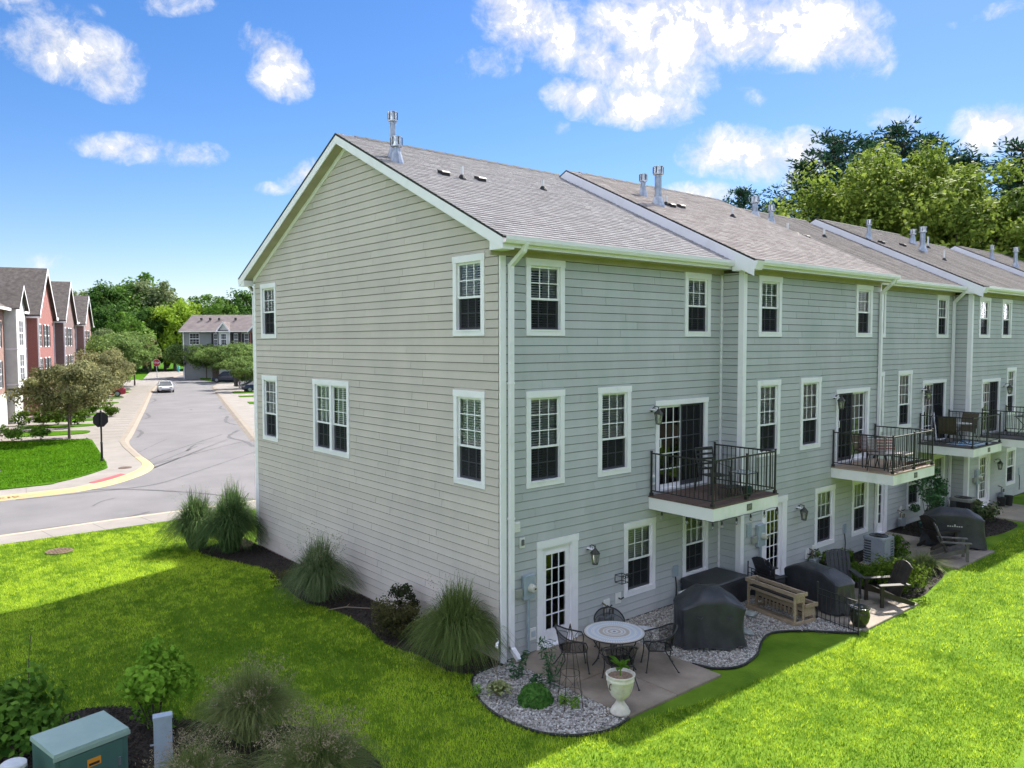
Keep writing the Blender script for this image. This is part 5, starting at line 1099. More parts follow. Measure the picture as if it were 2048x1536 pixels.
# adirondack chairs
ADK = mat('dark_brown_chair', (.022,.017,.016), (.045,.036,.033), scale=4, rough=.55, rand=.08); ADK2 = mat('faded_grey_chair', (.10,.09,.085), (.16,.15,.14), scale=4, rough=.6, rand=.08); ADK3 = mat('charcoal_chair', (.028,.028,.034), (.045,.045,.052), scale=4, rough=.5, rand=.06)
def adirondack(label, x, y, rz, m, z=.045, sc=1.0):
    o = thing('garden_chair', label, 'chair', (x, y, z), rz, 'slatted garden chairs'); o.scale = (sc, sc, sc)
    for s in (-1, 1):
        mb = MB(); mb.prismx([(.34,.0),(.42,.0),(.42,.52),(.34,.52)], s*.30-.02, s*.30+.02); mb.build('leg', m, o)
        mb = MB(); mb.prismx([(.40,.27),(.40,.38),(.30,.38),(-.50,.07),(-.50,.0),(-.40,.0)], s*.255-.018, s*.255+.018); mb.build('side_rail', m, o)
        mb = MB(); mb.prismx([(.48,.52),(.48,.545),(-.30,.535),(-.30,.51)], s*.31-.075, s*.31+.075); mb.build('armrest', m, o)
    for k in range(5):
        y0 = .36-k*.105; z0 = .385-k*.042; mb = MB(); mb.prismx([(y0,z0),(y0,z0+.02),(y0-.095,z0-.018),(y0-.095,z0-.038)], -.27, .27); mb.build('seat_slat', m, o)
    for k in range(6):
        xx = -.225+k*.09; arc = lambda q: 1.0-1.35*q*q; tl, tr_ = arc(xx-.043), arc(xx+.043); top = arc(xx); fan = (k-2.5)*.012; y0, z0 = -.08, .20; y1 = -.08-(top-z0)*.42
        mb = MB(); mb.loft([[(xx-.041,y0,z0),(xx+.041,y0,z0),(xx+.041,y0-.02,z0),(xx-.041,y0-.02,z0)], [(xx+fan-.043,y1,tl),(xx+fan+.043,y1,tr_),(xx+fan+.043,y1-.02,tr_),(xx+fan-.043,y1-.02,tl)]]); mb.build('back_slat', m, o)
    MB().box(-.31,-.30,.48, .31,-.265,.53).build('back_brace', m, o); MB().box(-.26,-.335,.72, .26,-.315,.77).build('back_brace', m, o); return o
adirondack('dark slatted garden chair angled sideways on the sunny second patio edge', 9.18, -3.30, R(60), ADK); adirondack('charcoal high backed garden chair behind the long covered grill', 9.05, -2.22, R(135), ADK3); adirondack('black garden chair seen edge on by the second house door', 7.62, -1.18, R(-100), ADK3)
adirondack('brown garden chair with its back to the wall on the third patio', 15.45, -1.92, R(-112), ADK); adirondack('faded grey garden chair in the front of the third patio', 14.42, -2.68, R(-150), ADK2)
# glazed pot
p = thing('glazed_pot', 'glossy black glazed pot at the lawn edge of the second patio', 'pot', (7.18, -3.58, .045)); MB().lathe([(.001,.0),(.13,.0),(.19,.12),(.215,.24),(.19,.34),(.185,.36),(.215,.40),(.22,.42),(.20,.425),(.175,.37),(.001,.33)], 28).build('body', mat('black_glaze', (.018,.02,.018), (.04,.04,.03), scale=4, rough=.12, spec=.6), p, smooth=True); MB().lathe([(.001,.345),(.178,.34)], 16).build('soil', MUL, p)
# stones lying on the gravel
def boulder(label, x, y, r, sz, m, seed):
    g = random.Random(seed); V = []; F = []; n, mm = 10, 6
    for j in range(mm+1):
        for i in range(n): a = 2*math.pi*i/n; b = math.pi*j/mm; k = 1+g.uniform(-.12, .12) if 0 < j < mm else 1; V.append((r*k*math.sin(b)*math.cos(a)*sz[0], r*k*math.sin(b)*math.sin(a)*sz[1], r*sz[2]*(1-math.cos(b))))
    for j in range(mm):
        for i in range(n): F.append((j*n+i, j*n+(i+1) % n, (j+1)*n+(i+1) % n, (j+1)*n+i))
    tag(MB().add(V, F).build('stepping_stone', m, None, (x, y, .02), g.uniform(0, 3)), label, 'stone')
boulder('flat grey green fieldstone on the gravel at the foot of the wooden planter', 6.0, -1.62, .20, (1.1,.8,.25), ROCK, 1); boulder('long grey fieldstone on the gravel right of the nearest covered grill', 4.92, -2.12, .22, (1.3,.7,.25), ROCK, 2); boulder('small white stone slab on the gravel beside the mosaic table', 3.55, -.65, .17, (1.4,.7,.12), mat('white_stone', (.66,.67,.70), (.55,.56,.6), scale=6, rough=.8), 3)
# ------------------------------------------------------------------ things on the walls
LANG = glassmat('lantern_glass', 1.5, (.8,.82,.78), (.45,.45,.40), .35); VERD = mat('bronze_lantern', (.025,.024,.022), (.055,.058,.045), scale=18, rough=.55)
def lantern(label, x, y, z, basket=False):
    o = thing('wall_lantern', label, 'lantern', (x, y, z), 0, 'coach lanterns on the rear walls'); MB().bbox(-.065,-.05,-.10, .065,-.03,.10,.012).build('mount_block', WHT, o)
    MB().lathe([(.05,-.08),(.055,-.065),(.055,-.05)], 14).build('backplate', VERD, o); o.children[-1].rotation_euler = (R(90), 0, 0); o.children[-1].location = (0, -.115, .01)
    mb = MB(); mb.tube([(0,-.06,.0),(0,-.14,.05),(0,-.22,.045),(0,-.24,.0)], .011, 6); mb.tube([(0,-.10,.03),(0,-.12,-.04),(0,-.17,-.03),(0,-.16,.0)], .006, 5); mb.tube([(0,-.24,.0),(0,-.25,.06)], .007, 5); mb.build('arm', VERD, o)
    c = (0, -.24, 0)
    MB().lathe([(.02,.0),(.035,-.015),(.105,-.10),(.11,-.115),(.10,-.12)], 6, c).build('hood', VERD, o); MB().lathe([(.092,-.12),(.058,-.33)], 6, c).build('glass', LANG, o)
    mb = MB()
    for k in range(6): a = k*math.pi/3; mb.tube([(.095*math.cos(a), -.24+.095*math.sin(a), -.118), (.06*math.cos(a), -.24+.06*math.sin(a), -.335)], .006, 4)
    mb.lathe([(.065,-.325),(.068,-.345),(.03,-.355),(.001,-.36)], 6, c); mb.build('cage', VERD, o)
    MB().lathe([(.014,-.30),(.02,-.24),(.012,-.20)], 8, c).build('candle_bulb', mat('bulb_white', (.8,.78,.7)), o); return o
lantern('lantern right of the ground floor glazed door of the nearest house', 2.36, 0, 1.92); lantern('lantern beside the sliding door above the nearest balcony', 4.40, 0, 4.74); lantern('lantern on the ground floor wall right of the second house door', 9.66, -.6, 1.88); lantern('lantern beside the sliding door above the tan balcony', 11.53, -.6, 4.72)
lantern('lantern beside the sliding door above the dark third balcony', 18.72, 0, 4.62); lantern('lantern under the fourth balcony, beside its door', 23.85, -.6, 1.72); lantern('lantern right of the fourth house sliding door at the upper right', 24.62, -.6, 4.58)
BXG = mat('blue_grey_meter', (.34,.40,.45), (.28,.34,.38), scale=6, rough=.5)
def meter(label, x, y, z, s=1, pipe=1.2):
    o = thing('electric_meter', label, 'meter', (x, y, z)); MB().bbox(-.14*s,-.14,-.24*s, .14*s,-.04,.24*s,.012).build('box', BXG, o)
    MB().lathe([(.085,.0),(.085,.03),(.075,.035),(.075,.10),(.06,.12),(.001,.125)], 18).build('dial', mat('meter_glass', (.62,.60,.52), (.5,.48,.42), scale=12, rough=.2), o); k = o.children[-1]; k.rotation_euler = (R(90), 0, 0); k.location = (.03, -.14, -.02)
    MB().bbox(.01,-.275,-.03, .055,-.268,.0,.002).build('dial_face', IRON, o)
    MB().tube([(0,-.09,-.24*s),(0,-.09,-.24*s-pipe)], .032, 10).build('conduit', PVC if s > 1.2 else BXG, o); MB().bbox(-.36,-.12,-.16, -.16,-.04,.0,.01).build('junction_box', mat('weathered_box', (.30,.31,.27), rough=.7), o); return o
meter('electric meter box left of the nearest house door', .62, 0, 1.42, 1, 1.1); meter('electric meter box left of the second house door', 7.86, -.6, 1.40, 1.15, 1.1); meter('electric meter box by the fourth house door', 22.05, -.6, 1.28, 1.1, 1.0)
def wallbox(name, label, cat, x, y, z, w, h, m, extra=None):
    o = thing(name, label, cat, (x, y, z)); MB().bbox(-w/2,-.06,-h/2, w/2,-.03,h/2,.006).build('cover_plate', m, o)
    if extra == 'louvre':
        for k in range(4): MB().box(-w*.38,-.072,-h*.32+k*h*.2, w*.38,-.058,-h*.32+k*h*.2+h*.1).build('louvre', m, o)
    elif extra == 'sensor': MB().bbox(-w*.3,-.085,-h*.25, w*.3,-.058,h*.3,.01).build('sensor', mat('grey_sensor', (.13,.13,.14), rough=.4), o)
    elif extra == 'valve': MB().tube([(0,-.05,0),(.0,-.13,-.01),(.07,-.14,.02)], .016, 6).build('spigot', IRON, o)
    elif extra == 'screen': MB().bbox(-w*.32,-.075,-h*.25, w*.32,-.058,h*.25,.006).build('display', mat('blue_display', (.45,.5,.56), rough=.3), o)
    elif extra == 'whip': MB().tube([(0,-.05,-h/2),(.02,-.07,-.4),(-.02,-.07,-.75)], .014, 6).build('cable', IRON, o)
    return o
wallbox('vent_plate', 'square white louvred vent high left of the glazed door', 'vent', .36, 0, 2.64, .17, .20, PVC, 'louvre'); wallbox('sensor_box', 'small white box with grey sensor below the square vent', 'sensor', .50, 0, 2.31, .13, .21, PVC, 'sensor'); wallbox('outlet_box', 'white outlet box low on the wall left of the glazed door', 'outlet', .78, 0, .42, .17, .24, PVC, 'screen')
wallbox('outlet_plate', 'white plate with black tap above the mosaic table', 'wall plate', 2.93, 0, .52, .18, .28, PVC, 'valve'); wallbox('outlet_plate', 'white plate with small tap under the ground floor window', 'wall plate', 3.30, 0, .61, .17, .24, PVC, 'valve'); wallbox('outlet_plate', 'white plate with tap right of the second house door', 'wall plate', 10.2, -.6, .50, .17, .26, PVC, 'valve'); wallbox('outlet_plate', 'second white plate under the window right of the second house door', 'wall plate', 10.55, -.6, .56, .16, .24, PVC, 'valve'); wallbox('outlet_plate', 'white plate low on the third house wall', 'wall plate', 17.25, 0, .62, .16, .26, PVC, 'valve')
wallbox('disconnect_box', 'grey disconnect box with black cable between the two lower windows', 'electrical box', 5.30, 0, .83, .20, .26, BXG, 'whip'); wallbox('disconnect_box', 'grey disconnect box with cable above the second planting bed', 'electrical box', 12.25, -.6, .86, .18, .26, BXG, 'whip'); wallbox('phone_box', 'small grey utility box at the edge of the second house', 'electrical box', 7.42, -.6, 1.58, .20, .32, BXG); wallbox('outlet_box', 'white outlet box on the nearest balcony wall', 'outlet', 4.46, 0, 3.10, .14, .22, PVC, 'screen'); wallbox('disconnect_box', 'grey box on the fourth house wall at the right edge', 'electrical box', 26.6, -.6, 1.0, .2, .3, BXG, 'whip')
def gasmeter(label, x, y, z=.35):
    o = thing('gas_meter', label, 'gas meter', (x, y, z)); MB().bbox(-.14,-.28,-.16, .14,-.10,.10,.03).build('meter_body', mat('grey_gas_meter', (.30,.33,.34), (.24,.26,.27), scale=6, rough=.5), o)
    mb = MB(); mb.tube([(-.09,-.19,.10),(-.09,-.19,.26),(.02,-.19,.27),(.02,-.12,.30),(.02,-.03,.32)], .018, 7); mb.tube([(.09,-.19,.10),(.09,-.19,.20),(.20,-.19,.20),(.20,-.19,-.30)], .018, 7); mb.build('gas_pipe', mat('brass_pipe', (.16,.14,.09), rough=.6), o)
    MB().lathe([(.055,-.02),(.06,0),(.055,.03)], 12, (.20,-.19,.05)).build('regulator', BXG, o); return o
gasmeter('gas meter behind the mosaic table', 2.78, 0, .28); gasmeter('gas meter behind the long covered grill', 10.3, -.6, .30); gasmeter('gas meter with pots at the fourth house', 24.3, -.6, .35); gasmeter('gas meter by the third patio', 17.0, 0, .32)
o = thing('wall_basket', 'black wire hanging basket bracket left of the ground floor window', 'basket', (3.30, 0, .98)); mb = MB()
for z in (0, .16): mb.tube([(-.10,-.04,z),(-.10,-.24,z),(.12,-.24,z),(.12,-.04,z)], .009, 5, True)
for q in ((-.10,-.04),(-.10,-.24),(.12,-.24),(.12,-.04),(.01,-.24)): mb.tube([(*q,0),(*q,.16)], .008, 5)
for k in range(3): mb.tube([(.13+.07*k+.05*math.cos(a), -.12, .10+.05*math.sin(a)) for a in np.linspace(0, 6, 10)], .007, 5)
mb.build('wire_frame', IRON, o)
# string lights under the first balcony
sg = thing('string_lights', 'string of black socket bulbs hanging under the nearest balcony', 'string lights', (0, 0, 2.44)); path = [(4.34,-.06)]+[(4.34,-.06-.34*i) for i in range(1, 6)]+[(4.34+.27*i,-1.80) for i in range(0, 10)]; mb = MB(); mb.tube([(x, y, .01-.02*(i % 2)) for i, (x, y) in enumerate(path)], .006, 5); mb.build('cord', RUB, sg)
for x, y in path[1::2]+[(6.75,-1.80)]:
    MB().lathe([(.008,.0),(.018,-.04),(.024,-.07),(.02,-.09)], 8, (x,y,0)).build('socket', RUB, sg); MB().lathe([(.018,-.09),(.03,-.13),(.024,-.16),(.001,-.175)], 8, (x,y,0)).build('bulb', LANG, sg)
# ------------------------------------------------------------------ things on the balconies
ZD = 2.752
def slat_chair(label, x, y, rz, m, z=ZD):
    o = thing('metal_armchair', label, 'chair', (x, y, z), rz); mb = MB()
    for s in (-1, 1): mb.tube([(s*.28,.28,.0),(s*.28,.26,.60),(s*.28,-.22,.64),(s*.27,-.32,.0)], .017, 6); mb.tube([(s*.25,-.20,.38),(s*.25,-.36,1.0)], .017, 6)
    mb.tube([(-.25,-.36,1.0),(.25,-.36,1.0)], .017, 6); mb.build('frame', m, o)
    for k in range(5): z0 = .50+k*.11; y0 = -.225-k*.030; MB().box(-.25,y0-.01,z0, .25,y0+.01,z0+.05).build('back_slat', m, o)
    for k in range(5): MB().box(-.26,.22-k*.10,.40, .26,.29-k*.10,.415).build('seat_slat', m, o)
    return o
slat_chair('black metal armchair with slatted back on the nearest balcony', 5.80, -.72, R(165), IRON)
o = thing('ottoman', 'low black slatted footrest in front of the balcony armchair', 'footrest', (5.72, -1.28, ZD), R(165)); 
for k in range(4): MB().box(-.26,-.16+k*.085,.20, .26,-.09+k*.085,.22).build('slat', IRON, o)
for sx in (-1, 1):
    for sy in (-1, 1): MB().tube([(sx*.24,sy*.15,0),(sx*.24,sy*.15,.2)], .014, 6).build('leg', IRON, o)
o = thing('side_table', 'small black side table with pale top on the nearest balcony', 'table', (6.42, -1.12, ZD)); MB().box(-.24,-.24,.44, .24,.24,.455).build('tabletop', mat('frosted_glass_top', (.42,.46,.46), rough=.2), o); mb = MB(); mb.tube([(-.245,-.245,.447),(.245,-.245,.447),(.245,.245,.447),(-.245,.245,.447)], .013, 5, True); mb.build('frame', IRON, o)
for sx in (-1, 1):
    for sy in (-1, 1): MB().tube([(sx*.24,sy*.24,0),(sx*.23,sy*.23,.44)], .012, 6).build('leg', IRON, o)
o = thing('watering_pot', 'dark teal pot on the deck of the nearest balcony', 'pot', (6.02, -1.48, ZD)); MB().lathe([(.001,0),(.085,0),(.115,.19),(.12,.21),(.105,.21),(.09,.15),(.001,.15)], 18).build('body', mat('teal_pot', (.012,.05,.055), rough=.3), o); stub = MB().tube([(0,0,.15),(.02,0,.32)], .006, 5).build('stem', MILK, o)
def woven_chair(label, x, y, rz, cols, z=ZD, seatm=None):
    o = thing('woven_chair', label, 'chair', (x, y, z), rz); mb = MB()
    for s in (-1, 1): mb.tube([(s*.20,.20,.43),(s*.26,.26,0)], .014, 6); mb.tube([(s*.20,-.20,.43),(s*.26,-.28,0)], .014, 6); mb.tube([(s*.22,-.20,.43),(s*.24,-.30,.84)], .012, 6)
    mb.tube([(-.22,.22,.44),(.22,.22,.44),(.24,-.20,.44),(-.24,-.20,.44)], .012, 6, True); mb.tube([(-.24,-.30,.84),(0,-.34,.87),(.24,-.30,.84)], .012, 6); mb.build('frame', IRON, o)
    MB().bbox(-.22,-.20,.44, .22,.22,.475,.01).build('seat', seatm or cols[0], o)
    for k in range(9): z0 = .50+k*.038; y0 = -.205-.095*(k/9); m2 = MB(); m2.tube([(-.235,y0,z0),(0,y0-.03,z0),(.235,y0,z0)], .013, 6); m2.build('woven_cord', cols[k % len(cols)], o)
    return o
RED = mat('red_cord', (.34,.035,.035), rough=.6); CRM = mat('cream_cord', (.66,.56,.50), rough=.6); BRN = mat('brown_wicker', (.10,.045,.035), (.16,.08,.06), scale=30, rough=.7)
woven_chair('red and white woven chair on the sunlit tan balcony', 12.15, -1.92, R(140), [CRM, RED]); woven_chair('brown woven chair behind the red one on the tan balcony', 12.25, -1.20, R(150), [BRN]); woven_chair('slim grey chair against the left rail of the tan balcony', 11.78, -1.75, R(120), [mat('taupe_sling', (.26,.22,.19), rough=.7)])
o = thing('coffee_table', 'low pale topped table on the tan balcony', 'table', (12.88, -1.95, ZD)); MB().bbox(-.30,-.22,.36, .30,.22,.40,.01).build('tabletop', mat('cream_top', (.62,.54,.46), rough=.5), o)
for sx in (-1, 1):
    for sy in (-1, 1): MB().tube([(sx*.25,sy*.18,.36),(sx*.29,sy*.21,0)], .013, 6).build('leg', BRN, o)
o = thing('planter_tray', 'dark shallow planter tray on the right end of the tan balcony', 'planter', (13.55, -2.05, ZD)); MB().bbox(-.32,-.14,.0, .32,.14,.11,.015).build('tray', BRN, o); MB().box(-.28,-.10,.10, .28,.10,.115).build('soil', MUL, o)
SLING = mat('brown_sling', (.075,.06,.04), (.11,.085,.06), scale=20, rough=.7)
def sling_chair(label, x, y, rz):
    o = thing('sling_chair', label, 'chair', (x, y, ZD), rz); mb = MB(); vs = []; fs = []; prof = [(.28,.40),(.10,.37),(-.12,.36),(-.22,.48),(-.34,.85),(-.38,.98)]
    for i, (yy, zz) in enumerate(prof): vs += [(-.25,yy,zz),(.25,yy,zz)]; fs += [(2*i-2,2*i-1,2*i+1,2*i)] if i else []
    mb.add(vs, fs).build('sling', SLING, o)
    for s in (-1, 1): m2 = MB(); m2.tube([(s*.26,yy,zz) for yy, zz in prof], .016, 6); m2.tube([(s*.27,.24,0),(s*.27,.24,.58),(s*.27,.05,.64),(s*.27,-.24,.60)], .014, 6); m2.tube([(s*.27,-.10,.37),(s*.27,-.34,0)], .014, 6); m2.build('side_frame', mat('bronze_frame', (.06,.05,.04), rough=.5), o)
    return o
sling_chair('brown sling chair on the dark third balcony', 18.98, -.80, R(-75)); sling_chair('second sling chair at the far end of the third balcony', 20.2, -.90, R(85))
o = thing('bistro_table', 'small bistro table between the sling chairs on the third balcony', 'table', (19.6, -1.0, ZD)); MB().lathe([(.001,.68),(.30,.68),(.31,.69),(.30,.70),(.001,.70)], 22).build('tabletop', mat('pale_table', (.50,.50,.48), rough=.4), o); mb = MB(); mb.tube([(0,0,0),(0,0,.68)], .02, 8); [mb.tube([(0,0,.1),(.22*math.cos(a),.22*math.sin(a),0)], .012, 5) for a in (0,1.57,3.14,4.71)]; mb.build('pedestal', IRON, o)
MB().bbox(0,0,0, 1.35,.95,.008,.003).build('balcony_rug', mat('blue_white_rug', (.05,.30,.60), (.60,.68,.72), scale=6, rough=.95, lo=.42, hi=.52), None, (19.1,-1.66,ZD+.003)); tag(bpy.data.objects['balcony_rug'], 'bright blue and white rug on the dark third balcony', 'rug')
o = thing('screen_door', 'loose screen door leaning against the third house slider', 'screen door', (19.75, -.12, ZD+.01)); o.rotation_euler = (R(-8), R(3), 0); mb = MB(); [mb.box(*q) for q in ((0,-.02,0,.05,.01,2.0),(.80,-.02,0,.85,.01,2.0),(.05,-.02,0,.80,.01,.06),(.05,-.02,1.94,.80,.01,2.0))]; mb.build('frame', WHT, o); MB().box(.05,-.006,.06,.80,-.003,1.94).build('mesh', SCR, o)
o = thing('balcony_table', 'dark table and scrolled items on the fourth balcony at the right edge', 'table', (24.2, -1.6, ZD)); MB().box(-.5,-.3,.68, .5,.3,.70).build('tabletop', IRON, o)
for sx in (-1, 1): mb = MB(); mb.tube([(sx*.42,-.25,0),(sx*.30,.0,.35),(sx*.42,.25,.68)], .014, 5); mb.tube([(sx*.42,.25,0),(sx*.30,0,.35),(sx*.42,-.25,.68)], .014, 5); mb.build('trestle', IRON, o)
for i, (x, y, h) in enumerate(((23.55,-1.02,.32), (23.9,-1.15,.36))):
    o = thing('nursery_pot', ('black nursery pot beside the fourth house door' if not i else 'taller black pot in front of the fourth house gas meter'), 'pot', (x, y, .045)); MB().lathe([(.001,0),(.12,0),(.15,h),(.16,h+.01),(.14,h),(.001,h-.05)], 14).build('body', RUB, o); MB().lathe([(.001,h-.03),(.142,h-.04)], 12).build('soil', MUL, o)
o = thing('rose_pot', 'dark green pot at the foot of the tall leggy shrub', 'pot', (17.0, -.95, .02)); MB().lathe([(.001,0),(.15,0),(.20,.34),(.21,.36),(.18,.36),(.001,.30)], 16).build('body', mat('green_pot', (.02,.07,.05), rough=.4), o); MB().lathe([(.001,.31),(.185,.30)], 12).build('soil', MUL, o)

# ------------------------------------------------------------------ utility boxes in the foreground bed
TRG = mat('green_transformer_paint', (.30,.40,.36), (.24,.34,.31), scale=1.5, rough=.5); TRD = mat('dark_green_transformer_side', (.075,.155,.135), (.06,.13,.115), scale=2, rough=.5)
o = thing('transformer_box', 'green pad mounted transformer cabinet at the lower left', 'transformer', (-7.62, .02, .02), R(11)); w, d, h = 1.0, .80, .74
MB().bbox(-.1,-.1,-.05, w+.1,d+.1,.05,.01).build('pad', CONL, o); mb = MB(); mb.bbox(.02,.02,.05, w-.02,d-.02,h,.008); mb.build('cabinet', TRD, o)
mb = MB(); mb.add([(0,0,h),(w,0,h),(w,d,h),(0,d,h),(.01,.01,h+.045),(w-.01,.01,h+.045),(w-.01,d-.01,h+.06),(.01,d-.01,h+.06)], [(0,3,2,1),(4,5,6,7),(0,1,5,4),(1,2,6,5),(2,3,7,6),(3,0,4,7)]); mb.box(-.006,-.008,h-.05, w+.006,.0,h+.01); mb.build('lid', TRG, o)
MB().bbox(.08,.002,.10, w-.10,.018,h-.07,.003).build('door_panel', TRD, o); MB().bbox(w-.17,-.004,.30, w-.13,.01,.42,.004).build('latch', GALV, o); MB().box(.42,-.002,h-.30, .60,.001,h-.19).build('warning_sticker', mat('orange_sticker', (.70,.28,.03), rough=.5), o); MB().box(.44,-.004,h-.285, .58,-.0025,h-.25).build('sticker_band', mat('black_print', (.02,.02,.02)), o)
for y in (.2, .6): MB().lathe([(.012,0),(.012,.04)], 8, (w+.0,y,.6)).build('hinge', GALV, o)
o = thing('utility_post', 'tall narrow blue grey utility pedestal in the mulch', 'utility post', (-6.32, .22, .0), R(-15)); MB().bbox(0,0,0, .25,.13,.82,.008).build('post', mat('blue_grey_enamel', (.36,.42,.52), (.31,.37,.46), scale=5, rough=.55), o); MB().bbox(-.008,-.008,.79, .258,.138,.835,.008).build('cap', MATS['blue_grey_enamel'], o); MB().tube([(-.0,.03,.42),(-.05,.03,.42)], .014, 8).build('lock', GALV, o)
o = thing('utility_marker', 'short white tapered pedestal cut by the bottom left corner', 'utility post', (-8.02, .42, .0)); MB().lathe([(.001,0),(.20,0),(.15,.55),(.145,.62),(.16,.63),(.16,.68),(.13,.70),(.001,.705)], 20).build('shell', mat('white_plastic', (.62,.64,.66), (.5,.52,.54), scale=5, rough=.4), o, smooth=False); MB().lathe([(.162,.58),(.165,.60),(.162,.62)], 20).build('band', MATS['grey_sensor'], o)
def manhole(label, x, y, z, r, m):
    o = thing('manhole_cover', label, 'manhole', (x, y, z)); MB().lathe([(.001,0),(r,0),(r*1.0,.012),(r*.9,.014),(.001,.014)], 28).build('lid', m, o); mb = MB(); k = int(r*2/.09)
    for i in range(-k//2, k//2+1):
        for j in range(-k//2, k//2+1):
            if math.hypot(i, j)*.09 < r*.82: mb.box(i*.09-.028,j*.09-.028,.012, i*.09+.028,j*.09+.028,.022)
    mb.build('tread_grid', m, o); MB().tube([(r*1.04*math.cos(a), r*1.04*math.sin(a), .006) for a in np.linspace(0, 6.28, 29)[:-1]], .012, 4, True).build('ring', m, o)
RUSTY = mat('rusty_cast_iron', (.12,.075,.05), (.20,.13,.09), scale=10, rough=.85); manhole('round rusty manhole cover in the sunny lawn', -4.85, 14.95, .02, .36, RUSTY); manhole('small brown cover in the far sidewalk', .95, 30.9, .0, .30, RUSTY)
# ------------------------------------------------------------------ signs and lamps
SBLK = mat('black_enamel_post', (.010,.011,.014), rough=.45)
def octagon(r, y0, y1): return [[(r*math.cos(math.pi/8+k*math.pi/4), y, r*math.sin(math.pi/8+k*math.pi/4)) for k in range(8)] for y in (y0, y1)]
o = thing('stop_sign', 'black backed octagonal stop sign on black post at the near corner', 'sign', (.59, 33.93, .02), R(12)); MB().tube([(0,0,0),(0,0,2.62)], .045, 10).build('post', SBLK, o); MB().lathe([(.09,0),(.085,.10),(.06,.14),(.055,.95),(.07,.97),(.07,1.0),(.045,1.03)], 12).build('post_base', SBLK, o); MB().loft(octagon(.42, .05, .03)).build('sign_back', SBLK, o, (0,0,2.2)); MB().loft(octagon(.36, .055, .05)).build('sign_face', mat('stop_red', (.42,.02,.03), rough=.5), o, (0,0,2.2)); MB().lathe([(.05,0),(.06,.03),(.03,.06),(.02,.10),(.001,.13)], 10).build('finial', SBLK, o, (0,0,2.62))
def text(name, body, size, m, parent, loc, rot, ext=.004):
    c = bpy.data.curves.new(name, 'FONT'); c.body = body; c.size = size; c.extrude = ext; c.align_x = 'CENTER'; c.align_y = 'CENTER'; c.materials.append(m); q = bpy.data.objects.new(name, c); COL.objects.link(q); dg = bpy.context.evaluated_depsgraph_get(); me = bpy.data.meshes.new_from_object(q.evaluated_get(dg)); bpy.data.objects.remove(q); me.materials.clear(); me.materials.append(m)
    q = put(name, me, parent, loc); q.rotation_euler = rot; return q
x, y = 32.2, 135.0
o = thing('stop_sign', 'distant red stop sign in front of the dark woods', 'sign', (x, y, 0), R(-40)+R(17)); MB().tube([(0,0,0),(0,0,2.6)], .05, 8).build('post', mat('white_post', (.7,.7,.7)), o); MB().loft(octagon(.62, -.07, -.05)).build('sign_face', MATS['stop_red'], o, (0,0,2.75)); MB().loft(octagon(.66, -.05, -.03)).build('sign_back', WHT, o, (0,0,2.75)); text('sign_lettering', 'STOP', .42, WHT, o, (0,-.075,2.75), (R(90),0,0))
text('kerb_lettering', 'NO  PARKING', .40, mat('faded_kerb_letters', (.42,.30,.14), (.55,.42,.22), scale=5, rough=.9), None, (-5.55, 26.0, .003), (0,0,R(2)), .001); tag(bpy.data.objects['kerb_lettering'], 'faded NO PARKING lettering on the yellow kerb', 'lettering')
o = thing('street_lamp', 'black cast iron street lamp cut by the left edge', 'street lamp', (-4.22, 33.45, .03)); MB().lathe([(.24,0),(.24,.06),(.17,.10),(.15,.40),(.12,.46),(.10,.9),(.11,.92),(.075,1.0),(.06,3.3),(.08,3.34),(.05,3.42)], 14).build('post', SBLK, o); MB().lathe([(.26,0),(.26,.02)], 14).build('footing', WALK, o); MB().lathe([(.06,3.42),(.14,3.5),(.18,3.62),(.17,3.95),(.15,3.98)], 10).build('globe', LANG, o); MB().lathe([(.20,3.95),(.22,4.0),(.12,4.18),(.04,4.25),(.02,4.38)], 10).build('hood', SBLK, o)
# ------------------------------------------------------------------ brick row across the street
def brick(name, a, b, mortar, sc):
    m = bpy.data.materials.new(name); m.use_nodes = True; t = m.node_tree; L = t.links.new; p = t.nodes['Principled BSDF']; p.inputs['Roughness'].default_value = .85
    tcn = t.nodes.new('ShaderNodeTexCoord'); sx = t.nodes.new('ShaderNodeSeparateXYZ'); L(tcn.outputs['Object'], sx.inputs[0]); ad = t.nodes.new('ShaderNodeMath'); L(sx.outputs[0], ad.inputs[0]); L(sx.outputs[1], ad.inputs[1]); cb = t.nodes.new('ShaderNodeCombineXYZ'); L(ad.outputs[0], cb.inputs[0]); L(sx.outputs[2], cb.inputs[1])
    bk = t.nodes.new('ShaderNodeTexBrick'); L(cb.outputs[0], bk.inputs['Vector']); bk.inputs['Color1'].default_value = (*a, 1); bk.inputs['Color2'].default_value = (*b, 1); bk.inputs['Mortar'].default_value = (*mortar, 1); bk.inputs['Scale'].default_value = sc; bk.inputs['Brick Width'].default_value = .22; bk.inputs['Row Height'].default_value = .075; bk.inputs['Mortar Size'].default_value = .008
    nz = t.nodes.new('ShaderNodeTexNoise'); nz.inputs['Scale'].default_value = 1.1; L(tcn.outputs['Object'], nz.inputs['Vector']); mx = t.nodes.new('ShaderNodeMix'); mx.data_type = 'RGBA'; mx.blend_type = 'MULTIPLY'; mx.inputs[0].default_value = .5; L(bk.outputs[0], mx.inputs[6]); L(nz.outputs['Color'], mx.inputs[7]); L(bk.outputs[0], p.inputs['Base Color']); return m
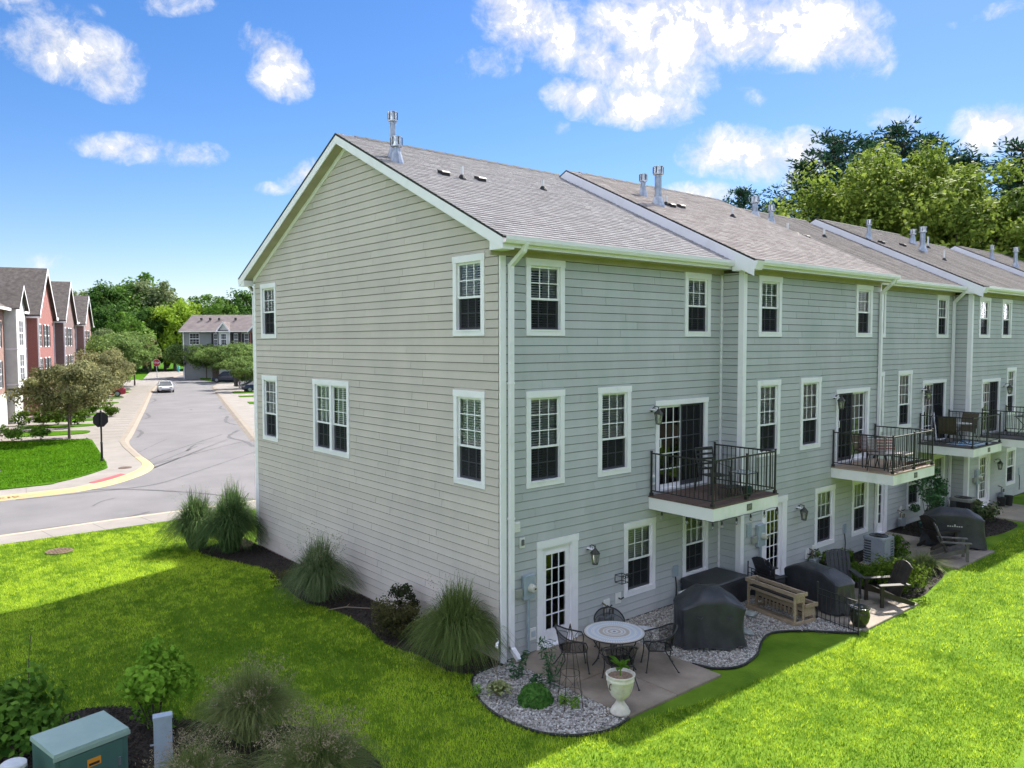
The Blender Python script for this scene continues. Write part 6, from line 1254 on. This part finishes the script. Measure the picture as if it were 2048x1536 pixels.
BR = dict(red=brick('red_brick', (.30,.085,.072), (.25,.07,.06), (.36,.25,.23), 1), dark=brick('dark_brick', (.10,.055,.05), (.075,.04,.04), (.22,.17,.16), 1), rose=brick('rose_brick', (.30,.17,.15), (.25,.13,.12), (.34,.27,.25), 1), pink=brick('pink_brick', (.30,.16,.13), (.25,.12,.10), (.38,.31,.28), 1), plum=brick('plum_brick', (.21,.13,.12), (.17,.10,.10), (.26,.21,.2), 1))
SHUT = mat('black_shutter', (.012,.012,.014), rough=.5); WALLW = mat('white_panel', (.64,.64,.62), (.55,.56,.54), scale=1.5, rough=.6); FARG = mat('far_window_glass', (.035,.04,.05), rough=.25, spec=.25)
def far_window(parent, org, du, z, w, h, shut=True, m=None):
    """window part at org + du*..., local frame: du along wall, nrm outward"""
    du = Vector((*du, 0)); nn = Vector((du.y, -du.x, 0)); o = Vector((*org, z)); mb = MB()
    def bx(a, b, z0, z1, d0, d1, tgt): 
        P = [o+du*a+nn*d0, o+du*b+nn*d0, o+du*b+nn*d1, o+du*a+nn*d1]; tgt.loft([[(p.x,p.y,z+z0) for p in P], [(p.x,p.y,z+z1) for p in P]])
    bx(-.06,.0,-.06,h+.12,0,.022,mb); bx(w,w+.06,-.06,h+.12,0,.022,mb); bx(0,w,-.10,0,0,.026,mb); bx(0,w,h,h+.12,0,.024,mb); bx(0,w,h*.48,h*.54,.004,.02,mb)
    win = mb.build('window', WHT, parent); m2 = MB(); bx(0,w,0,h,.002,.008,m2); m2.build('pane', FARG, win)
    m3 = MB(); [bx(w*k/3-.015,w*k/3+.015,0,h,.008,.014,m3) for k in (1, 2)]; [bx(0,w,h*k-.012,h*k+.012,.008,.013,m3) for k in (.25, .75)]; m3.build('muntin_grid', WHT, win)
    if shut:
        for a, b in ((-.48,-.08), (w+.08,w+.48)): m4 = MB(); bx(a,b,-.05,h+.05,0,.045,m4); m4.build('shutter', SHUT, win)
    return win
def rowhouse(label, s0, s1, s2, tf, tb, bm, side, bay=None, front_w=((1.2, .85), (4.0, .85), (6.0, .85)), gz=13.0, garage=True):
    """street frame: protruding gabled part s0..s1 with front at t=tf, recessed part s1..s2 at t=tb"""
    h = thing('brick_rowhouse', label, 'house', (*SO, 0), -TH, group='brick row across the street')
    # local x = t (towards the street), local y = s
    bk = -22; EV = 9.0
    MB().box(bk,s0,-.2, tf,s1,EV).build('wall', bm, h); mid = (s0+s1)/2
    MB().loft([[(bk,s0,EV),(tf,s0,EV),(tf,s1,EV),(bk,s1,EV)], [(bk,mid-.01,gz-.15),(tf,mid-.01,gz-.15),(tf,mid+.01,gz-.15),(bk,mid+.01,gz-.15)]]).build('gable_wall', bm, h)
    if s2 > s1: MB().box(bk,s1,-.2, tb,s2,EV).build('wall', side, h)
    ov = .35; sl = (gz-EV)/(mid-s0)
    for sg, sa in ((1, s0), (-1, s1)):
        ya = sa-sg*ov; za = EV-sl*ov; mb = MB(); mb.add([(bk,ya,za),(tf+.3,ya,za),(tf+.3,mid,gz),(bk,mid,gz),(bk,ya,za-.14),(tf+.3,ya,za-.14),(tf+.3,mid,gz-.14),(bk,mid,gz-.14)], [(0,1,2,3),(4,7,6,5),(0,4,5,1),(1,5,6,2),(3,2,6,7)]); mb.build('roof', SHR, h)
        mb = MB(); mb.add([(tf+.31,ya,za+.02),(tf+.31,mid,gz+.02),(tf+.31,mid,gz-.38),(tf+.31,ya,za-.30),(tf+.34,ya,za+.02),(tf+.34,mid,gz+.02),(tf+.34,mid,gz-.38),(tf+.34,ya,za-.30)], [(0,1,2,3),(4,7,6,5),(0,4,5,1),(3,2,6,7)]); mb.build('rake_board', WHT, h)
    if s2 > s1:
        mb = MB(); mb.add([(tb+.5,s1,EV-.1),(tb+.5,s2,EV-.1),(-15,s2,EV+3.4),(-15,s1,EV+3.4),(bk,s1,EV),(bk,s2,EV)], [(0,1,2,3),(3,2,5,4)]); mb.build('roof', SHR, h); MB().box(tb+.42,s1,EV-.28, tb+.55,s2,EV-.08).build('gutter', WHT, h)
    MB().box(tf-.9,s0-ov+.02,EV-sl*ov-.3, tf+.34,s0-.02,EV-sl*ov-.15).build('eave_return', WHT, h); MB().box(tf+.34,s1-.5,EV-.55, tf+.42,s1+.45,EV-.35).build('gutter', WHT, h)
    MB().box(tf+.02,s0+.05,.1, tf+.14,s0+.17,EV-.5).build('downspout', WHT, h); MB().box(tf-.9,s0-.1,.3, tf-.78,s0-.01,EV-.5).build('downspout', WHT, h)
    for z, hh in ((6.0,1.85), (2.95,1.9)):
        for y, w in front_w: far_window(h, (tf, s0+y), (0, 1), z, w, hh)
    if garage:
        MB().box(tf-.02,s0+.9,0, tf+.06,s0+3.6,2.25).build('garage_door', WALLW, h); MB().box(tf-.02,s0+4.9,0, tf+.07,s0+6.1,2.4).build('front_door', WHT, h)
        far_window(h, (tf+.0, s0+6.5), (0, 1), .9, .8, 1.3, shut=False)
    if bay:
        b0, b1, tp = bay; mb = MB(); mb.box(tb,b0,2.75, tp,b1,EV+.1); mb.build('bay', WALLW, h); mb = MB(); bmid = (b0+b1)/2
        MB().loft([[(tb-4,b0,EV+.1),(tp,b0,EV+.1),(tp,b1,EV+.1),(tb-4,b1,EV+.1)], [(tb-4,bmid-.01,EV+1.75),(tp,bmid-.01,EV+1.75),(tp,bmid+.01,EV+1.75),(tb-4,bmid+.01,EV+1.75)]]).build('bay_gable', WALLW, h)
        for sg, sa in ((1, b0), (-1, b1)): ya = sa-sg*.25; mb = MB(); mb.add([(tb-4,ya,EV-.05),(tp+.3,ya,EV-.05),(tp+.3,bmid,EV+1.85),(tb-4,bmid,EV+1.85),(tb-4,ya,EV-.15),(tp+.3,ya,EV-.15),(tp+.3,bmid,EV+1.75),(tb-4,bmid,EV+1.75)], [(0,1,2,3),(4,7,6,5),(0,4,5,1),(1,5,6,2)]); mb.build('bay_roof', SHR, h); mb = MB(); mb.add([(tp+.31,ya,EV-.03),(tp+.31,bmid,EV+1.87),(tp+.31,bmid,EV+1.6),(tp+.31,ya,EV-.28)], [(0,1,2,3)]); mb.build('rake_board', WHT, h)
        for z, hh in ((6.1,1.9), (3.35,2.0)):
            MB().box(tp,b0+.02,z-.35, tp+.03,b1-.02,z-.25).build('panel_trim', WHT, h); MB().box(tb+.02,b0-.03,z-.35, tp,b0-.0,z-.25).build('panel_trim', WHT, h)
            far_window(h, (tp, bmid-.85), (0, 1), z, .75, hh, shut=False); far_window(h, (tp, bmid+.05), (0, 1), z, .75, hh, shut=False)
        MB().box(tb,b0-3.2,0, tb+.08,b0-.4,2.4).build('garage_door', WALLW, h); MB().box(tb,b0+.2,0, tb+.5,b1-.3,2.6).build('entry_recess', WALLW, h)
        for z, hh in ((6.0,1.85), (2.95,1.9)): far_window(h, (tb, b0-2.6), (0, 1), z, .85, hh); far_window(h, (tb, b0-5.2), (0, 1), z, .85, hh)
        k = MB(); k.lathe([(.03,0),(.12,-.1),(.08,-.4)], 6, (tb+.3,b0-.2,2.3)); k.build('porch_lantern', SBLK, h)
    return h
rowhouse('nearest brick rowhouse with white panelled bay at the left edge', -6.0, 3.0, 20.4, -9.2, -9.25, BR['pink'], BR['pink'], bay=(12.6,16.4,-8.45), gz=12.8)
rowhouse('bright red brick rowhouse with steep gable and black shutters', 20.5, 30.2, 37.4, -8.2, -9.1, BR['red'], BR['plum'], gz=13.1)
rowhouse('dark plum brick rowhouse between the red one and the last', 37.5, 47.3, 56.9, -8.2, -9.1, BR['plum'], BR['rose'], gz=13.1); rowhouse('farthest rose brick rowhouse at the end of the brick row', 57, 66.5, 66.4, -8.2, -9.1, BR['rose'], BR['rose'], gz=12.6)
# grey and brick building at the end of the street
fb = thing('far_townhouse', 'far grey and brick townhouse building facing down the street behind small trees', 'house', (36.1, 133.0, -.3), math.atan2(-.645, .764)); EV = 8.7
SIDF = mat('far_grey_siding', (.27,.28,.28), (.24,.25,.25), scale=1, rough=.8); MB().box(0,0,0, 5.2,11,EV).build('wall', SIDF, fb)
MB().box(5.2,-.15,0, 6.6,11,EV).build('wall', BR['dark'], fb); MB().box(6.6,-.6,0, 8.4,11,EV).build('wall', WALLW, fb); MB().box(8.4,-.1,0, 10.4,11,EV).build('wall', BR['dark'], fb); MB().box(10.4,.0,0, 12.2,11,EV).build('wall', mat('far_tan_siding', (.42,.42,.38), rough=.8), fb); MB().box(12.2,-.7,0, 17.6,11,EV).build('wall', BR['red'], fb); MB().box(17.6,0,0, 26,11,EV).build('wall', SIDF, fb)
mb = MB(); mb.prismx([(-.9,EV-.05),(5.5,EV+3.0),(11.9,EV-.05),(11.9,EV-.25),(5.5,EV+2.8),(-.9,EV-.25)], -.4, 26.2); mb.build('roof', mat('far_mauve_shingle', (.13,.105,.105), (.19,.16,.155), scale=1, rough=.95), fb)
for a, b, z, y in ((12.0,17.8,3.2,-1.0), (6.4,8.6,1.6,-.9)):
    mm = (a+b)/2; MB().loft([[(a+.2,y+.35,EV-.1),(b-.2,y+.35,EV-.1),(b-.2,6,EV-.1),(a+.2,6,EV-.1)], [(mm-.01,y+.35,EV+z-.2),(mm+.01,y+.35,EV+z-.2),(mm+.01,6,EV+z-.2),(mm-.01,6,EV+z-.2)]]).build('gable_wall', BR['red'] if b > 10 else WALLW, fb)
    for s, e in ((a-.2, 1), (b+.2, -1)): mb = MB(); mb.add([(s,y,EV-.15),(mm,y,EV+z),(mm,6,EV+z),(s,6,EV-.15),(s,y,EV-.45),(mm,y,EV+z-.3)], [(0,1,2,3)]); mb.build('roof', MATS['far_mauve_shingle'], fb); mb = MB(); mb.add([(s,y-.01,EV-.13),(mm,y-.01,EV+z+.02),(mm,y-.01,EV+z-.35),(s,y-.01,EV-.48)], [(0,1,2,3)]); mb.build('rake_board', WHT, fb)
MB().box(-.3,-1.0,EV-.25, 12,-.85,EV-.08).build('gutter', WHT, fb); [MB().box(x,-.14 if x < 5 else -.75,0.2, x+.14,-.02 if x < 5 else -.62,EV-.2).build('downspout', WHT, fb) for x in (.1, 8.5)]
for x, z, w, hh, sh, y in ((1.3,6.3,1.6,1.9,0,0), (1.2,3.0,1.5,2.2,0,0), (2.75,3.0,1.5,2.2,0,0), (4.3-.05,3.0,.8,2.2,0,0), (5.65,6.2,.55,1.9,1,-.15), (5.65,2.9,.55,2.2,1,-.15), (7.1,6.2,.8,1.9,0,-.6), (7.1,2.9,.8,2.2,0,-.6), (9.2,6.2,.6,1.9,1,-.1), (9.2,2.9,.6,2.2,1,-.1), (11,6.2,.7,1.9,1,0), (11,2.9,.7,2.2,1,0), (12.9,6.2,.7,2.0,1,-.7), (12.9,2.9,.7,2.2,1,-.7), (14.6,6.2,.7,2.0,1,-.7), (14.6,2.9,.7,2.2,1,-.7), (16.2,6.2,.7,2.0,1,-.7), (16.2,2.9,.7,2.2,1,-.7)): far_window(fb, (x, y), (1, 0), z, w, hh, bool(sh))
for x in (2, 3.6, 5.2, 8.2): MB().box(x,3.0,EV+2.0, x+.35,3.35,EV+2.35).build('roof_vent', EDGE, fb)
# ------------------------------------------------------------------ cars
def car(label, x, y, rz, paint, suv=False, z=-.11):
    o = thing('parked_car', label, 'car', (x, y, z), rz); L, Wd = (4.85, 1.92) if not suv else (4.8, 1.95); H = 1.44 if not suv else 1.72; hw = Wd/2
    # stations along local y (front = +y): (y, bottom, belt, half width)
    st = [(L/2,.42,.62,.70),(L/2-.10,.28,.72,.86),(L/2-.55,.22,.80,.94),(L/2-1.4,.20,.90 if not suv else 1.02,.985),(0,.20,.95 if not suv else 1.06,1.0),(-L/2+1.1,.20,.98 if not suv else 1.08,.99),(-L/2+.35,.26,.96 if not suv else 1.06,.93),(-L/2+.06,.34,.88,.84),(-L/2,.45,.78,.74)]
    mb = MB(); rings = []
    for yy, zb, zt, k in st: w = hw*k; rings.append([(-w*.90,yy,zb),(-w,yy,zb+.14),(-w,yy,zb+(zt-zb)*.62),(-w*.95,yy,zt-.05),(-w*.80,yy,zt),(w*.80,yy,zt),(w*.95,yy,zt-.05),(w,yy,zb+(zt-zb)*.62),(w,yy,zb+.14),(w*.90,yy,zb)])
    mb.loft(rings); mb.build('body', paint, o, smooth=False)
    bz = .93 if not suv else 1.03; ry0, ry1 = (.55,-1.1) if not suv else (.55,-1.7); by0, by1 = (1.35,-1.95) if not suv else (1.25,-2.15)
    cab = [[(-hw*.86,by0,bz),(hw*.86,by0,bz),(hw*.88,by1,bz),(-hw*.88,by1,bz)], [(-hw*.66,ry0,H-.03),(hw*.66,ry0,H-.03),(hw*.66,ry1,H-.05),(-hw*.66,ry1,H-.05)]]
    MB().loft(cab).build('greenhouse', CARG, o); mb = MB(); mb.loft([[(-hw*.66,ry0+.02,H-.05),(hw*.66,ry0+.02,H-.05),(hw*.67,ry1-.03,H-.07),(-hw*.67,ry1-.03,H-.07)], [(-hw*.58,ry0-.1,H),(hw*.58,ry0-.1,H),(hw*.58,ry1+.1,H-.01),(-hw*.58,ry1+.1,H-.01)]]); mb.build('roof', paint, o)
    mb = MB()
    for s in (-1, 1):
        for a, b in (((s*hw*.865,by0+.01,bz),(s*hw*.665,ry0+.01,H-.03)), ((s*hw*.885,by1,bz),(s*hw*.665,ry1,H-.05)), ((s*hw*.885,(by0+by1)/2,bz),(s*hw*.67,(ry0+ry1)/2,H-.03))): mb.bar(a, b, .06)
    mb.build('pillar', paint, o)
    for s in (-1, 1):
        for yy in (L/2-.92, -L/2+.95):
            r = .34 if not suv else .37; wl = MB().lathe([(r*.55,-.11),(r,-.10),(r,.10),(r*.55,.11)], 20).build('wheel', RUB, o); wl.rotation_euler = (0, R(90), 0); wl.location = (s*(hw-.10), yy, r); MB().lathe([(.001,.115*s if False else -.12),(r*.62,-.115),(r*.62,.115),(.001,.12)], 14).build('rim', GALV, wl)
        MB().bbox(s*hw*.62-.17,L/2-.22,.62, s*hw*.62+.17,L/2-.03,.74,.02).build('headlight', HEADL, o); MB().bbox(s*hw*.66-.14,-L/2-.005,.74, s*hw*.66+.14,-L/2+.1,.86,.02).build('tail_light', MATS['stop_red'], o); MB().bbox(s*(hw+.10)-.10,.95,.92 if not suv else 1.02, s*(hw+.10)+.06,1.10,1.06 if not suv else 1.18,.02).build('mirror', paint, o)
    MB().bbox(-.55,L/2-.06,.32, .55,L/2+.005,.44,.01).build('grille', RUB, o); MB().box(-.25,-L/2-.02,.52, .25,-L/2+.0,.63).build('number_plate', WHT, o); return o
CARG = mat('tinted_car_glass', (.02,.025,.032), rough=.06, spec=.7); HEADL = mat('headlight_lens', (.25,.26,.28), rough=.1); PWH = mat('white_car_paint', (.75,.76,.77), rough=.25, coat=.6); PNV = mat('navy_car_paint', (.012,.02,.05), rough=.25, coat=.7); PRD = mat('red_car_paint', (.36,.015,.03), rough=.3, coat=.5)
car('white sedan driving towards the camera on the side street', *ST(53.6,1.35), math.pi-TH+R(3), PWH, z=-.108); car('dark blue estate car parked on the drive under the small trees', *ST(75.0,10.2), R(55), PNV, suv=True, z=0)
car('red car parked on a drive behind the blossoming street trees', *ST(44.5,-5.2), R(80), PRD, suv=True, z=0); car('white car parked at the right edge of the side street', *ST(56.5,13.0), R(-100), PWH, suv=True, z=0); car('dark car parked beyond the house corner on a drive', *ST(47.5,12.6), R(-100), PNV, z=0)
o = thing('wheelie_bin', 'tall black wheeled bin beside the white parked car', 'bin', (*ST(60.5,10.6), 0)); MB().loft([[(-.26,-.30,.05),(.26,-.30,.05),(.26,.30,.05),(-.26,.30,.05)], [(-.32,-.38,1.25),(.32,-.38,1.25),(.32,.38,1.25),(-.32,.38,1.25)]]).build('body', RUB, o); MB().bbox(-.34,-.42,1.25, .34,.42,1.34,.03).build('lid', RUB, o); [MB().lathe([(.12,-.03),(.12,.03)], 12).build('wheel', RUB, o, (s*.25,.32,.12)) for s in (-1, 1)]
o = thing('utility_cabinet', 'small white utility cabinet on the far corner lawn', 'utility box', (*ST(96,13.0), .02)); MB().bbox(-.8,-.4,0, .8,.4,1.5,.03).build('cabinet', WALLW, o); MB().bbox(-.7,-.42,.2, .0,-.40,1.3,.01).build('door', WHT, o)
o = thing('fire_hydrant', 'tiny turquoise hydrant at the far edge of the woods', 'hydrant', (45.2,165,0)); MB().lathe([(.3,0),(.3,.1),(.2,.15),(.2,.9),(.28,.95),(.28,1.0),(.15,1.2),(.001,1.25)], 14).build('barrel', mat('turquoise_paint', (.10,.45,.42), rough=.5), o); MB().bbox(-.4,-.1,.55, .4,.1,.75,.02).build('outlet', MATS['turquoise_paint'], o)
# ------------------------------------------------------------------ shrubs of the brick row
for i, (x, y, h, r, lab) in enumerate(((-3.0,47.9,1.0,.95,'leftmost dark clipped bush of the front line'), (-1.6,47.2,1.0,.95,'second dark clipped bush of the front line'), (-.15,46.7,.95,.9,'right dark clipped bush of the front line'), (.5,57.9,1.15,.8,'left round boxwood before the red house'), (1.75,57.5,1.15,.8,'second round boxwood before the red house'), (2.7,57.0,1.1,.75,'third round boxwood before the red house'), (3.9,56.3,1.1,.75,'right round boxwood standing alone on the grass'))): shrub('boxwood_shrub', lab, 'shrub', x, y, h, r, 700, .16, BOX if i > 2 else VIB, 200+i, K=14, cr=r*.4)
for i in range(4): shrub('boxwood_hedge', ('%s section of the long clipped hedge under the street tree' % ('first', 'second', 'third', 'fourth')[i]), 'hedge', *ST(16.2+.2*i,-7.0+1.5*i), 1.3, 1.1, 700, .18, BOX, 220+i, K=14, cr=.4)
# ------------------------------------------------------------------ trees
decid('crab1', 4.6, 2.5, 1.45, 3.0, 10000, 60, .6, .17, CRAB, 301, .016, floor=1.7); decid('crab2', 4.6, 2.4, 1.5, 3.1, 10000, 56, .6, .17, CRAB, 302, .016, floor=1.7); decid('street1', 5.6, 2.8, 1.7, 3.6, 7000, 50, .75, .25, CRAB2, 303, .016, floor=1.9)
for i, (s, t, k, sc) in enumerate(((.2,-3.7,'crab1',1.12), (9.3,-4.6,'crab2',.95), (19.6,-4.3,'crab1',1.0), (26.8,-4.2,'crab2',1.1), (33.8,-4.2,'crab1',1.1), (41,-4.4,'crab2',1.15), (52,-3.6,'street1',1.25), (58,-5,'street1',1.4), (64,-4.5,'street1',1.5), (70,-3.0,'crab2',1.5))):
    tree(k, *ST(s, t), ('%s small crabapple along the brick row counting from the camera' % ('first','second','third','fourth','fifth','sixth','seventh','eighth','ninth','tenth')[i]), 'small trees along the brick row', sc, i*1.3, name='crabapple_tree')
for i, (x, y, sc) in enumerate(((36.4,133.4,1.15), (38.6,128.5,1.15), (37.0,119,1.1), (38.5,113.5,1.15), (41.5,117,1.2), (44,112,1.1), (31.5,95,.85), (29.5,88,.75))):
    tree('street1', x, y, ('%s small green tree in front of the far building counting from the left' % ('first','second','third','fourth','fifth','sixth','seventh','eighth')[i]), 'small trees before the far building', sc, i*1.7, name='street_tree')
decid('f1', 20, 6.5, 8.0, 11.5, 9000, 95, 1.9, .68, LEAFD[1], 311); decid('f2', 21, 6.0, 8.5, 12, 9000, 90, 1.9, .68, LEAFD[0], 312); decid('f3', 16, 6.0, 6.6, 9, 8000, 80, 1.8, .65, LEAFD[2], 313); decid('f4', 18, 6.5, 7.4, 10, 8000, 80, 1.8, .65, LEAFD[3], 314)
fr = random.Random(8); ks = ['f1','f2','f3','f4']; words_ = ('dark','tall','leafy','rounded')
def pix(x, D): q = Vector((fw.x, fw.y, 0)).normalized(); r_ = Vector((rt.x, rt.y, 0)); return Vector((CAM_LOC[0], CAM_LOC[1], 0))+q*D+r_*((x-1024)/1575.9*D)
FOR = [(100,205,'f2',1.0,'dark'),(130,195,'f1',1.0,'green'),(165,205,'f4',1.08,'greyish'),(195,190,'f3',1.15,'bright'),(215,180,'f2',.98,'dark'),(240,185,'f1',1.0,'green'),(262,190,'f2',1.02,'dark'),(290,200,'f1',1.25,'lofty'),(312,192,'f4',1.15,'greyish'),(335,205,'f2',1.0,'dark'),(350,180,'f3',1.0,'yellow green'),(372,188,'f3',.98,'sunlit'),(395,200,'f1',.95,'green'),(420,195,'f3',.95,'yellow'),(440,190,'f1',.92,'green'),(465,200,'f4',.95,'greyish'),(490,195,'f2',.95,'dark'),(515,200,'f1',.95,'green'),(225,168,'f2',.72,'dark low'),(262,165,'f1',.66,'low green'),(300,178,'f2',.70,'shadowed'),(330,182,'f2',.66,'deep green'),(370,185,'f1',.62,'short'),(205,158,'f4',.50,'small greyish'),(75,215,'f1',1.0,'green'),(40,215,'f2',1.0,'dark'),(0,215,'f1',1.0,'green')]
ORD = ['first','second','third','fourth','fifth','sixth','seventh','eighth','ninth','tenth','eleventh','twelfth','thirteenth','fourteenth','fifteenth','sixteenth','seventeenth','eighteenth','nineteenth','twentieth','twenty-first','twenty-second','twenty-third','twenty-fourth','twenty-fifth','twenty-sixth','twenty-seventh','twenty-eighth','twenty-ninth','thirtieth']
def wood_label(px, sc, wd, n):
    low = sc < .75
    if px < 0 or px > 520: return 'tree of the wood, hidden behind the houses'
    place = 'over the brick row' if px < 190 else 'left of the stop sign' if px < 265 else 'right above the stop sign' if px < 345 else 'over the far building'
    return f'{ORD[n]} tree of the far wood from the left, {wd}, {place}'
for n, (px, Dd, k, sc, wd) in enumerate(sorted(FOR)):
    p = pix(px, Dd); tree(k, p.x, p.y, wood_label(px, sc, wd, n), 'trees of the wood closing the street', sc, n*2.1, -.3)
ORD_END = 0
RLF = leafm('sunlit_tree_leaf', (.05,.10,.014), (.38,.47,.085), .45); RLG = leafm('green_tree_leaf', (.03,.075,.012), (.22,.31,.06), .4)
decid('r1', 17, 4.6, 6.2, 9.8, 26000, 120, 1.05, .24, RLF, 321, .014, .45); decid('r2', 14, 4.6, 5.4, 8, 24000, 110, 1.05, .24, RLF, 322, .014, .45); decid('r3', 14, 4.6, 5.2, 8, 22000, 100, 1.05, .25, RLG, 323, .014, .45)
pine('p1', 21, 16, 331); pine('p2', 19, 16, 332)
for i, (px, Dd, k, sc, lab) in enumerate(((1482,72,'p2',1.05,'small dark pine peeping over the ridge left of the others'), (1545,74,'p1',.93,'short pine beside the leftmost vent over the ridge'), (1605,66,'p2',1.1,'dark pine with drooping side left of the tall group'), (1662,64,'p1',1.1,'dark pine left of the bright leafy tree'), (1790,64,'p1',1.13,'tallest dark pine behind the bright leafy tree'), (1725,72,'p2',1.28,'dark pine hidden between the two tall ones'), (1850,68,'p2',1.24,'right shoulder pine of the tall group'), (1915,66,'p1',1.04,'slim pine right of the tall group'), (2035,62,'p1',1.05,'dark pine at the right edge'))):
    p = pix(px, Dd); tree(k, p.x, p.y, lab, 'pines behind the townhouses', sc, i*1.1, -.2, name='pine_tree', sxy=1.15)
for i, (px, Dd, k, sc, lab) in enumerate(((1695,57,'r1',1.2,'bright yellow green tree left of the tallest leafy one'), (1775,58,'r1',1.34,'tallest bright yellow green leafy tree behind the roofs'), (1840,56,'r2',1.26,'leafy tree behind the third roof vent pair'), (1910,54,'r2',1.3,'leafy tree right of the tallest one'), (1985,52,'r2',1.3,'bright leafy tree near the right edge'), (2060,52,'r3',1.3,'leafy tree cut by the right edge'), (1640,60,'r3',.95,'low green tree between pines and roof'), (2130,55,'r2',1.25,'leafy tree just outside the right edge'), (1880,66,'r3',1.15,'green tree in the second line behind the bright ones'))):
    p = pix(px, Dd); tree(k, p.x, p.y, lab, 'leafy trees behind the townhouses', sc, i*.9, -.2)

# the wood behind the viewer, one mass that only the windows mirror
q = TV['f1'][0]; co = np.empty(len(q.vertices)*3, np.float32); q.vertices.foreach_get('co', co); co = co.reshape(-1, 3); VV = []; AA = []
for i, (x, y, sc) in enumerate(((-20,-29,.75), (-11,-31,.8), (-3,-28,.7), (5,-30,.8), (13,-28,.75), (21,-30,.8), (29,-28,.75), (38,-30,.8), (47,-28,.8), (56,-29,.8))):
    a_ = i*1.4; r_ = np.array([[math.cos(a_), -math.sin(a_), 0], [math.sin(a_), math.cos(a_), 0], [0, 0, 1]]); VV.append(co@r_.T*sc+np.array([x, y, -1.5])); AA.append(npr.random(len(co)))
VV = np.concatenate(VV); tag(put('tree_line', np_mesh('tree_line', VV, np.arange(len(VV)).reshape(-1, 4), LEAFD[1], np.concatenate(AA))), 'wood behind the viewer, mirrored in the rear windows', 'wood', kind='stuff')
